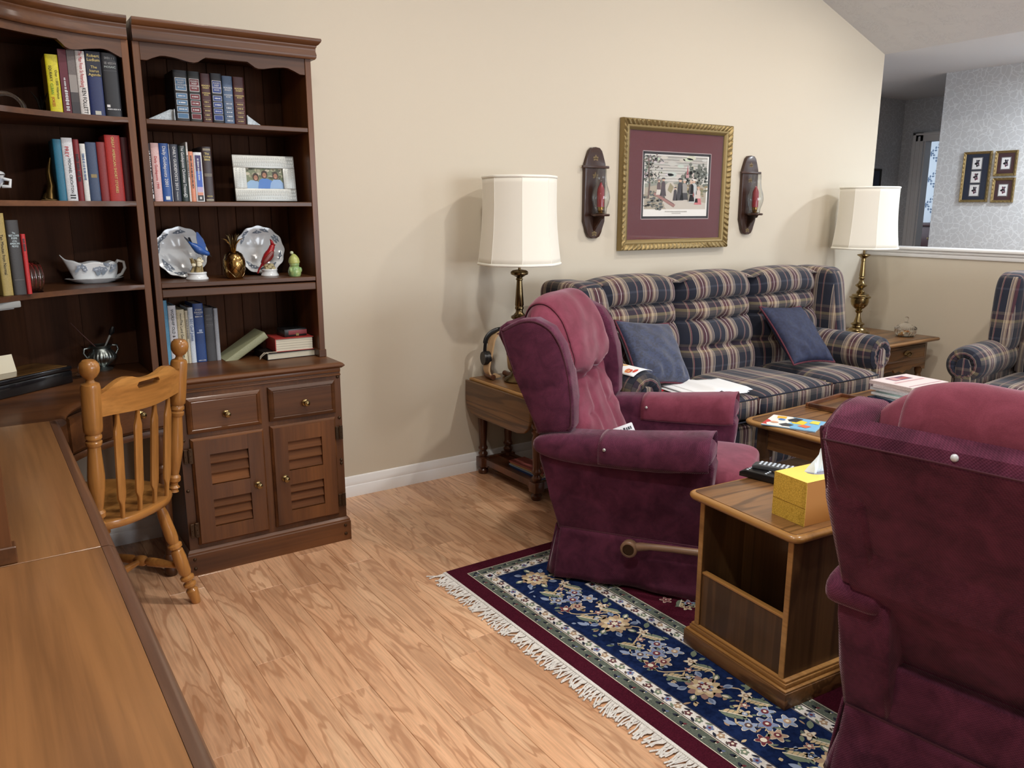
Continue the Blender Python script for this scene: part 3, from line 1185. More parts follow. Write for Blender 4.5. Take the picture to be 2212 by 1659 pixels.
def base_cabinet(t, w, dep, louvred=True):
    G().box(0, w, 0, dep, 0.1, DT - 0.025).build('carcass', M['walnut_z'], t)
    # plinth with moulded cap
    pr = [(0, 0.0), (0.013, 0.0), (0.013, 0.084), (0.0105, 0.088), (0.0105, 0.094), (0.006, 0.1), (0.003, 0.104), (0, 0.104)]
    g = G()
    path = [(0, dep, -1, 0), (0, 0, -1, -1), (w, 0, 1, -1), (w, dep, 1, 0)]
    g.sweep(path, pr)
    g.build('plinth', M['walnut'], t, smooth=30)
    g = G()
    moulded_top(g, w, 0, dep, DT - 0.024, DT, 0.016)
    g.build('top', M['walnut'], t, smooth=30)
    g = G()
    for z0, z1, o in ((0.742, 0.758, 0.006), (0.727, 0.7335, 0.008), (0.7335, 0.737, 0.004)):
        g.box(-0.0, w, -o, 0.002, z0, z1, 0.0015)
    g.build('top_moulding', M['walnut'], t)
    for sx in (0.012, w - 0.012):
        for z in (0.03, 0.068):
            stud(t, sx, -0.013, z)
        for z in (0.75, 0.72, 0.545, 0.345, 0.5 if sx < 0.1 else 0.36):
            stud(t, sx, -0.0005, z)
    if louvred:
        d1 = raised_front(t, 'drawer', 0.029, 0.308, 0.568, 0.709)
        knob(d1, (0.172, -0.016, 0.633))
        d2 = raised_front(t, 'drawer', 0.339, 0.616, 0.572, 0.711)
        knob(d2, (0.485, -0.016, 0.634))
        louvre_door(t, 0.034, 0.310, 0.121, 0.549, 0.273, 0.326, 0.022)
        louvre_door(t, 0.338, 0.611, 0.125, 0.553, 0.383, 0.331, 0.624)
    else:
        nd = max(2, round(w / 0.4))
        ww = (w - 0.04) / nd
        for k in range(nd):
            for z0, z1 in ((0.57, 0.71), (0.35, 0.55), (0.13, 0.33)):
                d1 = raised_front(t, 'drawer', 0.03 + k * ww, 0.01 + (k + 1) * ww, z0, z1)
                knob(d1, (0.02 + (k + 0.5) * ww, -0.016, (z0 + z1) / 2))


def valance_pts(w, zt, half=False):
    key = [(0.0, 1.138), (0.022, 1.138), (0.045, 1.150), (0.068, 1.160), (0.085, 1.161), (0.12, 1.156), (0.165, 1.147), (0.185, 1.1445), (0.2, 1.149), (0.214, 1.162), (0.226, 1.169)]
    L = [(x, z) for x, z in key]
    R = [(w - x, z) for x, z in key][::-1]
    return [(0, zt), (0.0, 1.138)][:1] + L + R + [(w, zt)]


CROWN = [(0, 1.198), (0.014, 1.198), (0.018, 1.204), (0.019, 1.214), (0.016, 1.228), (0.017, 1.240), (0.020, 1.244), (0.020, 1.248), (0.026, 1.252), (0.034, 1.262), (0.036, 1.268), (0.034, 1.274), (0, 1.274)]


def hutch(t, w, dep, left_return=True, right_return=True):
    """front face at y=0 facing -y, back at y=dep, stands at z=0 (on the cabinet top)"""
    st = 0.024
    for x0 in (0, w - st):
        g = G().box(x0, x0 + st, 0, dep, 0.0, 1.2, 0.0015, 1)
        g.build('side_panel', M['walnut_z'], t)
        f = G().box(x0 - (0.006 if (left_return or x0 > 0) and (right_return or x0 == 0) else 0), x0 + st + (0.003 if right_return or x0 == 0 else 0), -0.006, dep - 0.02, 0.0, 0.032, 0.002, 1)
        f.build('foot', M['walnut'], t)
    nb_ = 8
    bw = (w - 2 * st) / nb_
    for k in range(nb_):
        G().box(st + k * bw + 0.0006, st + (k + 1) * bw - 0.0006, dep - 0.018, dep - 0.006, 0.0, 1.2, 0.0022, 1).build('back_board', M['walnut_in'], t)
    for z in (0.938, 0.646, 0.343):
        g = G().box(st, w - st, 0.002, dep - 0.018, z - 0.018, z, 0.002, 1)
        g.build('shelf', M['walnut'], t)
    G().box(st, w - st, 0.004, 0.024, 0.288, 0.319, 0.003, 1).build('rail', M['walnut'], t)
    pts = [(st + x, z) for x, z in valance_pts(w - 2 * st, 1.21)]
    G().prism(pts, 0.003, 0.021, 'y', 0.0015, 1).build('valance', M['walnut'], t)
    g = G()
    cp = ([(0, dep, -1, 0), (0, 0, -1, -1)] if left_return else [(0.001, 0, 0, -1)]) + ([(w, 0, 1, -1), (w, dep, 1, 0)] if right_return else [(w - 0.001, 0, 0, -1)])
    g.sweep(cp, CROWN)
    g.build('crown', M['walnut'], t, smooth=40)
    G().box(0.0, w, 0.0, dep, 1.2, 1.272).build('roof_panel', M['walnut'], t)


# right louvred cabinet and its hutch
t = thing('louvred_cabinet', 'dark maple cabinet with two drawers above two louvred doors', 'cabinet', (0.580, 3.095, 0))
base_cabinet(t, 0.645, 0.466)
t = thing('bookcase_hutch', 'tall dark maple bookcase standing on the louvred cabinet', 'bookcase', (0.570, 3.247, DT))
hutch(t, 0.654, 0.326, left_return=False)

# ---- corner desk
CX, CY, CR = 0.565, 2.69, 0.40          # centre of the concave desk edge


def arc(cx, cy, R, a0, a1, n_):
    return [(cx + R * cos(a0 + (a1 - a0) * k / n_), cy + R * sin(a0 + (a1 - a0) * k / n_)) for k in range(n_ + 1)]


def arcpath(cx, cy, R, a0, a1, n_):
    return [(cx + R * cos(a), cy + R * sin(a), -cos(a), -sin(a)) for a in [a0 + (a1 - a0) * k / n_ for k in range(n_ + 1)]]


t = thing('corner_desk', 'dark maple corner desk with a concave curved front', 'desk', (0.0, 3.1, 0))
front = arc(CX, CY, CR, PI, PI / 2, 20)     # from left desk to cabinet
poly = front + [(0.572, 3.09), (0.572, YB - 0.02), (XL + 0.02, YB - 0.02), (XL + 0.02, 2.685)]
G().prism(poly, DT - 0.024, DT - 0.0005, 'z').build('top', M['walnut'], t, world=True)
nose = [(-0.004, DT), (0.010, DT), (0.018, DT - 0.004), (0.023, DT - 0.012), (0.021, DT - 0.018), (0.012, DT - 0.024), (-0.004, DT - 0.024)]
G().sweep(arcpath(CX, CY, CR - 0.0, PI, PI / 2, 24), nose).build('nosing', M['walnut'], t, world=True)
apr = [(-0.055, 0.575), (-0.03, 0.575), (-0.028, 0.757), (-0.055, 0.757)]
ap = G().sweep(arcpath(CX, CY, CR, PI, PI / 2, 24), apr).build('apron', M['walnut'], t, world=True)
for k, (a0, a1) in enumerate(((PI * 0.985, PI * 0.84), (PI * 0.825, PI * 0.675), (PI * 0.66, PI * 0.515))):
    dr = G().sweep(arcpath(CX, CY, CR, a0, a1, 10), [(-0.03, 0.605), (-0.020, 0.605), (-0.014, 0.613), (-0.014, 0.726), (-0.020, 0.734), (-0.03, 0.734)]).build('drawer', M['walnut'], t, world=True)
    am = (a0 + a1) / 2
    nx, ny = -cos(am), -sin(am)
    R3 = Matrix(((ny, 0, nx), (-nx, 0, ny), (0, -1, 0)))
    kp = [(0.0, 0.0), (0.013, 0.0), (0.0135, 0.003), (0.009, 0.005), (0.006, 0.008), (0.006, 0.014), (0.011, 0.018), (0.013, 0.022), (0.011, 0.027), (0.005, 0.03), (0, 0.0305)]
    G().lathe(kp, (CX + (CR + 0.014) * cos(am), CY + (CR + 0.014) * sin(am), 0.67), 14, R3).build('knob', M['brass'], dr, world=True)
G().sweep(arcpath(CX, CY, CR, PI, PI / 2, 24), [(-0.034, 0.575), (-0.022, 0.575), (-0.020, 0.590), (-0.024, 0.598), (-0.034, 0.6)]).build('apron_moulding', M['walnut'], t, world=True)
leg_prof = [(0.016, 0), (0.024, 0.012), (0.026, 0.03), (0.018, 0.045), (0.015, 0.06), (0.024, 0.068), (0.024, 0.08), (0.017, 0.09), (0.022, 0.2), (0.027, 0.36), (0.021, 0.42), (0.028, 0.43), (0.028, 0.445), (0.02, 0.455), (0.03, 0.47), (0.03, 0.576)]
for lx, ly in ((0.515, 3.145), (0.10, 2.735)):
    G().lathe(leg_prof, (lx, ly, 0), 16).build('leg', M['walnut_z'], t, world=True)
G().box(XL + 0.03, XL + 0.05, 2.72, YB - 0.03, 0.05, 0.757).build('end_panel', M['walnut_z'], t, world=True)

# ---- corner hutch with curved shelves
HX, HY, HR = 0.58, 2.56, 0.685
a_r = math.acos((0.553 - HX) / HR)
a_l = PI - math.asin((2.70 - HY) / HR)
t = thing('corner_hutch', 'dark maple corner bookcase with curved shelves on the corner desk', 'bookcase', (0.1, 3.2, DT))
ac = arc(HX, HY, HR, a_l, a_r, 24)
back = [(0.553, YB - 0.03), (0.15, YB - 0.03), (XL + 0.03, 3.0), (XL + 0.03, 2.70)]
for z in (0.938, 0.646, 0.343):
    pts = ac + back
    G().prism(pts, DT + z - 0.018, DT + z, 'z', 0.002, 1).build('shelf', M['walnut'], t, world=True)
for nm, x0, x1, y0, y1 in (('side_panel', 0.533, 0.557, 3.243, YB - 0.025), ('side_panel', XL + 0.03, ac[0][0] + 0.004, 2.69, 2.712)):
    G().box(x0, x1, y0, y1, DT, DT + 1.2, 0.0015, 1).build(nm, M['walnut_z'], t, world=True)


def back_run(p, q, nbd):
    p, q = Vector((*p, 0)), Vector((*q, 0))
    d_ = (q - p) / nbd
    nrm = Vector((-d_.y, d_.x, 0)).normalized() * 0.01
    for k in range(nbd):
        a, b = p + d_ * k + d_.normalized() * 0.0006, p + d_ * (k + 1) - d_.normalized() * 0.0006
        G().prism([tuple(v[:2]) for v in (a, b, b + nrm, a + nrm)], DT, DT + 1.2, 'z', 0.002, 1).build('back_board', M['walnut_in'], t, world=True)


back_run((0.535, YB - 0.03), (0.15, YB - 0.03), 2)
back_run((0.15, YB - 0.03), (XL + 0.03, 3.0), 4)
back_run((XL + 0.03, 3.0), (XL + 0.03, 2.712), 2)
G().prism(arc(HX, HY, HR, a_l, a_r, 24) + back, DT + 1.2, DT + 1.27, 'z').build('roof_panel', M['walnut'], t, world=True)
G().sweep(arcpath(HX, HY, HR, a_l, a_r, 30), [(o, DT + z) for o, z in CROWN]).build('crown', M['walnut'], t, world=True, smooth=40)
# scalloped curved valance
arcL = HR * (a_l - a_r)
kz = [(0.0, 1.138), (0.022, 1.138), (0.045, 1.150), (0.068, 1.160), (0.085, 1.161), (0.12, 1.156), (0.165, 1.147), (0.185, 1.1445), (0.2, 1.149), (0.214, 1.162), (0.226, 1.172), (arcL / 2, 1.172)]
xs_, zs_ = [a for a, b in kz], [b for a, b in kz]
g = G()
rows = []
for k in range(73):
    u = k / 72
    a = a_l + (a_r - a_l) * u
    s_ = min(u, 1 - u) * arcL
    zb = float(np.interp(s_, xs_, zs_))
    ring_ = []
    for R_, z in ((HR, zb), (HR, 1.21), (HR + 0.018, 1.21), (HR + 0.018, zb)):
        ring_.append(g.bm.verts.new((HX + R_ * cos(a), HY + R_ * sin(a), DT + z)))
    rows.append(ring_)
for p, q in zip(rows, rows[1:]):
    for k in range(4):
        g.bm.faces.new((p[k], p[(k + 1) % 4], q[(k + 1) % 4], q[k]))
g.bm.faces.new(rows[0])
g.bm.faces.new(rows[-1])
g.build('valance', M['walnut'], t, world=True)
# slim lamp under the third shelf
t = thing('shelf_light', 'slim grey strip light fixed under the curved shelf of the corner bookcase', 'light', (0.03, 3.0, DT + 0.325))
G().box(-0.17, 0.12, -0.0, 0.045, -0.022, 0, 0.004).xf(Matrix.Rotation(0.62, 4, 'Z')).build('housing', plain('strip_grey', srgb(150, 152, 150), 0.5), t)
G().box(-0.15, 0.10, 0.008, 0.037, -0.026, -0.021, 0.002).xf(Matrix.Rotation(0.62, 4, 'Z')).build('diffuser', plain('strip_diffuser', srgb(176, 178, 176), 0.6), t)


def left_desk(name, label, y0, y1):
    """unit along the left wall; front faces +x"""
    w_ = y1 - y0
    xf_ = 0.143
    t = thing(name, label, 'desk', (xf_, y0, 0), PI / 2)
    dep = xf_ - XL - 0.02
    # local x runs along world +y, local -y is world +x
    G().box(0.0, w_, 0.02, dep, 0.1, DT - 0.025).build('carcass', M['walnut_z'], t)
    pr = [(0, 0.0), (0.013, 0.0), (0.013, 0.084), (0.0105, 0.088), (0.0105, 0.094), (0.006, 0.1), (0.003, 0.104), (0, 0.104)]
    G().sweep([(0, 0.02, 0, -1), (w_, 0.02, 0, -1)], pr).build('plinth', M['walnut'], t)
    G().box(0.0006, w_ - 0.0006, 0.0003, dep, DT - 0.024, DT, 0.0008, 1).build('top', M['desk_top_l'], t)
    pr = [(-0.0, DT - 0.0004), (0.012, DT - 0.0004), (0.019, DT - 0.004), (0.024, DT - 0.011), (0.023, DT - 0.016), (0.014, DT - 0.024), (0, DT - 0.024)]
    G().sweep([(0.0008, -0.0003, 0, -1), (w_ - 0.0008, -0.0003, 0, -1)], pr).build('edge_strip', M['desk_edge_l'], t, smooth=50)
    nd = max(2, round(w_ / 0.4))
    ww = (w_ - 0.04) / nd
    for k in range(nd):
        for z0, z1 in ((0.57, 0.71), (0.35, 0.55), (0.13, 0.33)):
            d1 = raised_front(t, 'drawer', 0.03 + k * ww, 0.01 + (k + 1) * ww, z0, z1, 0.02)
            knob(d1, (0.02 + (k + 0.5) * ww, 0.004, (z0 + z1) / 2))
    return t


M['desk_top_l'] = wood('maple_top_along', srgb(92, 61, 38), srgb(122, 84, 52), srgb(144, 101, 62), 'x', scale=0.75, rough=0.3, coat=0.35, contour=10, lines=0.3)
M['desk_edge_l'] = wood('maple_edge_along', srgb(72, 48, 36), srgb(92, 64, 48), srgb(106, 72, 50), 'x', rough=0.32, coat=0.3)
left_desk('long_desk', 'brown maple desk along the near edge, closest to the viewer', -0.35, 1.588)
left_desk('writing_desk', 'brown maple desk section between the corner desk and the seam', 1.590, 2.684)
t = thing('desk_hutch', 'dark maple hutch on the writing desk, only its foot in view', 'bookcase', (0.004, 1.598, DT), PI / 2)
hutch(t, 1.05, 0.40, right_return=False)
# rotated so that its front looks along +x: local y runs to -x


# ---- Windsor chair
t = thing('windsor_chair', 'honey maple Windsor chair with turned posts and arrow spindles at the corner desk', 'chair', (0.263, 2.892, 0), math.radians(40))
SZ = 0.442
g = G()
outline = []
for k in range(48):
    a = 2 * PI * k / 48
    cxx, cyy = cos(a), sin(a)
    rx_ = 0.218 * (1 - 0.07 * max(0, -cyy))
    outline.append((math.copysign(abs(cxx) ** 0.72, cxx) * rx_, math.copysign(abs(cyy) ** 0.78, cyy) * 0.222))
n0 = g.n()
ringz = [(0.86, SZ - 0.036), (0.97, SZ - 0.028), (1.0, SZ - 0.012), (0.985, SZ - 0.002), (0.95, SZ), (0.8, SZ - 0.003), (0.5, SZ - 0.011), (0.2, SZ - 0.013)]
rows = [[g.bm.verts.new((x * s_, y * s_, z)) for x, y in outline] for s_, z in ringz]
for p, q in zip(rows, rows[1:]):
    for k in range(48):
        g.bm.faces.new((p[k], p[(k + 1) % 48], q[(k + 1) % 48], q[k]))
g.bm.faces.new(rows[-1])
g.bm.faces.new(rows[0][::-1])
g.build('seat', M['honey_x'], t, smooth=50)


def turned(p0, p1, prof, seg=16):
    """prof: (radius, t 0..1) from p0 to p1"""
    p0, p1 = Vector(p0), Vector(p1)
    d_ = p1 - p0
    L = d_.length
    R3 = d_.to_track_quat('Z', 'Y').to_matrix()
    return G().lathe([(r, tt * L) for r, tt in prof], p0, seg, R3)


legp = [(0.0, 0), (0.014, 0.0), (0.0165, 0.02), (0.02, 0.10), (0.021, 0.13), (0.013, 0.15), (0.013, 0.16), (0.022, 0.175), (0.0225, 0.195), (0.014, 0.21), (0.014, 0.225), (0.024, 0.24), (0.0245, 0.26), (0.016, 0.275), (0.022, 0.31), (0.0235, 0.45), (0.021, 0.52), (0.015, 0.535), (0.024, 0.55), (0.0245, 0.575), (0.017, 0.59), (0.021, 0.63), (0.0215, 0.69), (0.019, 0.86), (0.0145, 0.93), (0.021, 0.95), (0.021, 0.985), (0.014, 1.0)]
feet = {}
for sx in (-1, 1):
    for sy in (-1, 1):
        p0 = Vector((sx * 0.192, sy * 0.205, 0))
        p1 = Vector((sx * 0.125, sy * 0.135, SZ - 0.03))
        feet[(sx, sy)] = (p0, p1)
        turned(p0, p1, legp).build('leg', M['honey'], t)
strp = [(0.009, 0), (0.011, 0.1), (0.016, 0.3), (0.017, 0.4), (0.011, 0.43), (0.019, 0.46), (0.02, 0.5), (0.019, 0.54), (0.011, 0.57), (0.017, 0.6), (0.016, 0.7), (0.011, 0.9), (0.009, 1)]
mid = {}
for sx in (-1, 1):
    a = feet[(sx, -1)][0].lerp(feet[(sx, -1)][1], 0.36)
    b = feet[(sx, 1)][0].lerp(feet[(sx, 1)][1], 0.36)
    mid[sx] = (a + b) / 2
    turned(a, b, strp, 14).build('stretcher', M['honey_x'], t)
turned(mid[-1], mid[1], strp, 14).build('stretcher', M['honey_x'], t)
postp = [(0.0, 0), (0.017, 0.0), (0.013, 0.015), (0.02, 0.03), (0.013, 0.045), (0.013, 0.06), (0.021, 0.075), (0.021, 0.1), (0.0145, 0.115), (0.018, 0.16), (0.024, 0.26), (0.025, 0.32), (0.02, 0.45), (0.018, 0.5), (0.023, 0.512), (0.0235, 0.53), (0.019, 0.537), (0.019, 0.543), (0.0235, 0.55), (0.0235, 0.565), (0.02, 0.575), (0.0265, 0.59), (0.0275, 0.62), (0.0275, 0.845), (0.025, 0.862), (0.014, 0.872), (0.011, 0.885), (0.012, 0.893), (0.02, 0.905), (0.0275, 0.93), (0.029, 0.952), (0.0265, 0.976), (0.018, 0.993), (0, 1.0)]
for sx in (-1, 1):
    turned((sx * 0.172, -0.168, SZ - 0.012), (sx * 0.200, -0.228, 0.972), postp, 20).build('post', M['honey'], t)


def arch_y(x, z):
    """curve of the back: middle sits further back"""
    f_ = (z - SZ) / 0.5
    return -0.168 - 0.06 * f_ - 0.030 * (1 - (x / 0.19) ** 2)


# crest rail with hand slot, built as a curved slab
g = G()
nx_ = 40


def crest_top(x):
    q = abs(x) / 0.176
    return 0.862 + float(np.interp(q, [0, .12, .25, .4, .5, .62, .75, .88, 1], [.021, .0215, .026, .035, .037, .034, .023, .009, 0]))


def crest_bot(x):
    return 0.787 - 0.004 * cos(x / 0.176 * PI)


slot0, slot1, sz0, sz1 = -0.05, 0.05, 0.853, 0.874
xsr = sorted(set([-0.176 + 0.352 * k / nx_ for k in range(nx_ + 1)] + [slot0, slot1]))
grid = []
for x in xsr:
    zt, zb = crest_top(x), crest_bot(x)
    rnd = 0.0
    if slot0 <= x <= slot1:
        e = max(0.0, (abs(x) - 0.04) / 0.01)
        rnd = 0.0095 * (1 - math.sqrt(max(0, 1 - e * e))) if e > 0 else 0.0
    zc = (sz0 + sz1) / 2
    zsq = [zb, (zb + sz0) / 2, sz0 + rnd, sz1 - rnd, (sz1 + zt) / 2, zt]
    grid.append([[g.bm.verts.new((x, arch_y(x, z) + dy, z)) for z in zsq] for dy in (-0.011, 0.011)])
for i in range(len(xsr) - 1):
    A, B = grid[i], grid[i + 1]
    hole = slot0 <= xsr[i] and xsr[i + 1] <= slot1 + 1e-9
    for s_ in (0, 1):
        for j in range(5):
            if hole and j == 2:
                continue
            g.bm.faces.new((A[s_][j], B[s_][j], B[s_][j + 1], A[s_][j + 1]))
    for j in (0, 5) + ((2, 3) if hole else ()):
        g.bm.faces.new((A[0][j], B[0][j], B[1][j], A[1][j]))
for i in (0, len(xsr) - 1):
    for j in range(5):
        g.bm.faces.new((grid[i][0][j], grid[i][1][j], grid[i][1][j + 1], grid[i][0][j + 1]))
g.build('crest_rail', M['honey_x'], t, smooth=50)
# arrow spindles: flat paddles with narrow ends
for k in range(4):
    xb, xt = (-0.102 + 0.068 * k), (-0.115 + 0.0767 * k)
    prof = [(0, 0.006, 0.006), (0.12, 0.0065, 0.0065), (0.15, 0.0075, 0.0065), (0.2, 0.0155, 0.006), (0.25, 0.0165, 0.006), (0.78, 0.0155, 0.006), (0.83, 0.015, 0.006), (0.9, 0.007, 0.0065), (0.94, 0.006, 0.006), (1, 0.005, 0.005)]
    p0 = Vector((xb, -0.186 - 0.018 * (1 - (xb / 0.15) ** 2), SZ - 0.006))
    p1 = Vector((xt, arch_y(xt, 0.79), 0.795))
    g = G()
    rows = []
    for tt, hw, ht in prof:
        c = p0.lerp(p1, tt)
        rows.append([g.bm.verts.new(c + Vector((hw * sx, ht * sy, 0))) for sx, sy in ((-1, -0.55), (-0.7, -1), (0.7, -1), (1, -0.55), (1, 0.55), (0.7, 1), (-0.7, 1), (-1, 0.55))])
    for p, q in zip(rows, rows[1:]):
        for j in range(8):
            g.bm.faces.new((p[j], p[(j + 1) % 8], q[(j + 1) % 8], q[j]))
    g.bm.faces.new(rows[0][::-1])
    g.bm.faces.new(rows[-1])
    g.build('spindle', M['honey'], t, smooth=30)

# ================================================================== MAROON RECLINERS
def gauss(x, s_):
    return math.exp(-(x / s_) ** 2)


BP = [(0.16, 0.41), (0.125, 0.46), (0.095, 0.53), (0.055, 0.62), (0.022, 0.70), (0.010, 0.75), (0.022, 0.80), (0.012, 0.86), (-0.012, 0.93), (-0.045, 0.995), (-0.09, 1.042), (-0.135, 1.056), (-0.178, 1.043), (-0.205, 1.005), (-0.214, 0.95), (-0.205, 0.88)]


def spline(P_, m):
    out = []
    n_ = len(P_)
    for i in range(n_ - 1):
        p0, p1, p2, p3 = P_[max(i - 1, 0)], P_[i], P_[i + 1], P_[min(i + 2, n_ - 1)]
        for k in range(m):
            t_ = k / m
            out.append(tuple(0.5 * ((2 * p1[d]) + (-p0[d] + p2[d]) * t_ + (2 * p0[d] - 5 * p1[d] + 4 * p2[d] - p3[d]) * t_ ** 2 + (-p0[d] + 3 * p1[d] - 3 * p2[d] + p3[d]) * t_ ** 3) for d in range(2)))
    out.append(P_[-1])
    return out


BS = spline(BP, 6)
BN = len(BS)


def back_pt(u, v, off=0.0, hw=0.305):
    """u 0..1 across, v 0..1 up the front, over the top and down the rear"""
    fi = v * (BN - 1)
    i = min(int(fi), BN - 2)
    f_ = fi - i
    y = BS[i][0] * (1 - f_) + BS[i + 1][0] * f_
    z = BS[i][1] * (1 - f_) + BS[i + 1][1] * f_
    ty, tz = BS[i + 1][0] - BS[i][0], BS[i + 1][1] - BS[i][1]
    L = math.hypot(ty, tz)
    ny, nz = tz / L, -ty / L
    q = abs(2 * u - 1)
    x = (2 * u - 1) * hw
    sink = 0.05 * q ** 5 + 0.008 * q ** 2
    front = 1.0 if v < 0.62 else max(0.0, 1 - (v - 0.62) / 0.15)
    tuft = 0.0
    for tx, tz_, a, sx_, sz_ in ((0.0, 0.75, 0.045, 0.035, 0.03), (-0.17, 0.75, 0.036, 0.05, 0.025), (0.17, 0.75, 0.036, 0.05, 0.025), (0, 0.75, 0.018, 0.2, 0.014), (0.13, 0.60, 0.016, 0.05, 0.012), (-0.13, 0.60, 0.016, 0.05, 0.012), (0.085, 0.60, 0.010, 0.02, 0.12), (-0.085, 0.60, 0.010, 0.02, 0.12), (0.0, 0.88, 0.004, 0.25, 0.012)):
        tuft += a * gauss(x - tx, sx_) * gauss(z - tz_, sz_)
    wr = 0.003 * sin(38 * x + 9 * z) * sin(23 * z + 4 * x) + 0.006 * sin(70 * z + 25 * abs(x)) * gauss(abs(x) - 0.22, 0.05) * gauss(z - 0.66, 0.16)
    d_ = -sink - (tuft - wr) * front + off
    return Vector((x, y + ny * d_, z + nz * d_ - (0.03 * q ** 4 if z > 0.9 else 0)))


def recliner(label, loc, rz):
    t = thing('recliner', label, 'armchair', loc, rz, 'maroon recliners on the rug')
    mr, mw = M['maroon'], M['maroon_worn']
    G().box(-0.33, 0.33, 0.03, 0.52, 0.06, 0.40, 0.01).build('base', mr, t)
    for s_ in (-1, 1):
        # side panel under the arm
        g = G()
        g.prism([(-0.005, 0.19), (0.53, 0.19), (0.555, 0.40), (0.565, 0.50), (0.54, 0.55), (-0.05, 0.54), (-0.09, 0.52), (-0.085, 0.46), (-0.04, 0.32)], s_ * 0.255, s_ * 0.375, 'x', 0.016, 3)
        g.build('side_panel', mr, t, smooth=60)
        # padded arm

        def aw(p, s_=s_):
            q = p.y / 0.33
            z = p.z * (0.95 + 0.12 * q) + 0.014 * q - 0.012 * (1 - q * q)
            return Vector((p.x * (1.0 + 0.12 * q), p.y, z))
        g = G().sell((s_ * 0.338, 0.228, 0.536), (0.088, 0.335, 0.068), 0.72, 0.32, 48, 22, aw)
        g.build('arm', mr, t, smooth=180)
        # arm cover: cloth sleeve over the front half of the arm
        g = G()

        def cov(u, v, s_=s_):
            y = 0.16 + 0.395 * v
            q = (y - 0.228) / 0.335
            a = math.radians(-18 + 216 * u)
            wob = 0.002 * sin(9 * v + 5 * u)
            k_ = 1.055 + wob * 4
            shrink = 1.0 if y < 0.53 else 0.97
            x = 0.088 * (1 + 0.12 * q) * math.copysign(abs(cos(a)) ** 0.72, cos(a)) * k_ * shrink
            z = 0.066 * (0.95 + 0.12 * q) * math.copysign(abs(sin(a)) ** 0.72, sin(a)) * k_ * shrink + 0.014 * q - 0.012 * (1 - q * q)
            if u < 0.04 or u > 0.96:
                z -= 0.012 * (0.6 + 0.6 * v)
            return (s_ * 0.338 + x, y, 0.536 + z)
        g.surf(cov, 28, 20)
        g.build('arm_cover', mw if s_ < 0 else mr, t, smooth=180, solid=0.003)
        G().sell((s_ * 0.338 + s_ * 0.096, 0.185, 0.545) if s_ > 0 else (s_ * 0.338 + 0.096, 0.185, 0.545), (0.005, 0.0065, 0.0065), 1, 1, 10, 6).build('pin', M['silver'], t)
        # wing
        wing = [(-0.095, 0.555), (0.035, 0.575), (0.048, 0.60), (0.045, 0.70), (0.03, 0.80), (0.0, 0.90), (-0.045, 0.965), (-0.11, 0.995), (-0.17, 0.988), (-0.235, 0.955), (-0.25, 0.94), (-0.19, 0.78)]
        g = G().prism(wing, s_ * 0.285, s_ * 0.372, 'x', 0.02, 4)
        g.build('wing', mr, t, smooth=60)
        wp = spline(wing[1:] , 5)
        cy_, cz_ = -0.09, 0.78
        g = G().tube([(s_ * 0.369, cy_ + (y - cy_) * 0.93, cz_ + (z - cz_) * 0.945) for y, z in wp], 0.0042, 6)
        g.build('piping', M['maroon_pipe'], t, smooth=180)
    # tufted inside back
    g = G().surf(lambda u, v: back_pt(u, v), 56, 80)
    g.build('back_cushion', mw, t, smooth=180)
    G().sell(tuple(back_pt(0.5, 0.285, -0.012)), (0.011, 0.006, 0.011), 1, 1, 12, 8).build('button', mw, t, smooth=180)
    # rear panel
    g = G()
    th = 0.05
    P0, P1 = (-0.262, 0.925), (0.07, 0.27)
    g.prism([(P0[0], P0[1]), (P0[0] + 0.008, P0[1] + 0.03), (P0[0] + 0.035, P0[1] + 0.05), (P0[0] + 0.075, P0[1] + 0.035), (P0[0] + 0.095, P0[1] - 0.02), (-0.11, 0.56), (P1[0] + 0.06, P1[1]), (P1[0], P1[1])], -0.355, 0.355, 'x', 0.012, 3)
    g.map(lambda c: (c.x * (1 - 0.06 * (0.95 - c.z) / 0.7), c.y, c.z))
    g.build('rear_panel', mr, t, smooth=32)
    g = G().tube([(-0.356, -0.262, 0.928), (-0.18, -0.264, 0.931), (0.18, -0.264, 0.931), (0.356, -0.262, 0.928)], 0.0022, 6)
    g.build('piping', M['maroon_pipe'], t, smooth=180)
    G().box(-0.36, 0.36, -0.008, 0.05, 0.19, 0.345, 0.008).build('rear_rail', mr, t)
    # head cover
    g = G()

    def hc(u, v):
        uu = 0.12 + 0.76 * u
        vv = 0.335 + 0.62 * v + 0.02 * sin(u * 5) * (1 - v)
        drop = 0.012 * sin(PI * u) * (1 - v) ** 3
        p = back_pt(uu, min(vv, 0.999), 0.007 + 0.004 * sin(11 * u) * (1 - v))
        p.z -= drop
        return p
    g.surf(hc, 40, 48)
    g.build('head_cover', mw, t, smooth=180, solid=0.003)
    G().sell((-0.105, -0.258, 0.945), (0.0075, 0.0065, 0.0075), 1, 1, 12, 8).build('pin', M['glassbead'], t)
    # seat and footrest
    def sw(p):
        return Vector((p.x, p.y, p.z + 0.012 * (1 - (p.x / 0.27) ** 2) * (1 if p.z > 0 else 0)))
    G().sell((0, 0.385, 0.365), (0.262, 0.29, 0.075), 0.42, 0.22, 56, 24, sw).build('seat_cushion', mw, t, smooth=180)
    G().sell((0, 0.60, 0.265), (0.262, 0.062, 0.15), 0.45, 0.25, 48, 20).build('footrest', mw, t, smooth=180)
    g = G().tube([(-0.256, 0.655, 0.385), (0, 0.668, 0.392), (0.256, 0.655, 0.385)], 0.004, 6)
    g.build('piping', M['maroon_pipe'], t, smooth=180)
    # skirt with kick pleats
    rr_ = random.Random(4)
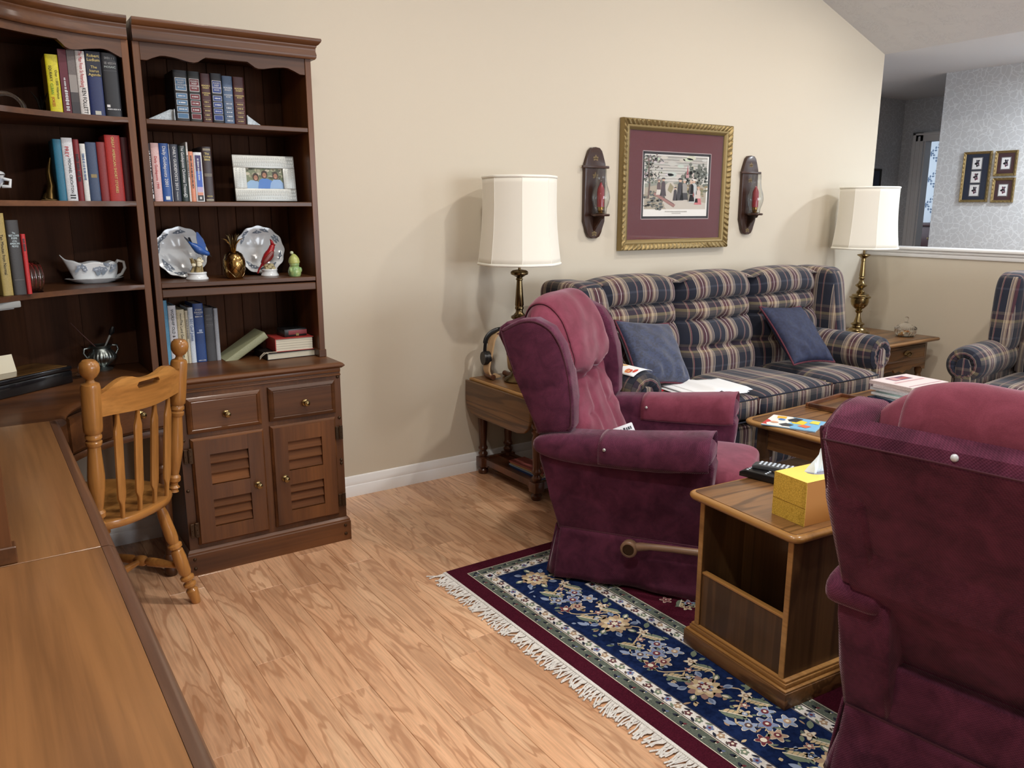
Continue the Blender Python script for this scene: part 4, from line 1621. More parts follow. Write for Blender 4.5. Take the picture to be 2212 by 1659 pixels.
    runs = [[(0.372, 0.53), (0.372, 0.005)], [(0.36, -0.012), (-0.36, -0.012)], [(-0.372, 0.005), (-0.372, 0.53)], [(-0.34, 0.545), (0.34, 0.545)]]
    for (ax_, ay_), (bx_, by_) in runs:
        d_ = Vector((bx_ - ax_, by_ - ay_))
        L = d_.length
        d_.normalize()
        nrm = Vector((d_.y, -d_.x)) * -1
        c0 = Vector(((ax_ + bx_) / 2, (ay_ + by_) / 2))
        if nrm.dot(c0 - Vector((0, 0.27))) < 0:
            nrm = -nrm
        ph = rr_.random() * 6

        def sk(u, v, ax_=ax_, ay_=ay_, d_=d_, L=L, nrm=nrm, ph=ph):
            flare = 0.004 + 0.020 * v + v * (0.010 * sin(ph + 7 * u) + 0.006 * sin(2.2 * ph + 17 * u))
            ext = 0.012 * v * (u - 0.5) * 2
            x = ax_ + d_.x * (L * u + ext) + nrm.x * flare
            y = ay_ + d_.y * (L * u + ext) + nrm.y * flare
            return (x, y, 0.205 - 0.193 * v)
        G().surf(sk, 40, 8).build('skirt', mr, t, smooth=180, solid=0.006)
        pts = [tuple(sk(k / 12, 0)) for k in range(13)]
        G().tube(pts, 0.0035, 6).build('piping', M['maroon_pipe'], t, smooth=180)
    for sx in (-1, 1):
        g = G().surf(lambda u, v, sx=sx: (sx * (0.352 + 0.022 * v) + sx * 0.022 * sin(PI * u) * v, -0.012 - 0.03 * v + 0.05 * u, 0.20 - 0.185 * v), 8, 6)
        g.build('pleat', mr, t, smooth=180, solid=0.006)
    # wooden lever on the right side
    g = G()
    g.lathe([(0.0, 0.0), (0.026, 0.0), (0.031, 0.005), (0.032, 0.03), (0.028, 0.035), (0.022, 0.036), (0.020, 0.034), (0, 0.034)], (0.40, 0.285, 0.178), 24, 'x')
    g.tube([(0.415, 0.295, 0.181), (0.416, 0.325, 0.19), (0.417, 0.36, 0.196), (0.418, 0.45, 0.201), (0.418, 0.60, 0.205)], [0.0165, 0.016, 0.0125, 0.012, 0.014], 12)
    g.lathe([(0.006, -0.03), (0.006, 0.03)], (0.385, 0.285, 0.178), 8, 'x')
    g.build('lever', M['lever'], t, smooth=45)
    G().lathe([(0.0185, 0.0), (0.0205, 0.0005), (0.0205, 0.0015), (0.0185, 0.0015), (0.0185, 0)], (0.4345, 0.285, 0.178), 20, 'x').build('lever_emblem', M['hinge'], t)
    return t


M['glassbead'] = plain('glass_bead', srgb(206, 212, 220), 0.1, 0.2)
rec1 = recliner('worn maroon wing recliner beside the drop-leaf table, seen from its side', (2.063, 2.484, 0.012), math.radians(-146.06))
rec2 = copy_tree(rec1)
rec2.location = (1.716, 0.633, 0.012)
rec2.rotation_euler = (0, 0, math.radians(-82.3))
rec2['label'] = 'maroon wing recliner with its dark back turned to the viewer'

# ================================================================== PLAID SOFA
PL = M['plaid']
t = thing('plaid_sofa', 'long navy and tan plaid reclining sofa against the beige wall', 'sofa', (3.49, 3.05, 0))


def plaid_build(g, name, ax=None, uvdone=False, parent=None, smooth=180):
    if not uvdone:
        g.boxuv(ax)
    return g.build(name, PL, parent or t, smooth=smooth, world=True)


SB = [2.655, 3.272, 3.888, 4.505]
prof = [(3.075, 0.44), (3.062, 0.49), (3.06, 0.55), (3.075, 0.60), (3.105, 0.632), (3.085, 0.665), (3.09, 0.72), (3.125, 0.768), (3.152, 0.782), (3.13, 0.80), (3.125, 0.845), (3.155, 0.885), (3.178, 0.896), (3.138, 0.912), (3.125, 0.955), (3.14, 1.005), (3.18, 1.04), (3.24, 1.056), (3.30, 1.052), (3.35, 1.03), (3.38, 0.98), (3.385, 0.90)]
PS = spline(prof, 4)
PN = len(PS)
acc = [0.0]
for a, b in zip(PS, PS[1:]):
    acc.append(acc[-1] + math.hypot(a[0] - b[0], a[1] - b[1]))


def back_sec(x0, x1, tufts):
    def fn(u, v):
        fi = v * (PN - 1)
        i = min(int(fi), PN - 2)
        f_ = fi - i
        y = PS[i][0] * (1 - f_) + PS[i + 1][0] * f_
        z = PS[i][1] * (1 - f_) + PS[i + 1][1] * f_
        q = abs(2 * u - 1)
        x = x0 + (x1 - x0) * u
        base = 3.10 + 0.20 * max(0, z - 0.45)
        edge = q ** 7
        if v < 0.75:
            y = y + (max(base + 0.055, y) - y) * edge * 0.9
        z2 = z - (0.035 * q ** 3) * max(0, min(1, (z - 0.86) / 0.16))
        for tx, tz in tufts:
            d_ = gauss(x - tx, 0.03) * gauss(z - tz, 0.028)
            y += 0.03 * d_ * (1 if v < 0.7 else 0)
            if abs(z - tz) < 0.12:
                x += 0
        y += 0.003 * sin(24 * x + 13 * z) * (1 if v < 0.7 else 0)
        return (x, y, z2)

    def uv(u, v):
        x = x0 + (x1 - x0) * u
        fi = v * (PN - 1)
        i = min(int(fi), PN - 1)
        zz = PS[i][1]
        # stripes pinch towards the tufts
        for tx, tz in tufts:
            x += 0.012 * math.tanh((x - tx) / 0.03) * gauss(x - tx, 0.07) * gauss(zz - tz, 0.07)
        return (x, acc[i])
    return fn, uv


for k in range(3):
    x0, x1 = SB[k], SB[k + 1]
    xm = (x0 + x1) / 2
    tu = [(xm - 0.09, 0.635), (xm + 0.09, 0.635), (xm - 0.2, 0.79), (xm, 0.785), (xm + 0.2, 0.79)]
    fn, uv = back_sec(x0, x1, tu)
    plaid_build(G().surf(fn, 52, PN * 1, uv=uv), 'back_cushion', uvdone=True)
# outside back and shoulders
g = G().box(2.60, 4.56, 3.33, 3.45, 0.08, 0.97, 0.03, 3)
plaid_build(g, 'back_frame')
for s_, xa in ((-1, 2.50), (1, 4.66)):
    xm_, hw_ = (2.585, 0.088) if s_ < 0 else (4.578, 0.092)

    def ww_(p, s_=s_):
        q = p.z / 0.25
        return Vector((p.x * (1 + 0.12 * q) + s_ * 0.018 * max(0, q), p.y * (0.98 - 0.05 * q) + 0.035 * q + 0.02 * p.x * s_ / 0.09, p.z))
    g = G().sell((xm_, 3.225, 0.79), (hw_, 0.20, 0.25), 0.38, 0.42, 44, 26, ww_)
    plaid_build(g, 'wing', 'y')
# arms: roll over panel with scroll front
for s_, xc in ((-1, 2.552), (1, 4.452)):
    g = G()

    def roll(u, v, xc=xc, s_=s_):
        a = math.radians(-60 + 300 * u)
        y = 2.665 + 0.50 * v
        r_ = 0.112 - 0.012 * (1 - min(1, v * 8)) ** 2
        return (xc - s_ * 0 + r_ * cos(a) * (1 if True else 1), y, 0.552 + r_ * 0.98 * sin(a))
    g.surf(roll, 40, 14, uv=lambda u, v: (2.665 + 0.5 * v, u * 0.62))
    plaid_build(g, 'arm', uvdone=True)
    # front scroll: gathered ring plus centre
    g = G()

    def face(u, v, xc=xc):
        a = 2 * PI * u
        r_ = 0.100 * (1 - v) + 0.036 * v
        yy = 2.663 - 0.016 * sin(PI * min(1, v * 1.1)) + 0.006 * sin(14 * a) * (v * (1 - v) * 2)
        return (xc + r_ * cos(a), yy, 0.552 + r_ * sin(a))
    g.surf(face, 56, 8, cu=True, uv=lambda u, v: (0.02 + 0.05 * v, u * 0.5))
    plaid_build(g, 'scroll', uvdone=True)
    g = G()
    g.prism([(xc - 0.034, 0.05), (xc + 0.036, 0.05), (xc + 0.038, 0.30), (xc + 0.05, 0.48), (xc + 0.046, 0.545), (xc + 0.028, 0.585), (xc - 0.004, 0.594), (xc - 0.03, 0.575), (xc - 0.038, 0.535), (xc - 0.03, 0.45)] if s_ < 0 else [(xc - 0.036, 0.05), (xc + 0.034, 0.05), (xc + 0.03, 0.45), (xc + 0.038, 0.535), (xc + 0.03, 0.575), (xc + 0.004, 0.594), (xc - 0.028, 0.585), (xc - 0.046, 0.545), (xc - 0.05, 0.48), (xc - 0.038, 0.30)], 2.648, 2.70, 'y', 0.006, 2)
    plaid_build(g, 'arm_front', smooth=60)
    g = G().box(xc - 0.075, xc + 0.075, 2.68, 3.38, 0.05, 0.53, 0.015)
    plaid_build(g, 'arm_side', 'y', smooth=60)
# seats
for k in range(3):
    x0, x1 = SB[k], SB[k + 1]
    if k == 0:
        x0 += 0.01
    if k == 2:
        x1 -= 0.16
    xm, hw = (x0 + x1) / 2, (x1 - x0) / 2

    def sw2(p, hw=hw):
        return Vector((p.x, p.y, p.z + (0.028 * (1 - (p.x / hw) ** 4) * (1 - (p.y / 0.31) ** 4) if p.z > 0 else 0)))
    g = G().sell((xm, 2.862, 0.408), (hw - 0.001, 0.292, 0.062), 0.34, 0.14, 60, 22, sw2)
    plaid_build(g, 'seat_cushion')
    yy = 2.572
    G().tube([(x0 + 0.012, yy + 0.02, 0.455), (x0 + 0.05, yy + 0.006, 0.458), (xm, yy + 0.004, 0.459), (x1 - 0.05, yy + 0.006, 0.458), (x1 - 0.012, yy + 0.02, 0.455)], 0.0045, 6).build('piping', M['plaid_pipe'], t, world=True, smooth=180)
    g = G().sell((xm, 2.70, 0.19), (hw - 0.006, 0.10, 0.135), 0.3, 0.12, 48, 18)
    plaid_build(g, 'footrest')
    G().tube([(x0 + 0.015, 2.574, 0.348), (x1 - 0.015, 2.574, 0.348)], 0.004, 6).build('piping', M['plaid_pipe'], t, world=True, smooth=180)
G().box(2.66, 4.36, 2.70, 3.35, 0.05, 0.35).build('base', M['plaid_pipe'], t, world=True)
for xx in (2.55, 4.45):
    for yy in (2.72, 3.36):
        G().box(xx - 0.03, xx + 0.03, yy - 0.03, yy + 0.03, 0, 0.055, 0.004).build('foot', M['black'], t, world=True)

# ---- plaid armchair against the half wall, facing -x (local frame: front = -y)
t = thing('plaid_armchair', 'plaid wing armchair by the half wall, cut off by the picture edge', 'armchair', (5.11, 1.94, 0), -PI / 2 + 0.1)


def pb(g, name, ax=None, uvdone=False, smooth=180):
    if not uvdone:
        g.boxuv(ax)
    return g.build(name, PL, t, smooth=smooth)


for s_ in (-1, 1):
    xc = s_ * 0.375
    g = G()

    def roll(u, v, xc=xc):
        a = math.radians(-60 + 300 * u)
        r_ = 0.105 - 0.012 * (1 - min(1, v * 8)) ** 2
        return (xc + r_ * cos(a), -0.43 + 0.55 * v, 0.53 + r_ * sin(a))
    g.surf(roll, 36, 12, uv=lambda u, v: (0.55 * v, u * 0.6))
    pb(g, 'arm', uvdone=True)
    g = G()

    def face(u, v, xc=xc):
        a = 2 * PI * u
        r_ = 0.094 * (1 - v) + 0.034 * v
        return (xc + r_ * cos(a), -0.432 - 0.016 * sin(PI * min(1, v * 1.1)) + 0.006 * sin(14 * a) * (v * (1 - v) * 2), 0.53 + r_ * sin(a))
    g.surf(face, 56, 8, cu=True, uv=lambda u, v: (0.02 + 0.05 * v, u * 0.5))
    pb(g, 'scroll', uvdone=True)
    q = -s_
    g = G().prism([(xc + q * x_, z_) for x_, z_ in ((-0.034, 0.05), (0.036, 0.05), (0.038, 0.30), (0.05, 0.46), (0.046, 0.525), (0.028, 0.565), (-0.004, 0.572), (-0.03, 0.555), (-0.038, 0.515), (-0.03, 0.43))], -0.447, -0.40, 'y', 0.006, 2)
    pb(g, 'arm_front', smooth=60)
    pb(G().box(xc - 0.07, xc + 0.07, -0.41, 0.36, 0.05, 0.51, 0.015), 'arm_side', 'y', smooth=60)
    g = G().sell((s_ * 0.345, 0.155, 0.80), (0.075, 0.20, 0.235), 0.38, 0.42, 44, 26, lambda p: Vector((p.x * (1 + 0.1 * p.z / 0.23), p.y * (0.98 - 0.05 * p.z / 0.23) + 0.03 * p.z / 0.23, p.z)))
    pb(g, 'wing', 'y')
PSy = [(a - 3.075 + 0.06, b) for a, b in PS]
fnb, uvb = back_sec(-0.29, 0.29, [(-0.09, 0.635), (0.09, 0.635)])
g = G().surf(lambda u, v: (fnb(u, v)[0], fnb(u, v)[1] - 3.03, fnb(u, v)[2]), 44, PN, uv=uvb)
pb(g, 'back_cushion', uvdone=True)
pb(G().box(-0.33, 0.33, 0.25, 0.38, 0.08, 0.96, 0.03, 3), 'back_frame')
pb(G().sell((0, -0.19, 0.385), (0.272, 0.30, 0.07), 0.34, 0.16, 56, 20), 'seat_cushion')
G().tube([(-0.25, -0.482, 0.43), (0.25, -0.482, 0.43)], 0.0045, 6).build('piping', M['plaid_pipe'], t, smooth=180)
pb(G().sell((0, -0.36, 0.19), (0.27, 0.10, 0.13), 0.3, 0.14, 44, 18), 'footrest')
G().box(-0.3, 0.3, -0.32, 0.3, 0.05, 0.34).build('base', M['plaid_pipe'], t)
for xx in (-0.36, 0.36):
    for yy in (-0.36, 0.32):
        G().box(xx - 0.03, xx + 0.03, yy - 0.03, yy + 0.03, 0, 0.055, 0.004).build('foot', M['black'], t)


# ---- throw pillows
def pillow(label, c, wd, ht, th, mat, rot, group):
    t = thing('throw_pillow', label, 'pillow', c, 0, group)
    t.rotation_euler = rot

    def fn(sgn):
        def f(u, v):
            a, b = 2 * u - 1, 2 * v - 1
            k = (max(0, 1 - a ** 2) ** 0.42) * (max(0, 1 - b ** 2) ** 0.42)
            x = a * wd / 2 * (1 - 0.09 * (1 - b * b) * abs(a) ** 3)
            z = b * ht / 2 * (1 - 0.09 * (1 - a * a) * abs(b) ** 3)
            wr = 0.006 * sin(9 * a + 3 * b) * sin(7 * b) * k + 0.01 * gauss(b + 0.7, 0.2) * sin(14 * a) * k
            return (x, sgn * (th / 2 * k + wr * (1 if sgn < 0 else 0)), z)
        return f
    g = G().surf(fn(-1), 36, 36)
    g.surf(fn(1), 36, 36)
    g.build('cushion', mat, t, smooth=180)
    pts = []
    f = fn(1)
    for k in range(24):
        pts.append(f(k / 24, 0))
    for k in range(24):
        pts.append(f(1, k / 24))
    for k in range(24):
        pts.append(f(1 - k / 24, 1))
    for k in range(24):
        pts.append(f(0, 1 - k / 24))
    G().tube([(p[0], 0, p[2]) for p in pts], 0.0055, 7, closed=True).build('cord_trim', M['cord'], t, smooth=180)
    return t


pillow('navy damask throw pillow with maroon cord leaning at the sofa end nearest the recliner', (2.885, 2.965, 0.672), 0.40, 0.37, 0.13, M['damask'], (math.radians(-36), math.radians(7), math.radians(2)), 'navy throw pillows on the sofa')
pillow('plain navy throw pillow with maroon cord tilted against the far sofa arm', (4.03, 2.945, 0.672), 0.36, 0.42, 0.12, M['navy'], (math.radians(-44), math.radians(3), math.radians(-3)), 'navy throw pillows on the sofa')

# ================================================================== TABLES
def clipped_rect(x0, x1, y0, y1, c):
    """rectangle with softly cut corners"""
    o = []
    for cx, cy, a0 in ((x1 - c, y1 - c, 0), (x0 + c, y1 - c, PI / 2), (x0 + c, y0 + c, PI), (x1 - c, y0 + c, 1.5 * PI)):
        for k in range(6):
            a = a0 + PI / 2 * k / 5
            o.append((cx + c * cos(a), cy + c * sin(a)))
    return o


def slab_top(parent, outline, z0, z1, mat, edge_mat, edge=0.022, world=False):
    """flat field plus moulded edge ring"""
    cx = sum(p[0] for p in outline) / len(outline)
    cy = sum(p[1] for p in outline) / len(outline)
    n_ = len(outline)
    path = []
    for k in range(n_):
        p, a, b = Vector(outline[k]), Vector(outline[k - 1]), Vector(outline[(k + 1) % n_])
        tn = ((p - a).normalized() + (b - p).normalized()).normalized()
        nr = Vector((tn.y, -tn.x))
        if nr.dot(p - Vector((cx, cy))) < 0:
            nr = -nr
        path.append((p.x, p.y, nr.x, nr.y))
    G().prism([(x - nx * edge, y - ny * edge) for x, y, nx, ny in path], z0 + 0.001, z1, 'z').build('top', mat, parent, world=world)
    pr = [(-edge - 0.002, z1 - 0.0004), (-edge + 0.001, z1 - 0.0022), (-edge * 0.8, z1 - 0.0012), (-0.008, z1 - 0.002), (-0.002, z1 - 0.006), (0, z1 - 0.012), (-0.002, z1 - 0.018), (-0.008, z0 + 0.002), (-edge, z0), (-edge - 0.002, z0)]
    G().sweep(path, pr, closed=True).build('edge_moulding', edge_mat, parent, world=world, smooth=50)


# ---- side table between the recliners (magazine rack)
t = thing('magazine_table', 'oak side table with open magazine rack between the two recliners', 'side table', (1.763, 1.235, 0.011), math.radians(-4.5))
w_, d_ = 0.60, 0.425            # local x away from viewer, local y to the sofa
slab_top(t, clipped_rect(-0.012, w_, -0.004, d_ + 0.012, 0.035), 0.500, 0.526, M['oak'], M['oak_edge'], 0.018)
for y0 in (0.03, d_ - 0.045):
    G().box(0.022, w_ - 0.03, y0, y0 + 0.016, 0.055, 0.5, 0.001, 1).build('side_panel', M['oak_z'], t)
    G().box(0.018, 0.0225, y0 - 0.001, y0 + 0.017, 0.07, 0.5, 0.001, 1).build('edge_strip', M['oak_edge'], t)
G().box(0.20, 0.212, 0.046, d_ - 0.045, 0.08, 0.5).build('divider', M['oak_z'], t)
G().box(0.22, w_ - 0.04, 0.046, d_ - 0.045, 0.08, 0.098).build('floor_panel', M['oak_z'], t)
G().box(0.028, 0.20, 0.046, d_ - 0.045, 0.07, 0.085).build('rack_floor', M['oak_z'], t)
G().box(0.026, 0.042, 0.046, d_ - 0.045, 0.075, 0.255, 0.001, 1).build('rack_front', M['oak_z'], t)
G().box(0.0245, 0.0435, 0.0455, d_ - 0.0445, 0.2545, 0.262, 0.001, 1).build('rack_lip', M['oak_edge'], t)
for a, b, z0, z1, mt in ((0.0, 0.0, 0.0, 0.05, 'oak'), (0.003, 0.003, 0.05, 0.056, 'oak_edge'), (0.012, 0.012, 0.056, 0.07, 'oak_edge'), (0.016, 0.016, 0.07, 0.078, 'oak_edge')):
    G().box(a, w_ - 0.015 - a, b, d_ - b, z0, z1, 0.0025, 2).build('plinth' if mt == 'oak' else 'plinth_moulding', M['oak_y'] if mt == 'oak' else M['oak_edge'], t)

# tissue box
t = thing('tissue_box', 'yellow patterned tissue box on the magazine table', 'tissue box', (1.835, 1.272, 0.5375), math.radians(-6))
bw, bl, bh = 0.225, 0.118, 0.128
g = G()
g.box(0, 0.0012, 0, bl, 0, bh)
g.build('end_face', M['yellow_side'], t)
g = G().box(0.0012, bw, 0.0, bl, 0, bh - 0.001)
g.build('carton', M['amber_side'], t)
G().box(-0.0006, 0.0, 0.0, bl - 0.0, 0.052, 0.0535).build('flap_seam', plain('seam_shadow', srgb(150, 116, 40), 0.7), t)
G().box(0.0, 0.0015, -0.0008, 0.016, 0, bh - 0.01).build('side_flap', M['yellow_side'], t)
hole = disc(0.125, bl / 2, 0.058, 20, 0, 0.03)
g = G()
per = [(bw * k / 8, 0) for k in range(8)] + [(bw, bl * k / 4) for k in range(4)] + [(bw - bw * k / 8, bl) for k in range(8)] + [(0, bl - bl * k / 4) for k in range(4)]
ov = [g.bm.verts.new((x, y, bh)) for x, y in per]
iv = []
for x, y in per:
    a = math.atan2((y - bl / 2) / 0.03, (x - 0.125) / 0.058)
    iv.append(g.bm.verts.new((0.125 + 0.058 * cos(a), bl / 2 + 0.03 * sin(a), bh)))
for k in range(24):
    j = (k + 1) % 24
    g.bm.faces.new((ov[k], ov[j], iv[j], iv[k]))
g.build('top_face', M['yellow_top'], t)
G().prism(disc(0.125, bl / 2, 0.06, 20, 0, 0.032), bh - 0.0008, bh - 0.0003, 'z').build('film', plain('dusky_film', srgb(128, 124, 138), 0.25), t)
g = G()


def tis(u, v):
    a = (u - 0.5) * 2
    x = 0.118 + a * 0.05 * (1 - v * 0.55) + 0.012 * v
    y = bl / 2 + 0.012 * sin(5 * a + 1) * (1 - 0.4 * v) + 0.006 * sin(11 * a + 3 * v)
    z = bh - 0.002 + v * (0.05 + 0.028 * gauss(a + 0.45, 0.4) - 0.012 * (a > 0.3) * a)
    return (x, y, z)


g.surf(tis, 30, 12)
g.surf(lambda u, v: (0.125 + (u - 0.5) * 0.09, bl / 2 - 0.012 + 0.024 * u + 0.008 * sin(9 * u), bh - 0.002 + v * (0.045 * sin(PI * (0.15 + 0.75 * u)))), 20, 8)
g.build('tissue', M['tissue'], t, smooth=180, solid=0.0008)


# remotes
def remote(label, loc, rz, L, wd, hgt, mat, keys, tilt=0):
    t = thing('remote_control', label, 'remote', loc, rz, 'remotes on the magazine table')
    t.rotation_euler = (tilt, 0, rz)
    g = G().prism([(0, 0.0), (L, 0.0), (L - 0.004, hgt * 0.7), (L - 0.03, hgt), (0.02, hgt), (0.0, hgt * 0.6)], -wd / 2, wd / 2, 'y', 0.003, 2)
    g.build('body', mat, t, smooth=50)
    g = G()
    nx_, ny_ = keys
    for i in range(nx_):
        for j in range(ny_):
            x = 0.024 + (L - 0.06) * i / max(1, nx_ - 1)
            y = (-0.5 + (j + 0.5) / ny_) * wd * 0.82
            g.box(x - 0.0035, x + 0.0035, y - 0.0032, y + 0.0032, hgt - 0.0005, hgt + 0.0016, 0.0008, 1)
    k = g.build('keypad', M['key'], t)
    k['kind'] = 'stuff'
    return t


remote('flat black remote control underneath the keypad remote', (2.055, 1.672, 0.538), math.radians(-78), 0.19, 0.05, 0.024, M['black'], (3, 3))
remote('grey remote control with rows of pale keys resting on the black remote', (2.088, 1.655, 0.563), math.radians(-66), 0.20, 0.048, 0.016, M['grey_plastic'], (11, 4))

# ---- coffee table
t = thing('coffee_table', 'oak coffee table with moulded edge in front of the sofa', 'coffee table', (2.955, 1.83, 0.011), math.radians(1.5))
cw, cd = 1.22, 0.60
slab_top(t, clipped_rect(0, cw, 0, cd, 0.07), 0.395, 0.421, M['oak'], M['oak_edge'], 0.03)
G().box(0.07, 0.09, 0.07, cd - 0.07, 0.285, 0.396).build('apron', M['oak_y'], t)
G().box(cw - 0.09, cw - 0.07, 0.07, cd - 0.07, 0.285, 0.396).build('apron', M['oak_y'], t)
for y0 in (0.07, cd - 0.09):
    G().box(0.07, cw - 0.07, y0, y0 + 0.02, 0.285, 0.396).build('apron', M['oak'], t)
for lx in (0.06, cw - 0.115):
    for ly in (0.06, cd - 0.115):
        G().box(lx, lx + 0.055, ly, ly + 0.055, 0.24, 0.396, 0.003).lathe([(0.018, 0), (0.026, 0.02), (0.02, 0.05), (0.026, 0.09), (0.021, 0.13), (0.027, 0.22), (0.027, 0.24)], (lx + 0.0275, ly + 0.0275, 0), 14).build('leg', M['oak_z'], t)


# things on the coffee table
def magazine(name, label, cat, loc, rz, w_, h_, th, mat, polys=None, group=None):
    t = thing(name, label, cat, loc, rz, group)
    G().box(0, w_, 0, h_, 0.0004, th - 0.0004).build('pages', M['pages'], t)
    G().box(-0.0008, w_ + 0.0005, -0.0005, h_ + 0.0005, th - 0.0006, th, 0).box(-0.0008, w_ + 0.0005, -0.0005, h_ + 0.0005, 0, 0.0006).box(-0.001, 0.0, -0.0005, h_ + 0.0005, 0, th).build('cover', mat, t)
    if polys:
        colour_mesh('cover_print', [([(x * w_, y * h_, th + 0.0003 + 0.0002 * i) for x, y in pts], c) for i, (pts, c) in enumerate(polys)], M['print'], t)
    return t


rect = lambda x0, y0, x1, y1: [(x0, y0), (x1, y0), (x1, y1), (x0, y1)]
cartoon = [(rect(0, 0, 1, 1), (120, 180, 220)), ([(0, .45), (.3, .6), (.7, .5), (1, .62), (1, 1), (0, 1)], (236, 236, 232)), ([(.05, .9), (.2, .95), (.35, .88), (.5, .97), (.5, 1), (.05, 1)], (196, 60, 60)),
           ([(.1, .5), (.3, .45), (.38, .62), (.2, .72), (.08, .62)], (60, 62, 66)), ([(.4, .3), (.7, .28), (.82, .46), (.6, .58), (.42, .5)], (240, 206, 60)), ([(.55, .46), (.9, .4), (.95, .55), (.7, .66), (.55, .6)], (40, 42, 50)),
           ([(.15, .2), (.35, .14), (.42, .3), (.25, .38)], (226, 110, 70)), ([(.6, .06), (.9, .08), (.88, .22), (.64, .24)], (236, 214, 80)), ([(.75, .7), (.95, .72), (.92, .9), (.7, .86)], (230, 180, 60)), (disc(.3, .82, .08, 10), (214, 160, 130)), (disc(.62, .75, .07, 10), (70, 120, 190))]
magazine('comic_magazine', 'colourful cartoon-covered magazine near the end of the coffee table', 'magazine', (3.02, 2.075, 0.433), math.radians(22), 0.2, 0.24, 0.004, colmat(150, 190, 220), cartoon)
t = thing('wooden_tray', 'small brown wooden tray on the coffee table', 'tray', (3.40, 2.17, 0.4325), math.radians(6))
G().box(0, 0.34, 0, 0.22, 0, 0.008, 0.002).build('base', M['oak'], t)
for a in ((0, 0.34, 0, 0.016), (0, 0.34, 0.204, 0.22), (0, 0.016, 0.016, 0.204), (0.324, 0.34, 0.016, 0.204)):
    G().box(a[0], a[1], a[2], a[3], 0.004, 0.026, 0.004).build('rim', M['redwood'], t)
z = 0.4325
stack = [('dark navy cover at the bottom of the coffee table stack', (24, 34, 64), .30, .22, .012, 3), ('pale blue cover low in the coffee table stack', (176, 206, 222), .28, .215, .008, -4), ('white cover in the middle of the coffee table stack', (226, 230, 234), .285, .21, .007, 2), ('mint cover in the middle of the coffee table stack', (186, 216, 214), .28, .21, .008, -2), ('grey-white cover high in the coffee table stack', (214, 220, 228), .285, .215, .010, 5), ('red-lettered white cover near the top of the stack', (222, 214, 216), .28, .21, .010, 8)]
for i, (lb, c, w_, h_, th, a) in enumerate(stack):
    magazine('magazine', 'magazine with ' + lb, 'magazine', (3.78 + 0.005 * i, 2.10 - 0.012 * (i % 2), z), math.radians(a - 8), w_, h_, th + 0.004, colmat(*c), None, 'magazines stacked on the coffee table')
    z += th + 0.0045
t = magazine('picture_book', 'pink and white picture book lying on top of the coffee table stack', 'book', (3.80, 2.09, z), math.radians(-3), 0.31, 0.235, 0.018, colmat(222, 206, 206), [(rect(.03, .03, .97, .97), (228, 212, 212)), (rect(.28, .62, .76, .9), (120, 84, 110)), (rect(.32, .66, .5, .86), (200, 150, 150)), (rect(.52, .68, .72, .8), (176, 92, 84)), (rect(.1, .46, .9, .52), (206, 166, 170)), (rect(.06, .1, .94, .13), (190, 150, 160))])

# ---- drop-leaf end table (left)
t = thing('drop_leaf_table', 'oak drop-leaf end table with turned legs by the beige wall', 'end table', (2.40, 3.25, 0))
TX0, TX1, TY0, TY1, TZ = 2.115, 2.40, 2.955, 3.545, 0.535
pr_out = [(TX0, TY0 + 0.06), (TX0 + 0.02, TY0 + 0.02), (TX0 + 0.06, TY0), (TX1 - 0.06, TY0), (TX1 - 0.02, TY0 + 0.02), (TX1, TY0 + 0.06), (TX1, TY1 - 0.06), (TX1 - 0.02, TY1 - 0.02), (TX1 - 0.06, TY1), (TX0 + 0.06, TY1), (TX0 + 0.02, TY1 - 0.02), (TX0, TY1 - 0.06)]
slab_top(t, [(TX0 + 0.004, TY0), (TX1, TY0), (TX1, TY1), (TX0 + 0.004, TY1)], TZ - 0.024, TZ, M['oak_y'], M['oak_edge'], 0.02, world=True)
for s_, xx in ((-1, TX0 - 0.022), (1, TX1 + 0.003)):
    lf = [(TY0, TZ - 0.012), (TY1, TZ - 0.012), (TY1, TZ - 0.115), (TY1 - 0.012, TZ - 0.15), (TY1 - 0.05, TZ - 0.18), (TY1 - 0.11, TZ - 0.192), (TY0 + 0.11, TZ - 0.192), (TY0 + 0.05, TZ - 0.18), (TY0 + 0.012, TZ - 0.15), (TY0, TZ - 0.115)]
    G().prism(lf, xx, xx + 0.019, 'x', 0.005, 3).build('drop_leaf', M['oak_y'], t, world=True)
for y0 in (TY0 + 0.05, TY1 - 0.07):
    G().box(TX0 + 0.05, TX1 - 0.05, y0, y0 + 0.02, TZ - 0.12, TZ - 0.023).build('apron', M['oak'], t, world=True)
for x0 in (TX0 + 0.045, TX1 - 0.065):
    G().box(x0, x0 + 0.02, TY0 + 0.06, TY1 - 0.06, TZ - 0.12, TZ - 0.023).build('apron', M['oak_y'], t, world=True)
lp = [(0.022, 0), (0.027, 0.008), (0.028, 0.022), (0.02, 0.034), (0.018, 0.036), (0.027, 0.04)]
lp2 = [(0.027, 0.092), (0.018, 0.096), (0.024, 0.103), (0.026, 0.114), (0.018, 0.123), (0.017, 0.13), (0.025, 0.138), (0.026, 0.146), (0.02, 0.154), (0.019, 0.17), (0.024, 0.26), (0.026, 0.31), (0.019, 0.33), (0.026, 0.34), (0.026, 0.35), (0.019, 0.36), (0.028, 0.375), (0.028, 0.41)]
for lx in (2.183, 2.345):
    for ly in (3.02, 3.515):
        g = G().lathe(lp, (lx, ly, 0), 16)
        g.box(lx - 0.028, lx + 0.028, ly - 0.028, ly + 0.028, 0.04, 0.093, 0.003)
        g.lathe(lp2, (lx, ly, 0), 16)
        g.box(lx - 0.028, lx + 0.028, ly - 0.028, ly + 0.028, 0.41, TZ - 0.023, 0.003)
        g.build('leg', M['redwood'], t, world=True)
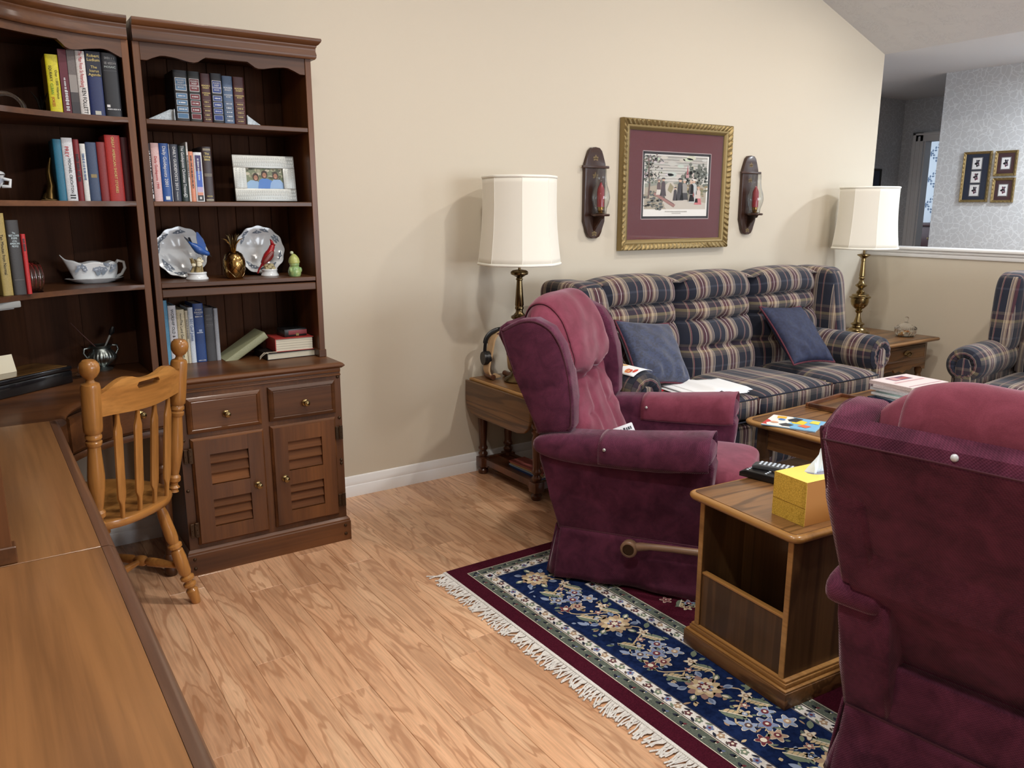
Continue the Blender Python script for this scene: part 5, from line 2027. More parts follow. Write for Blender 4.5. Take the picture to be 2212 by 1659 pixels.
G().box(2.20, 2.33, 3.02, 3.515, 0.068, 0.082).build('shelf', M['redwood'], t, world=True)
for x0 in (2.172, 2.334):
    G().prism([(3.046, 0.045), (3.075, 0.045), (3.085, 0.058), (3.45, 0.058), (3.46, 0.045), (3.49, 0.045), (3.49, 0.09), (3.046, 0.09)], x0, x0 + 0.022, 'x', 0.001, 1).build('shelf_rail', M['redwood'], t, world=True)
for y0 in (3.008, 3.503):
    G().box(2.21, 2.318, y0, y0 + 0.022, 0.05, 0.09, 0.002, 1).build('shelf_rail', M['redwood'], t, world=True)
for k, (c, nm) in enumerate((((40, 70, 130), 'blue magazine at the bottom of the pile under the drop-leaf table'), ((150, 176, 206), 'pale blue magazine in the pile under the drop-leaf table'), ((196, 160, 110), 'tan magazine in the pile under the drop-leaf table'), ((176, 96, 90), 'reddish magazine on top of the pile under the drop-leaf table'))):
    magazine('magazine', nm, 'magazine', (2.225 + 0.006 * k, 3.035 + 0.01 * (k % 2), 0.0825 + 0.0082 * k), 0.02 * k, 0.10, 0.28, 0.0078, colmat(*c), None, 'magazines under the drop-leaf table')

# headphone stand with headphones
t = thing('headphone_stand', 'bent plywood headphone stand on the drop-leaf table', 'headphone stand', (2.228, 3.435, TZ + 0.0008), math.radians(-8))
g = G()
cen = [(0.0, 0.016), (-0.02, 0.012), (-0.045, 0.018), (-0.062, 0.04), (-0.062, 0.075), (-0.05, 0.12), (-0.04, 0.17), (-0.028, 0.215), (0.0, 0.243), (0.03, 0.243), (0.058, 0.215), (0.068, 0.17), (0.072, 0.12), (0.075, 0.075), (0.08, 0.04), (0.1, 0.014)]
cs_ = spline(cen, 4)
rows = []
for i, (x, z) in enumerate(cs_):
    a, b = cs_[max(i - 1, 0)], cs_[min(i + 1, len(cs_) - 1)]
    tx, tz = b[0] - a[0], b[1] - a[1]
    L = math.hypot(tx, tz)
    nx_, nz_ = -tz / L * 0.004, tx / L * 0.004
    hw = 0.034
    rows.append([g.bm.verts.new(p) for p in ((x + nx_, -hw, z + nz_), (x + nx_, hw, z + nz_), (x - nx_, hw, z - nz_), (x - nx_, -hw, z - nz_))])
for p, q in zip(rows, rows[1:]):
    for k in range(4):
        g.bm.faces.new((p[k], p[(k + 1) % 4], q[(k + 1) % 4], q[k]))
g.bm.faces.new(rows[0])
g.bm.faces.new(rows[-1])
g.build('bent_arch', plain('pale_ply', srgb(206, 172, 130), 0.4), t, smooth=40)
for xx in (0.0, 0.105):
    G().lathe([(0.0, -0.044), (0.013, -0.044), (0.0145, -0.042), (0.0145, 0.042), (0.013, 0.044), (0, 0.044)], (xx - 0.045, 0, 0.0145), 18, 'y').build('foot_dowel', M['redwood'], t)
th_ = thing('headphones', 'black over-ear headphones hanging on the plywood stand', 'headphones', (2.228, 3.435, TZ + 0.25), math.radians(-8))
g = G()
pts = [(0.015 + 0.085 * cos(a), 0.0, -0.06 + 0.066 * sin(a)) for a in [PI * k / 20 for k in range(21)]]
g.tube(pts, [0.007] * 21, 8, sq=1.9)
g.build('headband', M['black'], th_, smooth=60)
for s_ in (-1, 1):
    xx = 0.015 + s_ * 0.085
    g = G().tube([(xx, 0, -0.06), (xx + s_ * 0.004, 0, -0.1), (xx + s_ * 0.002, 0, -0.125)], 0.006, 8, sq=1.6)
    g.build('slider', M['black'], th_)
    G().lathe([(0, -0.02), (0.034, -0.02), (0.037, -0.014), (0.037, -0.006), (0.033, -0.003), (0.034, 0.0), (0.038, 0.006), (0.036, 0.016), (0.0, 0.017)], (xx - s_ * 0.004, 0, -0.138), 24, 'x').build('ear_cup', M['black'], th_, smooth=50)

# ---- right end table with a drawer
t = thing('drawer_table', 'small oak end table with a drawer in the corner by the half wall', 'end table', (5.22, 3.2, 0))
slab_top(t, clipped_rect(4.86, 5.56, 2.885, 3.545, 0.03), 0.505, 0.530, M['oak'], M['oak'], 0.03, world=True)
g = G().box(4.95, 5.50, 2.95, 3.50, 0.35, 0.506, 0.002)
g.build('case', M['oak'], t, world=True)
dr = raised_front(t, 'drawer', 4.975 - 5.22, 5.465 - 5.22, 0.385, 0.492, 2.95 - 3.2, 0.012, 'oak')
g = G()
g.prism([(5.20 + 0.0, 0.452), (5.23, 0.461), (5.26, 0.452), (5.275, 0.44), (5.26, 0.428), (5.23, 0.418), (5.20, 0.428), (5.185, 0.44)], 2.934, 2.937, 'y')
g.tube([(5.195, 2.934, 0.442), (5.198, 2.922, 0.436), (5.21, 2.918, 0.424), (5.23, 2.917, 0.42), (5.25, 2.918, 0.424), (5.262, 2.922, 0.436), (5.265, 2.934, 0.442)], 0.0035, 7)
g.build('bail_pull', M['brass'], dr, world=True)
g = G().prism([(4.95, 0.352), (5.5, 0.352), (5.5, 0.30), (5.46, 0.31), (5.44, 0.325), (5.36, 0.327), (5.345, 0.335), (5.32, 0.31), (5.27, 0.318), (5.225, 0.30), (5.18, 0.318), (5.13, 0.31), (5.105, 0.335), (5.09, 0.327), (5.01, 0.325), (4.99, 0.31), (4.95, 0.30)], 2.952, 2.968, 'y')
g.build('scalloped_apron', M['oak'], t, world=True)
tw = [(0.02, 0), (0.027, 0.015), (0.02, 0.04)] + [(0.018 + 0.007 * (k % 2), 0.05 + 0.018 * k) for k in range(13)] + [(0.026, 0.29), (0.026, 0.35)]
for lx in (4.98, 5.47):
    for ly in (2.98, 3.47):
        G().lathe(tw, (lx, ly, 0), 14).build('leg', M['oak_z'], t, world=True)
G().box(4.98, 5.47, 2.98, 3.47, 0.10, 0.118).build('shelf', M['oak'], t, world=True)


# ================================================================== LAMPS
def lamp(label, loc, base_prof, z_sh0, z_sh1, r0, r1, mat, rot=0.0):
    t = thing('table_lamp', label, 'lamp', loc, rot, 'brass table lamps with white shades')
    G().lathe(base_prof, (0, 0, 0), 28).build('base', mat, t, smooth=38)
    zt = base_prof[-1][1]
    G().lathe([(0.007, zt - 0.005), (0.007, z_sh1 - 0.06)], (0, 0, 0), 10).build('stem', M['brass'], t)
    nP = 8

    def shp(a):
        q = (a / (2 * PI) * nP) % 1.0
        flat = cos(PI / nP) / cos((q - 0.5) * 2 * PI / nP)
        return 0.65 * flat + 0.35

    def fn(u, v):
        a = 2 * PI * u
        prof_ = r0 + (r1 - r0) * v - 0.011 * sin(PI * v) * 0.9
        rr_ = prof_ * shp(a)
        return (rr_ * cos(a), rr_ * sin(a), z_sh0 + (z_sh1 - z_sh0) * v)
    sh = G().surf(fn, 64, 14, cu=True).build('shade', M['shade'], t, smooth=25, solid=0.002)
    for k in range(nP):
        u = k / nP
        G().tube([fn(u, v / 10) for v in range(11)], 0.0018, 6).build('rib', M['shade_trim'], sh)
    for v, r_ in ((0, 0.0055), (1, 0.0055)):
        G().tube([fn(k / 64, v) for k in range(64)], r_, 7, closed=True, sq=1.3).build('rim_trim', M['shade_trim'], sh, smooth=180)
    g = G()
    for k in range(3):
        a = 2 * PI * k / 3
        g.tube([(0, 0, z_sh1 - 0.03), (r1 * 0.95 * cos(a), r1 * 0.95 * sin(a), z_sh1 - 0.004)], 0.0018, 5)
    g.build('spider', M['brass'], t)
    G().lathe([(0.004, z_sh1 - 0.035), (0.008, z_sh1 - 0.02), (0.006, z_sh1 - 0.01), (0.009, z_sh1 + 0.004), (0, z_sh1 + 0.012)], (0, 0, 0), 10).build('finial', M['brass'], t)
    return t


bl = [(0.0, 0), (0.078, 0), (0.08, 0.008), (0.072, 0.018), (0.05, 0.03), (0.04, 0.045), (0.026, 0.06), (0.02, 0.085), (0.032, 0.10), (0.05, 0.115), (0.066, 0.14), (0.067, 0.165), (0.06, 0.19), (0.064, 0.195), (0.064, 0.203), (0.045, 0.215), (0.03, 0.235), (0.022, 0.25), (0.03, 0.262), (0.04, 0.268), (0.04, 0.274), (0.03, 0.28), (0.019, 0.292), (0.021, 0.31), (0.03, 0.318), (0.042, 0.326), (0.043, 0.336), (0.03, 0.343), (0.019, 0.356), (0.018, 0.368), (0.022, 0.372), (0.022, 0.38), (0.020, 0.386), (0.0225, 0.392), (0.0185, 0.45), (0.014, 0.515), (0.018, 0.519), (0.018, 0.524), (0.014, 0.53), (0.03, 0.54), (0.043, 0.546), (0.045, 0.554), (0.043, 0.56), (0.034, 0.566), (0.012, 0.57)]
lamp('brass table lamp with white shade on the drop-leaf table', (2.278, 3.31, TZ + 0.0006), bl, 0.600, 1.016, 0.206, 0.182, M['brass_dark'], 0.25)
br = [(0.0, 0), (0.083, 0), (0.085, 0.010), (0.080, 0.020), (0.062, 0.027), (0.058, 0.034), (0.036, 0.046), (0.034, 0.055), (0.046, 0.060), (0.046, 0.066), (0.028, 0.076), (0.016, 0.11), (0.014, 0.132), (0.024, 0.140), (0.026, 0.148), (0.018, 0.156), (0.036, 0.166), (0.055, 0.185), (0.061, 0.205), (0.06, 0.226), (0.072, 0.231), (0.072, 0.238), (0.058, 0.245), (0.056, 0.252), (0.028, 0.262), (0.030, 0.268), (0.016, 0.280), (0.018, 0.290), (0.038, 0.304), (0.040, 0.310), (0.022, 0.322), (0.013, 0.34), (0.02, 0.350), (0.02, 0.356), (0.016, 0.362), (0.020, 0.366), (0.0165, 0.41), (0.013, 0.455), (0.0155, 0.458), (0.0145, 0.475), (0.036, 0.490), (0.044, 0.494), (0.044, 0.500), (0.012, 0.505)]
lamp('brass urn table lamp with white shade on the drawer table', (5.20, 3.305, 0.5306), [(r, z * 1.12) for r, z in br], 0.605, 1.012, 0.224, 0.199, M['brass'], 0.1)
G().tube([(5.12, 3.36, 0.535), (5.09, 3.40, 0.537), (5.06, 3.44, 0.534), (5.04, 3.5, 0.533)], 0.0025, 6).build('lamp_cord', M['black'], None)
tag(bpy.data.objects['lamp_cord'], 'thin dark lamp cord behind the urn lamp base', 'cord')

# covered glass candy dish
t = thing('candy_dish', 'covered cut-glass candy dish on the drawer table', 'dish', (5.38, 3.05, 0.5308))
rf = lambda a, z: 1 + 0.035 * cos(20 * a)
G().lathe([(0.0, 0.0), (0.05, 0.0), (0.062, 0.01), (0.07, 0.03), (0.068, 0.05), (0.064, 0.05), (0.064, 0.03), (0.056, 0.012), (0.0, 0.006)], (0, 0, 0), 80, rf=rf).build('bowl', M['glass'], t, smooth=60)
G().lathe([(0.071, 0.051), (0.069, 0.062), (0.05, 0.076), (0.025, 0.088), (0.012, 0.1), (0.0, 0.102)], (0, 0, 0), 80, rf=rf).build('lid', M['glass'], t, smooth=60)
G().lathe([(0.0, 0.101), (0.008, 0.102), (0.006, 0.107), (0.013, 0.116), (0.015, 0.124), (0.011, 0.134), (0, 0.138)], (0, 0, 0), 20).build('lid_knob', M['glass'], t, smooth=60)
rr = random.Random(2)
for k in range(14):
    a, r_ = rr.random() * 6.28, 0.045 * math.sqrt(rr.random())
    c = G().sell((r_ * cos(a), r_ * sin(a), 0.014 + 0.012 * (k % 3)), (0.011, 0.008, 0.007), 0.7, 0.8, 10, 6).build('sweet', colmat(*rr.choice([(206, 160, 96), (226, 214, 190), (190, 130, 80)])), t)

# ================================================================== FRAMED PRINT
FX0, FX1, FZ0, FZ1 = 3.150, 4.058, 1.162, 1.906
t = thing('framed_print', 'large gold framed colonial print with maroon mat above the sofa', 'picture', (3.604, YB - 0.002, 1.53))


def picture_frame(t, x0, x1, z0, z1, y, fw, dep, mat, ripple=True, world=True):
    """mitred frame facing -y"""
    prf = [(0, 0), (0, dep * 0.75), (fw * 0.06, dep * 0.95), (fw * 0.12, dep), (fw * 0.22, dep * 0.98), (fw * 0.50, dep * 0.82), (fw * 0.56, dep * 0.70), (fw * 0.62, dep * 0.74), (fw * 0.80, dep * 0.68), (fw * 0.84, dep * 0.58), (fw * 0.96, dep * 0.5), (fw, dep * 0.4), (fw, 0)]
    c = [(x0, z0), (x1, z0), (x1, z1), (x0, z1)]
    ins = [(1, 1), (-1, 1), (-1, -1), (1, -1)]
    for k in range(4):
        a, b = k, (k + 1) % 4
        g = G()
        L = max(abs(c[b][0] - c[a][0]), abs(c[b][1] - c[a][1]))
        nseg = int(L / 0.006) if ripple else 1
        rows = []
        for i in range(nseg + 1):
            u = i / nseg
            row = []
            for o, d_ in prf:
                px = (c[a][0] + ins[a][0] * o) * (1 - u) + (c[b][0] + ins[b][0] * o) * u
                pz = (c[a][1] + ins[a][1] * o) * (1 - u) + (c[b][1] + ins[b][1] * o) * u
                dd = d_
                if ripple and fw * 0.1 < o < fw * 0.52:
                    dd += dep * 0.10 * sin(2 * PI * (u * L / 0.034) + 45 * o) - dep * 0.05 * (i % 3 == 0)
                row.append(g.bm.verts.new((px, y - dd, pz)))
            rows.append(row)
        for p, q in zip(rows, rows[1:]):
            for j in range(len(prf)):
                j2 = (j + 1) % len(prf)
                g.bm.faces.new((p[j], p[j2], q[j2], q[j]))
        g.bm.faces.new(rows[0])
        g.bm.faces.new(rows[-1])
        g.build('frame_side', mat, t, world=world, smooth=50)


M['gilt'] = plain('gilt_frame', srgb(140, 120, 78), 0.42, 0.6)
picture_frame(t, FX0, FX1, FZ0, FZ1, YB - 0.004, 0.062, 0.04, M['gilt'])
n = N('maroon_mat')
n.set(Base_Color=srgb(92, 34, 40), Roughness=0.8)
M['mat'] = n.m
ix0, ix1, iz0, iz1 = FX0 + 0.062, FX1 - 0.062, FZ0 + 0.062, FZ1 - 0.062
ax0, ax1, az0, az1 = FX0 + 0.172, FX0 + 0.748, FZ0 + 0.178, FZ0 + 0.572
yb_ = YB - 0.010
g = G()
for a in ((ix0 - 0.005, ax0, iz0 - .005, iz1 + .005), (ax1, ix1 + 0.005, iz0 - .005, iz1 + .005), (ax0, ax1, iz0 - .005, az0), (ax0, ax1, az1, iz1 + .005)):
    g.box(a[0], a[1], yb_ - 0.003, yb_, a[2], a[3])
g.build('mat_board', M['mat'], t, world=True)
g = G()
for a, ww in ((0.0, 0.004),):
    for q in ((ax0, ax1, az0, az0 + ww), (ax0, ax1, az1 - ww, az1), (ax0, ax0 + ww, az0, az1), (ax1 - ww, ax1, az0, az1)):
        g.box(q[0], q[1], yb_ - 0.0036, yb_ - 0.001, q[2], q[3])
g.build('mat_bevel', plain('bevel_grey', srgb(176, 160, 160), 0.6), t, world=True)
g = G()
for q in ((ax0 + .004, ax1 - .004, az0 + .004, az0 + .018), (ax0 + .004, ax1 - .004, az1 - .018, az1 - .004), (ax0 + .004, ax0 + .018, az0 + .004, az1 - .004), (ax1 - .018, ax1 - .004, az0 + .004, az1 - .004)):
    g.box(q[0], q[1], yb_ - 0.0022, yb_ - 0.001, q[2], q[3])
g.build('inner_mat', plain('dark_inner_mat', srgb(34, 30, 34), 0.8), t, world=True)
px0, px1, pz0, pz1 = ax0 + 0.018, ax1 - 0.018, az0 + 0.018, az1 - 0.018
pw, ph = px1 - px0, pz1 - pz0
P = []


def pp(pts, c, lv):
    P.append(([(px0 + x * pw, yb_ - 0.0012 - 0.00006 * lv, pz0 + z * ph) for x, z in pts], c))


pp(rect(0, 0, 1, 1), (232, 230, 224), 0)
B0 = 0.115
X0, X1 = 0.012, 0.978
sc = lambda x, z: (X0 + x * (X1 - X0), B0 + z * (0.985 - B0))
S2 = lambda pts: [sc(*p) for p in pts]
rr = random.Random(21)
for i in range(12):      # hazy sky in bands
    z0 = 0.42 + i * 0.05
    pp(S2(rect(0, z0, 1, min(1, z0 + 0.055))), (206 - 3 * i + rr.randint(-3, 3), 204 - 3 * i, 196 - 3 * i), 1)
for i in range(30):
    x, z = rr.random(), rr.uniform(0.6, 0.98)
    pp(S2(disc(x, z, rr.uniform(.03, .09), 10, 0, rr.uniform(.02, .05))), tuple(q + rr.randint(-10, 8) for q in (196, 194, 186)), 2)
pp(S2([(0, .46), (.2, .56), (.4, .50), (.55, .52), (.55, .3), (0, .3)]), (142, 146, 134), 3)
pp(S2([(0, 0), (1, 0), (1, .48), (.6, .45), (.42, .49), (.15, .44), (0, .40)]), (170, 160, 142), 4)
pp(S2([(.36, .50), (.44, .51), (.62, .2), (1, .12), (1, 0), (.35, 0), (.2, .25)]), (196, 188, 176), 5)
pp(S2([(.40, .50), (.36, .36), (.42, .30), (.46, .42)]), (146, 136, 104), 6)
for i in range(130):       # trees at the right
    x = rr.uniform(.58, 1.0)
    zt = np.interp(x, [.58, .68, .72, .8, .86, .94, 1], [.62, .70, .92, .72, .84, .86, .80])
    z = rr.uniform(.44, zt)
    s_ = rr.randint(-14, 14)
    pp(S2(disc(x, z, rr.uniform(.012, .035), 8, rr.random(), rr.uniform(.015, .04))), (92 + s_, 96 + s_, 84 + s_), 7 + i % 5)
pp(S2([(.655, .66), (.69, .66), (.682, .76), (.675, .86), (.668, .76)]), (170, 84, 90), 13)
pp(S2(rect(.65, .60, .70, .67)), (196, 150, 150), 13)
for i in range(60):
    x, z = rr.uniform(.55, 1), rr.uniform(.25, .46)
    s_ = rr.randint(-12, 12)
    pp(S2(disc(x, z, rr.uniform(.015, .04), 8, 0, rr.uniform(.012, .03))), rr.choice([(120 + s_, 118 + s_, 84), (98 + s_, 100 + s_, 80 + s_), (150 + s_, 130 + s_, 90)]), 13 + i % 4)
for q in band([sc(.045, .98), sc(.06, .7), sc(.075, .45), sc(.06, .2)], 0.022):
    pp(q, (104, 82, 74), 18)
for i in range(150):
    z = rr.uniform(.5, 1)
    x = abs(rr.gauss(.06, .1))
    if x > .32:
        continue
    pp(S2(leaf(x, z, rr.uniform(.02, .04), rr.uniform(.006, .014), rr.random() * 6)), tuple(q + rr.randint(-14, 14) for q in (92, 92, 82)), 19 + i % 4)
for i in range(70):
    x, z = rr.uniform(0, .3), rr.uniform(.0, .34)
    s_ = rr.randint(-18, 18)
    pp(S2(disc(x, z, rr.uniform(.015, .035), 8, 0, rr.uniform(.012, .03))), rr.choice([(112 + s_, 110 + s_, 96 + s_), (150 + s_, 140 + s_, 120 + s_), (88 + s_, 92 + s_, 90 + s_)]), 14 + i % 4)
for q in band([sc(.15, .3), sc(.48, .06)], 0.05):
    pp(q, (156, 112, 104), 24)
for q in band([sc(.16, .32), sc(.47, .1)], 0.012):
    pp(q, (104, 74, 70), 25)


def figure(x, z, h, coat, skirt, skin=(206, 170, 146), hat=None, wide=0.3):
    w_ = h * wide
    pp(S2([(x - w_ * .5, z), (x + w_ * .5, z), (x + w_ * .28, z + h * .55), (x - w_ * .28, z + h * .55)]), skirt, 27)
    pp(S2([(x - w_ * .34, z + h * .35), (x + w_ * .34, z + h * .35), (x + w_ * .3, z + h * .75), (x + w_ * .12, z + h * .84), (x - w_ * .12, z + h * .84), (x - w_ * .3, z + h * .75)]), coat, 28)
    pp(S2(disc(x, z + h * .91, h * .06, 9, 0, h * .075)), skin, 29)
    if hat:
        pp(S2([(x - h * .1, z + h * .95), (x + h * .1, z + h * .95), (x + h * .05, z + h * 1.03), (x - h * .05, z + h * 1.03)]), hat, 30)


figure(.22, .27, .28, (92, 70, 70), (214, 206, 196), hat=(120, 90, 84))
figure(.29, .25, .33, (72, 56, 62), (64, 52, 58), hat=(50, 42, 44))
figure(.63, .18, .38, (150, 146, 140), (48, 46, 48), wide=.36, hat=(196, 190, 180))
figure(.56, .17, .41, (44, 40, 46), (52, 48, 52), hat=(34, 32, 36))
figure(.485, .165, .25, (52, 46, 52), (60, 52, 56), hat=(44, 40, 44))
figure(.745, .15, .40, (66, 58, 56), (150, 140, 124), wide=.3, hat=(206, 180, 160))
figure(.785, .13, .44, (186, 190, 190), (196, 198, 196), wide=.36, hat=(224, 222, 214))
figure(.865, .09, .34, (206, 190, 180), (196, 110, 112), wide=.36, hat=(190, 150, 120))
pp(S2([(.77, .28), (.785, .33), (.80, .28), (.785, .22)]), (150, 84, 80), 31)
colour_mesh('print', P, M['print'], t, world=True)
P = []
for zz, xa, xb, st_ in ((0.078, .33, .67, .012), (0.05, .44, .58, .014)):      # illegible caption: small grey strokes
    xx = xa
    while xx < xb:
        wd_ = st_ * rr.uniform(.4, .75)
        P.append(([(px0 + q[0] * pw, yb_ - 0.0034, pz0 + q[1] * ph) for q in rect(xx, zz - .008, xx + wd_, zz + .008)], (166, 162, 156)))
        xx += st_
colour_mesh('caption', P, M['print'], t, world=True)
G().box(ix0 - 0.004, ix1 + 0.004, YB - 0.0205, YB - 0.0195, iz0 - 0.004, iz1 + 0.004).build('pane', M['pane'], t, world=True)


# ================================================================== SCONCES
def sconce(label, x):
    t = thing('candle_sconce', label, 'sconce', (x, YB - 0.001, 1.487), 0, 'wooden candle sconces')
    h2 = 0.25
    half = [(0.0, 0.25), (0.03, 0.246), (0.047, 0.23), (0.055, 0.205), (0.06, 0.18), (0.072, 0.158), (0.076, 0.15), (0.076, -0.155), (0.07, -0.165), (0.062, -0.185), (0.055, -0.215), (0.04, -0.24), (0.02, -0.249), (0.0, -0.25)]
    pts = half + [(-a, b) for a, b in half[-2:0:-1]]
    G().prism(pts, -0.022, 0, 'y', 0.004, 2).build('back_plate', M['sconce'], t)
    G().box(-0.094, 0.094, -0.032, -0.012, 0.135, 0.150, 0.004).build('cornice', M['sconce'], t)
    for z_, s_ in ((0.197, 1.0), (0.102, 1.1), (-0.215, 1.0)):
        colour_mesh('stencil', [([(a, -0.0226, z_ + b) for a, b in leaf(0, -0.008, 0.02 * s_, 0.006, q)], (112, 92, 56)) for q in (0.3, PI / 2, PI - 0.3, -0.6, PI + 0.6)], M['print'], t)
    # shelf and bracket
    G().lathe([(0.0, -0.006), (0.05, -0.006), (0.053, -0.001), (0.053, 0.003), (0.05, 0.007), (0, 0.007)], (0, -0.072, -0.12), 26).build('shelf', M['sconce'], t)
    G().prism([(-0.02, -0.126), (-0.10, -0.126), (-0.092, -0.14), (-0.07, -0.145), (-0.062, -0.16), (-0.045, -0.18), (-0.03, -0.19), (-0.02, -0.215)], -0.008, 0.008, 'x', 0.002, 1).build('bracket', M['sconce'], t)
    b = G().lathe([(0.0, 0.0), (0.022, 0.0), (0.024, 0.004), (0.012, 0.008), (0.016, 0.016), (0.018, 0.026), (0.017, 0.036), (0.018, 0.04), (0, 0.04)], (0, -0.072, -0.113), 18).build('candle_cup', M['gold'], t)
    G().lathe([(0.0, 0.038), (0.0205, 0.038), (0.0205, 0.13), (0.018, 0.14), (0.010, 0.155), (0.005, 0.168), (0.0, 0.172)], (0, -0.072, -0.113), 18).build('candle', M['candle'], t)
    o = [(0.034, 0.0), (0.036, 0.03), (0.046, 0.055), (0.052, 0.085), (0.047, 0.12), (0.035, 0.155), (0.030, 0.19), (0.029, 0.245)]
    i = [(r - 0.0018, z) for r, z in o[::-1]]
    G().lathe(o + i + [o[0]], (0, -0.072, -0.1125), 36).build('chimney', M['thin_glass'], t, smooth=180)
    return t


n = N('thin_clear_glass')
gl = n.new('ShaderNodeBsdfGlossy', i_Roughness=0.02)
tr = n.new('ShaderNodeBsdfTransparent')
tr.inputs[0].default_value = (0.95, 0.96, 0.96, 1)
lw = n.new('ShaderNodeLayerWeight', i_Blend=0.5)
fr_ = n.math('ADD', n.math('MULTIPLY', n.math('POWER', lw.outputs['Facing'], 3.0), 0.7), 0.03)
mx = n.new('ShaderNodeMixShader')
n.ln(fr_, mx.inputs[0])
n.ln(tr.outputs[0], mx.inputs[1])
n.ln(gl.outputs[0], mx.inputs[2])
n.ln(mx.outputs[0], n.t.nodes['Material Output'].inputs[0])
M['thin_glass'] = n.m
sconce('dark wood candle sconce between the lamp and the framed print', 2.962)
sconce('dark wood candle sconce on the far side of the framed print from the tall bookcase', 4.262)


# ================================================================== SMALL PRINTS IN THE HALL (on plane x = 6.83, facing -x)
def hall_print(label, ya, yb2, za, zb, matc, cards):
    t = thing('botanical_print', label, 'picture', (6.828, (ya + yb2) / 2, (za + zb) / 2), -PI / 2, 'botanical prints on the papered wall')
    w_, h_ = ya - yb2, zb - za
    # local x runs along world -y, local -y is world -x
    picture_frame(t, -w_ / 2, w_ / 2, -h_ / 2, h_ / 2, 0.0, 0.02, 0.018, M['gilt'], True, False)
    G().box(-w_ / 2 + 0.018, w_ / 2 - 0.018, -0.006, -0.001, -h_ / 2 + 0.018, h_ / 2 - 0.018).build('mat_board', colmat(*matc), t)
    for (cx, cz, cw_, ch_) in cards:
        G().box(cx - cw_ / 2 - 0.006, cx + cw_ / 2 + 0.006, -0.0075, -0.006, cz - ch_ / 2 - 0.006, cz + ch_ / 2 + 0.006).build('card_border', plain('card_grey', srgb(120, 120, 120), 0.7), t)
        G().box(cx - cw_ / 2, cx + cw_ / 2, -0.0085, -0.0074, cz - ch_ / 2, cz + ch_ / 2).build('card', M['white'], t)
        q = []
        for k in range(9):
            q.append(([(a, -0.0088, b) for a, b in leaf(cx, cz - 0.015 + 0.004 * k, 0.022, 0.007, k * 2.4)], rr.choice([(88, 84, 100), (120, 70, 90), (96, 96, 110), (40, 40, 48)])))
        colour_mesh('botanical', q, M['print'], t)
    G().box(-w_ / 2 + 0.018, w_ / 2 - 0.018, -0.0102, -0.0098, -h_ / 2 + 0.018, h_ / 2 - 0.018).build('pane', M['pane'], t)


hall_print('tall botanical print with three cards on a navy mat', 3.53, 3.311, 1.455, 1.851, (26, 38, 62), [(0, 0.105, 0.07, 0.085), (0, 0.0, 0.07, 0.085), (0, -0.105, 0.07, 0.085)])
hall_print('upper small botanical print on a maroon mat', 3.285, 3.12, 1.654, 1.847, (70, 36, 42), [(0, 0, 0.062, 0.085)])
hall_print('lower small botanical print on a maroon mat', 3.282, 3.116, 1.451, 1.640, (70, 36, 42), [(0, 0, 0.062, 0.085)])
t = thing('dark_framed_picture', 'black framed picture at the dim end of the hall', 'picture', (7.77, 4.883, 1.70))
picture_frame(t, -0.07, 0.07, -0.1, 0.1, 0, 0.02, 0.015, M['black'], False, False)
G().box(-0.052, 0.052, -0.005, -0.001, -0.082, 0.082).build('mat_board', colmat(60, 70, 90), t)
# power cord looping out beside the louvred cabinet
G().tube([(1.215, 3.565, 0.60), (1.26, 3.56, 0.585), (1.31, 3.556, 0.52), (1.327, 3.556, 0.45), (1.315, 3.556, 0.38), (1.26, 3.56, 0.335), (1.215, 3.565, 0.32)], 0.0022, 6).build('power_cord', M['black'], None, smooth=180)
tag(bpy.data.objects['power_cord'], 'thin black power cord looping beside the louvred cabinet', 'cord')

# ================================================================== BOOKS
VERT = lambda x, y, z: Matrix.Translation((x, y, z)) @ Matrix.Rotation(PI / 2, 4, 'Y') @ Matrix.Rotation(PI / 2, 4, 'X')
HORI = lambda x, y, z: Matrix.Translation((x, y, z)) @ Matrix.Rotation(PI / 2, 4, 'X')


INK = {'whiteink': (212, 214, 218), 'goldink': (186, 168, 112), 'ink': (40, 40, 46), 'pewter': (112, 112, 114), 'blueink': (70, 104, 150), 'redink': (186, 60, 66)}
rs = random.Random(77)


def strokes(t, kind, cx, cz, size, length, col, y=-0.0014, name='worn_lettering'):
    """lettering too small or worn to read: short pen strokes along a line"""
    P_ = []
    q = -length / 2
    while q < length / 2:
        wd = size * rs.uniform(0.25, 0.5)
        hh = size * rs.uniform(0.32, 0.5)
        pts = [(q, -hh), (q + wd, -hh), (q + wd, hh), (q, hh)]
        if kind == 'sv':
            P_.append(([(cx + b, y, cz - a) for a, b in pts], col))
        else:
            P_.append(([(cx + a, y, cz + b) for a, b in pts], col))
        q += wd + size * rs.choice([0.14, 0.16, 0.2, 0.45])
    o = colour_mesh(name, P_, M['print'], t)
    o['kind'] = 'stuff'
    return o


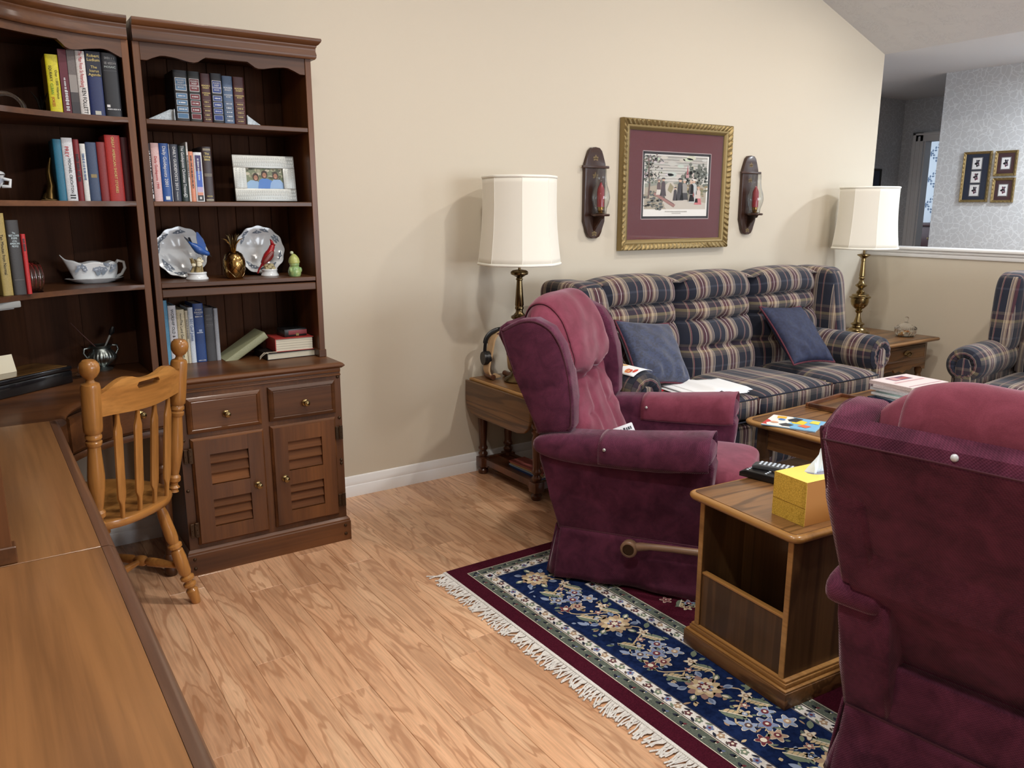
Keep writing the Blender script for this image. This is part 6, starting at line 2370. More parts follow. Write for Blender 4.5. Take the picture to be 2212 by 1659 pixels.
def book(label, loc, w, h, d, col, texts=(), bands=(), group=None, rz=0, ry=0, rough=0.5, round_=True, name='book'):
    """standing book, spine facing local -y, loc = bottom left of the spine"""
    t = thing(name, label, 'book', loc, rz, group)
    t.rotation_euler = (0, ry, rz)
    b = 0.0022
    g = G()
    if round_:
        sp_ = [(w / 2 + (w / 2) * cos(a), 0.004 - 0.004 * sin(a)) for a in [PI * k / 8 for k in range(9)]]
        pts = sp_ + [(0, d), (b, d), (b, 0.0035), (w - b, 0.0035), (w - b, d), (w, d)]
    else:
        pts = [(w, 0), (0, 0), (0, d), (b, d), (b, b), (w - b, b), (w - b, d), (w, d)]
    g.prism(pts, 0, h, 'z')
    g.build('cover', colmat(*col, rough), t, smooth=40)
    G().box(b, w - b, 0.0036 if round_ else b, d - 0.004, 0.003, h - 0.003).build('pages', M['pages'], t)
    if bands:
        P_ = []
        for i, (x0, x1, z0, z1, c) in enumerate(bands):
            pts = [(x0 * w, z0 * h), (x1 * w, z0 * h), (x1 * w, z1 * h), (x0 * w, z1 * h)]
            yy = -0.0006 - 0.0001 * i if not round_ else -0.0006 - 0.0001 * i
            P_.append(([(px_, yy, pz_) for px_, pz_ in pts], c))
        colour_mesh('spine_print', P_, M['print'], t)['kind'] = 'stuff'
    for tx in texts:
        body, kind, fx, fz, size, mat = tx[:6]
        mw_ = tx[6] if len(tx) > 6 else None
        if kind in ('sv', 'sh'):
            strokes(t, kind, fx * w, fz * h, size, mw_ or 0.8 * w, INK[mat])
            continue
        mt = VERT if kind == 'v' else HORI
        text(body, size, M[mat], t, mt(fx * w, -0.0016, fz * h), maxw=mw_ or (h * 0.9 if kind == 'v' else w * 0.84))
    return t


GA = 'books on the top shelf of the tall bookcase'
z1 = DT + 0.938 + 0.0005


def condensed(label, x, w, base, panel, ink, h=0.192):
    b_ = []
    tx = []
    if panel:
        b_ = [(0.1, 0.9, 0.62, 0.86, (214, 214, 214)), (0.13, 0.87, 0.63, 0.85, panel)]
        tx = [("READER'S\nDIGEST\nCONDENSED\nBOOKS", 'h', 0.5, 0.745, 0.0085, ink)]
        for k in range(4):
            zb = 0.47 - 0.125 * k
            b_ += [(0.1, 0.9, zb, zb + 0.1, (196, 200, 206)), (0.13, 0.87, zb + 0.006, zb + 0.094, panel)]
            tx.append(('', 'sh', 0.5, zb + 0.05, 0.0055, ink, 0.5 * w))
    else:
        tx = [("READER'S\nDIGEST", 'h', 0.5, 0.74, 0.008, ink), ('CONDENSED\nBOOKS', 'h', 0.5, 0.6, 0.007, ink)]
        for k in range(5):
            b_.append((0.1, 0.9, 0.48 - 0.085 * k, 0.484 - 0.085 * k, (170, 150, 120)))
            tx.append(('', 'sh', 0.5, 0.445 - 0.085 * k, 0.0055, ink, 0.5 * w))
    return book(label, (x, 3.352, z1), w, h, 0.15, base, tx, b_, GA)


condensed('black condensed-books volume with pale blue panels, first on the top shelf', 0.722, 0.050, (24, 26, 32), (74, 112, 146), 'whiteink')
condensed('black condensed-books volume with red panels on the top shelf', 0.774, 0.044, (28, 30, 28), (104, 26, 34), 'whiteink')
condensed('maroon tooled volume between the red and blue panelled books', 0.820, 0.036, (66, 26, 30), None, 'goldink', 0.188)
condensed('black condensed-books volume with bright blue panels', 0.858, 0.042, (22, 24, 34), (34, 58, 124), 'whiteink')
condensed('slate blue volume on the top shelf of the tall bookcase', 0.902, 0.038, (78, 100, 130), None, 'whiteink', 0.186)
condensed('maroon tooled volume at the end of the top shelf row', 0.943, 0.042, (72, 30, 32), None, 'goldink', 0.186)


def bookend(label, x, flip, z, y, mat, L=0.11, hgt=0.05, wd=0.05):
    t = thing('bookend', label, 'bookend', (x, y, z), 0, 'grey marble bookends')
    s_ = -1 if flip else 1
    G().prism([(0, 0), (s_ * L, 0), (s_ * L * 0.12, hgt), (0, hgt)], 0, wd, 'y', 0.002, 1).build('wedge', mat, t)
    G().box(min(0, s_ * 0.004), max(0, s_ * 0.004), -0.02, wd + 0.02, 0, hgt * 1.0, 0.001, 1).build('plate', mat, t)
    return t


n = N('grey_marble')
n.ln(n.ramp(n.noise(n.coords(), 30, 5, 0.6, 1.5), [(0.4, srgb(196, 204, 208)), (0.55, srgb(150, 160, 168)), (0.6, srgb(206, 212, 214))]), n.b.inputs['Base Color'])
n.set(Roughness=0.25)
M['marble'] = n.m
bookend('grey marble wedge bookend at the start of the top shelf row', 0.718, True, z1, 3.37, M['marble'], 0.115)
bookend('grey marble wedge bookend at the end of the top shelf row', 0.989, False, z1, 3.37, M['marble'], 0.075, 0.045)

# second shelf
GB = 'books on the second shelf of the tall bookcase'
z2 = DT + 0.646 + 0.0005
row = [
    ('black book with white lettering hard against the bookcase side', 0.020, 0.212, (30, 24, 30), [('', 'sv', .55, .52, .013, 'whiteink', .15)], [(.3, .9, .05, .12, (226, 226, 226))]),
    ('pale pink annual with red script', 0.029, 0.214, (214, 178, 176), [('Daily Guideposts 1999', 'v', .5, .5, .013, 'redink')], []),
    ('bright blue annual with white script', 0.033, 0.214, (30, 78, 150), [('Daily Guideposts 2001', 'v', .5, .6, .0165, 'whiteink')], [(.3, .75, .03, .09, (220, 226, 230))]),
    ('navy annual titled Daily Guideposts 2013', 0.034, 0.212, (34, 40, 58), [('DAILY GUIDEPOSTS 2013', 'v', .55, .58, .0145, 'whiteink'), ('Guideposts', 'v', .55, .1, .007, 'whiteink')], [(0.0, .06, 0, 1, (206, 212, 222))]),
    ('dark green Christmas treasury with white script', 0.027, 0.208, (20, 40, 38), [('The Guideposts Christmas Treasury', 'v', .5, .55, .015, 'whiteink')], [(.3, .75, .08, .13, (206, 214, 210)), (.36, .69, .088, .122, (20, 40, 38))]),
    ('thin white booklet standing taller than its neighbours', 0.008, 0.222, (222, 222, 220), [('', 'sv', .5, .6, .005, 'ink', .08)], []),
    ('salmon paperback with small dark lettering', 0.016, 0.188, (222, 146, 116), [('', 'sv', .5, .6, .007, 'ink', .12)], []),
    ('white paperback with a violet and blue spine panel', 0.032, 0.186, (226, 230, 234), [('', 'sv', .5, .66, .007, 'whiteink', .08)], [(.2, .85, .3, .94, (62, 56, 104)), (.2, .85, .3, .62, (70, 104, 190)), (.2, .85, .2, .3, (190, 176, 210)), (.2, .85, .13, .19, (216, 150, 130)), (.2, .85, .02, .13, (60, 60, 62)), (.4, .65, .05, .1, (210, 210, 210))]),
    ('dark brown leather Bible with gold bands', 0.037, 0.208, (52, 36, 36), [('The\nLiving\nBible', 'h', .5, .82, .011, 'goldink'), ('', 'sh', .5, .1, .006, 'goldink', .018)], [(.12, .88, .935, .945, (206, 196, 170)), (.12, .88, .955, .965, (206, 196, 170)), (.12, .88, .5, .507, (196, 186, 160)), (.12, .88, .47, .477, (196, 186, 160)), (.12, .88, .035, .045, (206, 196, 170)), (.12, .88, .015, .024, (206, 196, 170))]),
]
x = 0.5955
for lb, w_, h_, c, tx, bd in row:
    book(lb, (x, 3.335, z2), w_, h_, 0.15, c, tx, bd, GB, rough=0.4)
    x += w_ + 0.0006

# silver photo frame
t = thing('photo_frame', 'silver embossed photo frame showing three women on the second shelf', 'photo frame', (0.918, 3.345, z2 + 0.002), 0)
t.rotation_euler = (math.radians(-7), 0, 0)
fw_, fh_, bd = 0.25, 0.182, 0.05
g = G()
for a in ((0, fw_, 0, bd), (0, fw_, fh_ - bd, fh_), (0, bd, bd, fh_ - bd), (fw_ - bd, fw_, bd, fh_ - bd)):
    g.box(a[0], a[1], -0.014, 0, a[2], a[3], 0.002)
for i in range(33):
    for s_ in (0.012, 0.026, 0.039):
        for zz in (s_, fh_ - s_):
            g.prism([(0.004 + i * 0.0073, zz - 0.004), (0.008 + i * 0.0073, zz - 0.0045), (0.0108 + i * 0.0073, zz + 0.004), (0.0068 + i * 0.0073, zz + 0.0045)], -0.0153, -0.0138, 'y')
    if i < 12:
        for s_ in (0.012, 0.026, 0.039):
            for xx in (s_, fw_ - s_):
                zz = bd + i * 0.0068
                g.prism([(xx - 0.0045, zz), (xx + 0.0035, zz + 0.002), (xx + 0.0045, zz + 0.0055), (xx - 0.0035, zz + 0.0035)], -0.0153, -0.0138, 'y')
g.build('border', M['silver'], t)
G().box(bd - 0.004, fw_ - bd + 0.004, -0.004, -0.001, bd - 0.004, fh_ - bd + 0.004).build('backing', M['black'], t)
P = []
qx0, qz0, qw, qh = bd, bd, fw_ - 2 * bd, fh_ - 2 * bd


def ph_(pts, c, lv):
    P.append(([(qx0 + a * qw, -0.0045 - 0.0001 * lv, qz0 + b * qh) for a, b in pts], c))


ph_(rect(0, 0, 1, 1), (120, 130, 104), 0)
rr = random.Random(9)
for i in range(40):
    ph_(disc(rr.random(), rr.uniform(.5, 1), rr.uniform(.03, .08), 8, 0, .07), rr.choice([(168, 168, 142), (96, 112, 84), (196, 190, 170), (80, 90, 70)]), 1)
ph_([(0, 0), (.38, 0), (.36, .28), (.28, .4), (.12, .42), (.02, .3)], (150, 186, 222), 3)
ph_([(.3, 0), (.72, 0), (.7, .4), (.58, .5), (.42, .5), (.34, .4)], (84, 134, 206), 4)
ph_([(.62, 0), (1, 0), (1, .3), (.92, .46), (.74, .46), (.66, .3)], (150, 184, 224), 5)
for cx, cz, hc in ((.26, .55, (52, 36, 30)), (.5, .68, (44, 32, 28)), (.8, .64, (60, 52, 48))):
    ph_(disc(cx, cz + .02, .085, 14, 0, .2), hc, 6)
    ph_(disc(cx, cz - .02, .055, 12, 0, .13), (170, 122, 98), 7)
    for e in (-.02, .02):
        ph_(disc(cx + e, cz + .01, .008, 6, 0, .012), (50, 34, 30), 8)
    ph_([(cx - .022, cz - .075), (cx + .022, cz - .075), (cx, cz - .1)], (232, 224, 218), 8)
colour_mesh('photograph', P, M['print'], t)
G().box(bd - 0.003, fw_ - bd + 0.003, -0.0085, -0.0080, bd - 0.003, fh_ - bd + 0.003).build('pane', M['pane'], t)
G().prism([(0.0, 0.0), (0.055, -0.006), (0.055, -0.002), (0.0, 0.12)], fw_ / 2 - 0.02, fw_ / 2 + 0.02, 'x').build('easel', M['black'], t)

# bottom compartment
GC = 'books standing on the louvred cabinet'
z0 = DT + 0.0006
row = [
    ('tall sky blue binder beside the bookcase side', 0.032, 0.262, (84, 146, 180), [], []),
    ('white hymnal titled Worship Old and New', 0.031, 0.240, (214, 214, 218), [('WORSHIP OLD & NEW', 'v', .5, .62, .015, 'ink')], []),
    ('cream book titled The Lord God Made Them All', 0.030, 0.222, (214, 202, 168), [('The Lord God Made Them All', 'v', .5, .42, .014, 'ink'), ('Herriot', 'v', .5, .87, .009, 'ink')], []),
    ('slim cream paperback beside the golf joke book', 0.012, 0.216, (206, 196, 172), [('', 'sv', .5, .65, .006, 'pewter', .08)], []),
    ('white paperback titled 501 Golf Jokes', 0.020, 0.228, (206, 216, 228), [('501 Golf Jokes', 'v', .5, .6, .0155, 'blueink')], []),
    ('blue hardback study book with white lettering', 0.040, 0.242, (40, 70, 128), [('STORM\nPARADISE', 'h', .5, .87, .0105, 'whiteink'), ('', 'sh', .5, .78, .006, 'whiteink', .028), ('', 'sh', .5, .03, .004, 'whiteink', .028)], [(.25, .75, .815, .82, (206, 214, 226)), (.2, .8, .5, .512, (206, 214, 226)), (.42, .72, .52, .56, (150, 170, 206))]),
    ('dark grey cloth book with faded spine', 0.038, 0.222, (66, 66, 70), [('', 'sh', .5, .86, .007, 'pewter', .026), ('', 'sh', .5, .79, .007, 'pewter', .022), ('', 'sh', .5, .69, .004, 'pewter', .028)], [(.1, .9, .66, .664, (110, 110, 114)), (.1, .9, .72, .724, (110, 110, 114))]),
    ('pale grey slim book next to the leaning book', 0.017, 0.218, (158, 162, 170), [], []),
]
x = 0.604
for lb, w_, h_, c, tx, bd in row:
    book(lb, (x, 3.405, z0), w_, h_, 0.14, c, tx, bd, GC)
    x += w_ + 0.0008
t = book('sage green book leaning at a slant beside the standing books', (x + 0.006, 3.37, z0 + 0.001), 0.03, 0.20, 0.14, (152, 154, 122), [], [], GC, ry=math.radians(58))


def flat_book(label, loc, rz, w, d, th, col, group):
    """lying book, pages towards -y"""
    t = thing('book', label, 'book', loc, rz, group)
    b = 0.0025
    g = G().box(0, w, 0, d, 0, b, 0.0008, 1).box(0, w, 0, d, th - b, th, 0.0008, 1).box(0, w, d - 0.004, d, 0, th, 0.0008, 1)
    g.box(0, 0.004, 0.0, d, 0, th, 0.0008, 1)
    g.build('cover', colmat(*col), t)
    g = G()
    for k in range(10):
        g.box(0.004, w - 0.004, 0.004 + 0.0015 * (k % 2), d - 0.004, b + (th - 2 * b) * k / 10, b + (th - 2 * b) * (k + 1) / 10)
    g.build('pages', M['pages'], t)
    return t


GD = 'books lying on the louvred cabinet'
flat_book('thin black bound journal with a cord lying on the cabinet top', (0.985, 3.285, z0), math.radians(2), 0.215, 0.16, 0.028, (34, 26, 24), GD)
g = G().tube([(0.99, 3.282, DT + 0.03), (0.97, 3.275, DT + 0.036), (0.955, 3.278, DT + 0.022), (0.952, 3.282, DT + 0.008), (0.962, 3.284, DT + 0.02), (0.985, 3.29, DT + 0.033), (1.01, 3.30, DT + 0.031), (1.03, 3.295, DT + 0.0315)], 0.002, 6)
o = g.build('cord_tie', plain('pale_string', srgb(170, 160, 140), 0.8), None, smooth=180)
tag(o, 'pale string tie curling off the black journal', 'string')
flat_book('thick red book lying on the black journal', (1.025, 3.295, DT + 0.0295), math.radians(-2), 0.165, 0.15, 0.056, (168, 54, 48), GD)
t = thing('small_case', 'small black and dark red hinged case on the thick red book', 'case', (1.075, 3.32, DT + 0.0865), math.radians(3))
G().box(0, 0.10, 0, 0.09, 0, 0.032, 0.003).build('body', M['black'], t)
G().box(0.018, 0.10, -0.001, 0.06, 0.008, 0.026, 0.001).build('band', colmat(130, 52, 58), t)
G().box(0.05, 0.064, -0.0015, 0.002, 0.002, 0.014, 0.0005, 1).build('clasp', M['brass'], t)

# ---- china and ornaments on the third shelf
z3 = DT + 0.343 + 0.0006


def plate(label, cx, cy, r, tilt, petals):
    t = thing('dinner_plate', label, 'plate', (cx, cy, z3 + 0.002), 0, 'white china plates with grey flowers')
    t.rotation_euler = (math.radians(-tilt), 0, 0)
    R3 = Matrix(((1, 0, 0), (0, 0, -1), (0, 1, 0)))

    def rf_(a, z):
        return 1 + 0.022 * cos(12 * a)
    G().lathe([(0.0, 0.002), (r * 0.58, 0.002), (r * 0.64, 0.007), (r * 0.97, 0.014), (r, 0.016), (r * 0.985, 0.018), (r * 0.66, 0.011), (r * 0.56, 0.005), (0, 0.005)], (0, 0, r), 72, R3, rf=lambda a, z: rf_(a, z) if z > 0.006 else 1).build('body', M['china'], t, smooth=60)
    P_ = []
    rr_ = random.Random(petals)
    for k in range(20):
        a = rr_.random() * 2 * PI
        if 0.9 < (a % (2 * PI / 3)) < 1.5 and k % 2:
            continue
        q = r * rr_.uniform(0.74, 0.9)
        yy = -0.0165 - 0.001
        cx_, cz_ = q * cos(a), r + q * sin(a)
        P_.append(([(x_, yy, z_) for x_, z_ in flower(cx_, cz_, r * 0.085, 5, a, 0.4)], (132, 142, 160)))
        P_.append(([(x_, yy - 0.0002, z_) for x_, z_ in disc(cx_, cz_, r * 0.035, 6)], (196, 204, 212)))
        for e in (-1, 1):
            P_.append(([(x_, yy, z_) for x_, z_ in leaf(cx_, cz_, r * 0.2, r * 0.035, a + e * 1.7)], (120, 132, 146)))
    colour_mesh('flower_print', P_, M['print'], t)['kind'] = 'stuff'
    return t


plate('grey-flowered china plate standing behind the bluebird figurine', 0.720, 3.455, 0.102, 12, 3)
plate('grey-flowered china plate standing behind the cardinal figurine', 1.040, 3.455, 0.102, 12, 6)


def figurine_base(t, r):
    G().lathe([(0.0, 0.0), (r, 0.0), (r * 1.02, 0.004), (r * 0.88, 0.012), (r * 0.84, 0.02), (r * 0.9, 0.025), (r * 0.86, 0.029), (0, 0.03)], (0, 0, 0), 24).build('base', M['china'], t)


def skin_mesh(name, verts, edges, radii, mat, parent, sub=2, root=0):
    me = bpy.data.meshes.new(name)
    me.from_pydata(verts, edges, [])
    o = bpy.data.objects.new(name, me)
    COL.objects.link(o)
    md = o.modifiers.new('skin', 'SKIN')
    md.use_smooth_shade = True
    sv = me.skin_vertices[0].data if me.skin_vertices else None
    if sv is None:
        me.skin_vertices.new() if hasattr(me.skin_vertices, 'new') else None
        sv = me.skin_vertices[0].data
    for i, r in enumerate(radii):
        sv[i].radius = (r, r) if not isinstance(r, tuple) else r
        sv[i].use_root = i == root
    m2 = o.modifiers.new('sub', 'SUBSURF')
    m2.levels = m2.render_levels = sub
    me.materials.append(mat)
    o.parent = parent
    return o


def bird_body(parent, mat, c, L, pitch, fat):
    """teardrop body with head, built as one lathe-like tube along a bent axis"""
    d_ = Vector((cos(pitch), 0, sin(pitch)))
    up = Vector((-sin(pitch), 0, cos(pitch)))
    c = Vector(c)
    prof_ = [(-0.62, 0.05, -0.02), (-0.45, 0.10, -0.02), (-0.25, 0.2, 0), (-0.05, 0.26, 0.0), (0.12, 0.25, 0.02), (0.26, 0.19, 0.06), (0.36, 0.155, 0.1), (0.46, 0.15, 0.13), (0.55, 0.11, 0.14), (0.6, 0.05, 0.14)]
    g = G().tube([c + d_ * (a * L) + up * (b * L) for a, r, b in prof_], [r * L * fat for a, r, b in prof_], 14)
    return g.build('body', mat, parent, smooth=180), c + d_ * (0.6 * L) + up * (0.14 * L), d_, up


blue = plain('bluebird_glaze', srgb(46, 88, 160), 0.3)
dkblue = plain('wing_glaze', srgb(48, 58, 72), 0.35)
cardr = plain('cardinal_glaze', srgb(158, 30, 36), 0.3)
cardw = plain('cardinal_wing_glaze', srgb(120, 54, 50), 0.35)
t = thing('bluebird_figurine', 'porcelain bluebird figurine with raised wings on a white base', 'figurine', (0.752, 3.365, z3))
figurine_base(t, 0.042)
rr = random.Random(6)
g = G()
for k in range(9):
    a = rr.random() * 6.28
    g.tube([(0.02 * cos(a), 0.018 * sin(a), 0.028), (0.016 * cos(a) + 0.004, 0.012 * sin(a), 0.05), (0.022 * cos(a + .4), 0.02 * sin(a + .4), 0.068 + 0.02 * rr.random())], [0.006, 0.004, 0.003], 6)
g.build('twigs', plain('twig_glaze', srgb(150, 132, 92), 0.45), t)
for k in range(8):
    a = rr.random() * 6.28
    G().sell((0.02 * cos(a), 0.016 * sin(a), 0.045 + 0.045 * rr.random()), (0.009, 0.008, 0.007), 0.8, 0.8, 10, 6).build('blossom', plain('blossom_glaze', srgb(222, 214, 186), 0.4), t)
b_, bk, d_, up = bird_body(t, blue, (0.012, -0.004, 0.118), 0.075, -0.75, 0.9)
G().tube([bk, bk + d_ * 0.012], [0.0035, 0.0006], 6).build('beak', M['ink'], t)
for s_, mt in ((1, blue), (-1, dkblue)):
    base_ = Vector((0.012 - 0.0, -0.006, 0.125))
    tip = base_ + Vector((-0.004 if s_ > 0 else -0.05, -0.006 * s_, 0.062 if s_ > 0 else 0.045))
    g = G()
    wv = (tip - base_)
    side = Vector((0.03, 0, -0.012)) if s_ > 0 else Vector((0.012, 0, -0.034))
    pts = [base_, base_ + side * 0.9, base_ + wv * 0.35 + side * 1.0, base_ + wv * 0.7 + side * 0.7, tip + side * 0.2, tip, base_ + wv * 0.6 - side * 0.1]
    a_ = [g.bm.verts.new(p) for p in pts]
    bq = [g.bm.verts.new(p + Vector((0, 0.004, 0))) for p in pts]
    g.bm.faces.new(a_)
    g.bm.faces.new(bq[::-1])
    for k in range(len(pts)):
        j = (k + 1) % len(pts)
        g.bm.faces.new((a_[k], bq[k], bq[j], a_[j]))
    g.build('wing', mt, t, smooth=20)
g = G().tube([(-0.01, 0.0, 0.142), (-0.02, 0, 0.165)], [0.006, 0.010], 6, sq=0.4)
g.build('tail', dkblue, t)

t = thing('cardinal_figurine', 'porcelain red cardinal figurine perched on a white base', 'figurine', (1.048, 3.378, z3))
figurine_base(t, 0.036)
g = G()
for k in range(10):
    a = k * 0.63
    g.sell((0.015 * cos(a), 0.013 * sin(a), 0.032 + 0.006 * (k % 3)), (0.011, 0.01, 0.008), 0.9, 0.9, 8, 5)
g.build('rockwork', plain('rock_glaze', srgb(176, 164, 126), 0.5), t)
b_, bk, d_, up = bird_body(t, cardr, (-0.002, 0, 0.082), 0.088, 0.85, 0.85)
G().tube([bk, bk + Vector((0.010, 0, -0.003))], [0.004, 0.0008], 6).build('beak', plain('beak_red', srgb(190, 90, 60), 0.4), t)
G().tube([bk + Vector((-0.006, 0, 0.0)), bk + Vector((-0.008, 0, 0.012)), bk + Vector((-0.014, 0, 0.022))], [0.008, 0.006, 0.001], 8).build('crest', cardr, t, smooth=180)
G().tube([bk + Vector((0.0, 0, -0.004)), bk + Vector((0.003, 0, -0.006))], [0.0065, 0.005], 8).build('mask', M['ink'], t)
for s_ in (-1, 1):
    G().sell((-0.006, s_ * 0.016, 0.078), (0.013, 0.006, 0.026), 0.8, 0.9, 12, 8, lambda p: Vector((p.x + p.z * 0.75, p.y, p.z))).build('wing', cardw, t, smooth=180)
G().tube([(-0.03, 0, 0.05), (-0.045, 0, 0.028), (-0.052, 0, 0.012)], [0.009, 0.008, 0.007], 8, sq=0.4).build('tail', cardr, t)

t = thing('brass_pineapple', 'polished brass pineapple ornament between the two plates', 'ornament', (0.892, 3.335, z3))
g = G()
g.lathe([(0.0, 0.0), (0.030, 0.0), (0.034, 0.006), (0.040, 0.025), (0.044, 0.05), (0.042, 0.075), (0.034, 0.096), (0.02, 0.108), (0.0, 0.112)], (0, 0, 0), 36)
g.build('body', M['gold'], t, smooth=60)
g = G()
for s_ in (-1, 1):
    for k in range(7):
        pts = []
        for i in range(13):
            v = i / 12
            z = 0.006 + 0.095 * v
            r_ = float(np.interp(z, [0, .006, .025, .05, .075, .096, .108], [.03, .034, .040, .044, .042, .034, .02]))
            a = 2 * PI * k / 7 + s_ * v * 2.2
            pts.append((r_ * cos(a), r_ * sin(a), z))
        g.tube(pts, 0.0011, 5)
g.build('lattice', M['brass_dark'], t)
for k in range(14):
    a = 2 * PI * k / 7 + (0.45 if k >= 7 else 0)
    L = 0.052 if k < 7 else 0.07
    out = 0.034 if k < 7 else 0.016
    pts = [(0.008 * cos(a), 0.008 * sin(a), 0.108), (0.012 * cos(a), 0.012 * sin(a), 0.108 + L * 0.5), ((0.012 + out * 0.5) * cos(a), (0.012 + out * .5) * sin(a), 0.108 + L * 0.88), ((0.012 + out) * cos(a), (0.012 + out) * sin(a), 0.108 + L)]
    G().tube(pts, [0.005, 0.005, 0.0035, 0.0008], 6, sq=0.45).build('leaf', M['gold'] if k < 7 else M['brass_dark'], t, smooth=180)

green = N('green_glaze')
green.ln(green.ramp(green.new('ShaderNodeTexCoord').outputs['Generated'] and green.noise(green.coords((1, 1, 1)), 40, 2), [(0.35, srgb(120, 156, 104)), (0.65, srgb(168, 186, 120))]), green.b.inputs['Base Color'])
green.set(Roughness=0.25)
t = thing('green_figure', 'small green ceramic figure in a knitted hat at the end of the shelf', 'figurine', (1.128, 3.30, z3))
G().lathe([(0.0, 0.0), (0.022, 0.0), (0.026, 0.008), (0.027, 0.022), (0.022, 0.036), (0.019, 0.041), (0.0, 0.044)], (0, 0, 0), 20).build('body', green.m, t, smooth=60)
G().sell((0, -0.002, 0.050), (0.020, 0.019, 0.015), 0.9, 0.9, 16, 10).build('head', green.m, t, smooth=180)
G().lathe([(0.022, 0.054), (0.0235, 0.06), (0.020, 0.074), (0.012, 0.086), (0.004, 0.092), (0, 0.093)], (0, 0, 0), 24, rf=lambda a, z: 1 + 0.04 * cos(14 * a)).build('hat', plain('hat_glaze', srgb(176, 184, 110), 0.3), t, smooth=60)
G().sell((-0.008, 0, 0.097), (0.0075, 0.0075, 0.007), 1, 1, 12, 8).build('pompom', plain('pompom_glaze', srgb(196, 206, 170), 0.4), t, smooth=180)
for s_ in (-1, 1):
    G().sell((s_ * 0.02, -0.01, 0.026), (0.008, 0.010, 0.012), 0.9, 0.9, 10, 6).build('mitten', green.m, t, smooth=180)

# ---- corner bookcase, top shelf
GE = 'books on the top shelf of the corner bookcase'
row = [
    ('bright yellow joke book with green and orange title', 0.296, 0.038, 0.192, (216, 204, 40), [('Over 1,000 Hilarious', 'v', .76, .5, .011, 'ink'), ('SQUEAKY', 'v', .32, .68, .0115, 'ink'), ('CLEAN', 'v', .32, .42, .0115, 'greenink'), ('JOKES', 'v', .32, .2, .0115, 'redink')], []),
    ('maroon novel beside the yellow joke book', 0.336, 0.025, 0.212, (96, 22, 42), [('', 'sv', .5, .47, .007, 'whiteink', .04), ('', 'sv', .55, .2, .011, 'whiteink', .07)], []),
    ('grey novel with a photographic spine between two taller books', 0.3625, 0.024, 0.212, (110, 102, 100), [], [(0, 1, .35, .62, (150, 144, 140)), (0, 1, .2, .35, (70, 66, 68)), (0, 1, 0, .2, (58, 56, 60))]),
    ('white thriller by Ken Follett with red title', 0.388, 0.030, 0.212, (220, 216, 212), [('The Man From St Petersburg', 'v', .5, .72, .0165, 'redink', .118), ('KEN FOLLETT', 'v', .55, .23, .0175, 'ink', .085)], []),
    ('navy Ludlum thriller with gold lettering', 0.420, 0.046, 0.214, (30, 44, 92), [('Robert\nLudlum', 'h', .5, .9, .0135, 'goldink'), ('The\nIcarus\nAgenda', 'h', .5, .70, .0125, 'goldink')], [(0, 1, .62, 1, (20, 26, 46)), (.3, .7, .02, .08, (190, 190, 180))]),
    ('black hardback at the end of the corner top shelf', 0.468, 0.052, 0.214, (24, 26, 34), [('', 'sh', .5, .92, .009, 'pewter', .03), ('', 'sh', .5, .84, .009, 'pewter', .034), ('MOSAIC', 'h', .5, .78, .010, 'pewter'), ('', 'sh', .5, .12, .005, 'whiteink', .04)], [(.1, .9, .72, .725, (90, 92, 98)), (.1, .3, .15, .19, (220, 220, 220))]),
]
for lb, x, w_, h_, c, tx, bd in row:
    book(lb, (x, 3.262, z1), w_, h_, 0.15, c, tx, bd, GE, round_=(w_ > 0.026))
t = thing('cast_bookend', 'small dark cast-metal floral bookend beside the yellow book', 'bookend', (0.282, 3.28, z1))
rr = random.Random(12)
G().box(-0.03, 0.008, -0.0, 0.09, 0, 0.006, 0.001).build('base', M['pewter_dark'] if 'pewter_dark' in M else plain('dark_bronze', srgb(52, 46, 40), 0.4, 0.8), t)
g = G()
for k in range(12):
    a = rr.uniform(0.3, 2.6)
    q = rr.uniform(0.3, 1)
    p0 = Vector((-0.012, 0.03 + 0.02 * rr.random(), 0.006))
    p1 = p0 + Vector((cos(a) * 0.03 * q, rr.uniform(-.02, .02), 0.07 * q))
    g.tube([p0, (p0 + p1) / 2 + Vector((0.003, 0, 0.01)), p1], [0.003, 0.006, 0.002], 6, sq=0.5)
g.build('leaves', plain('cast_iron', srgb(58, 54, 50), 0.4, 0.8), t)
t = thing('glass_bookend', 'ribbed clear glass ornament at the left of the corner top shelf', 'ornament', (0.165, 3.24, z1))
for k in range(3):
    G().tube([(0.055 * cos(a) + 0.004 * k - 0.004, 0.014 * k, 0.055 * sin(a)) for a in [PI * i / 16 for i in range(17)]], 0.0065, 8).build('rib', M['glass'], t, smooth=180)
G().box(-0.06, 0.06, -0.005, 0.035, 0, 0.004, 0.001).build('foot', M['glass'], t)

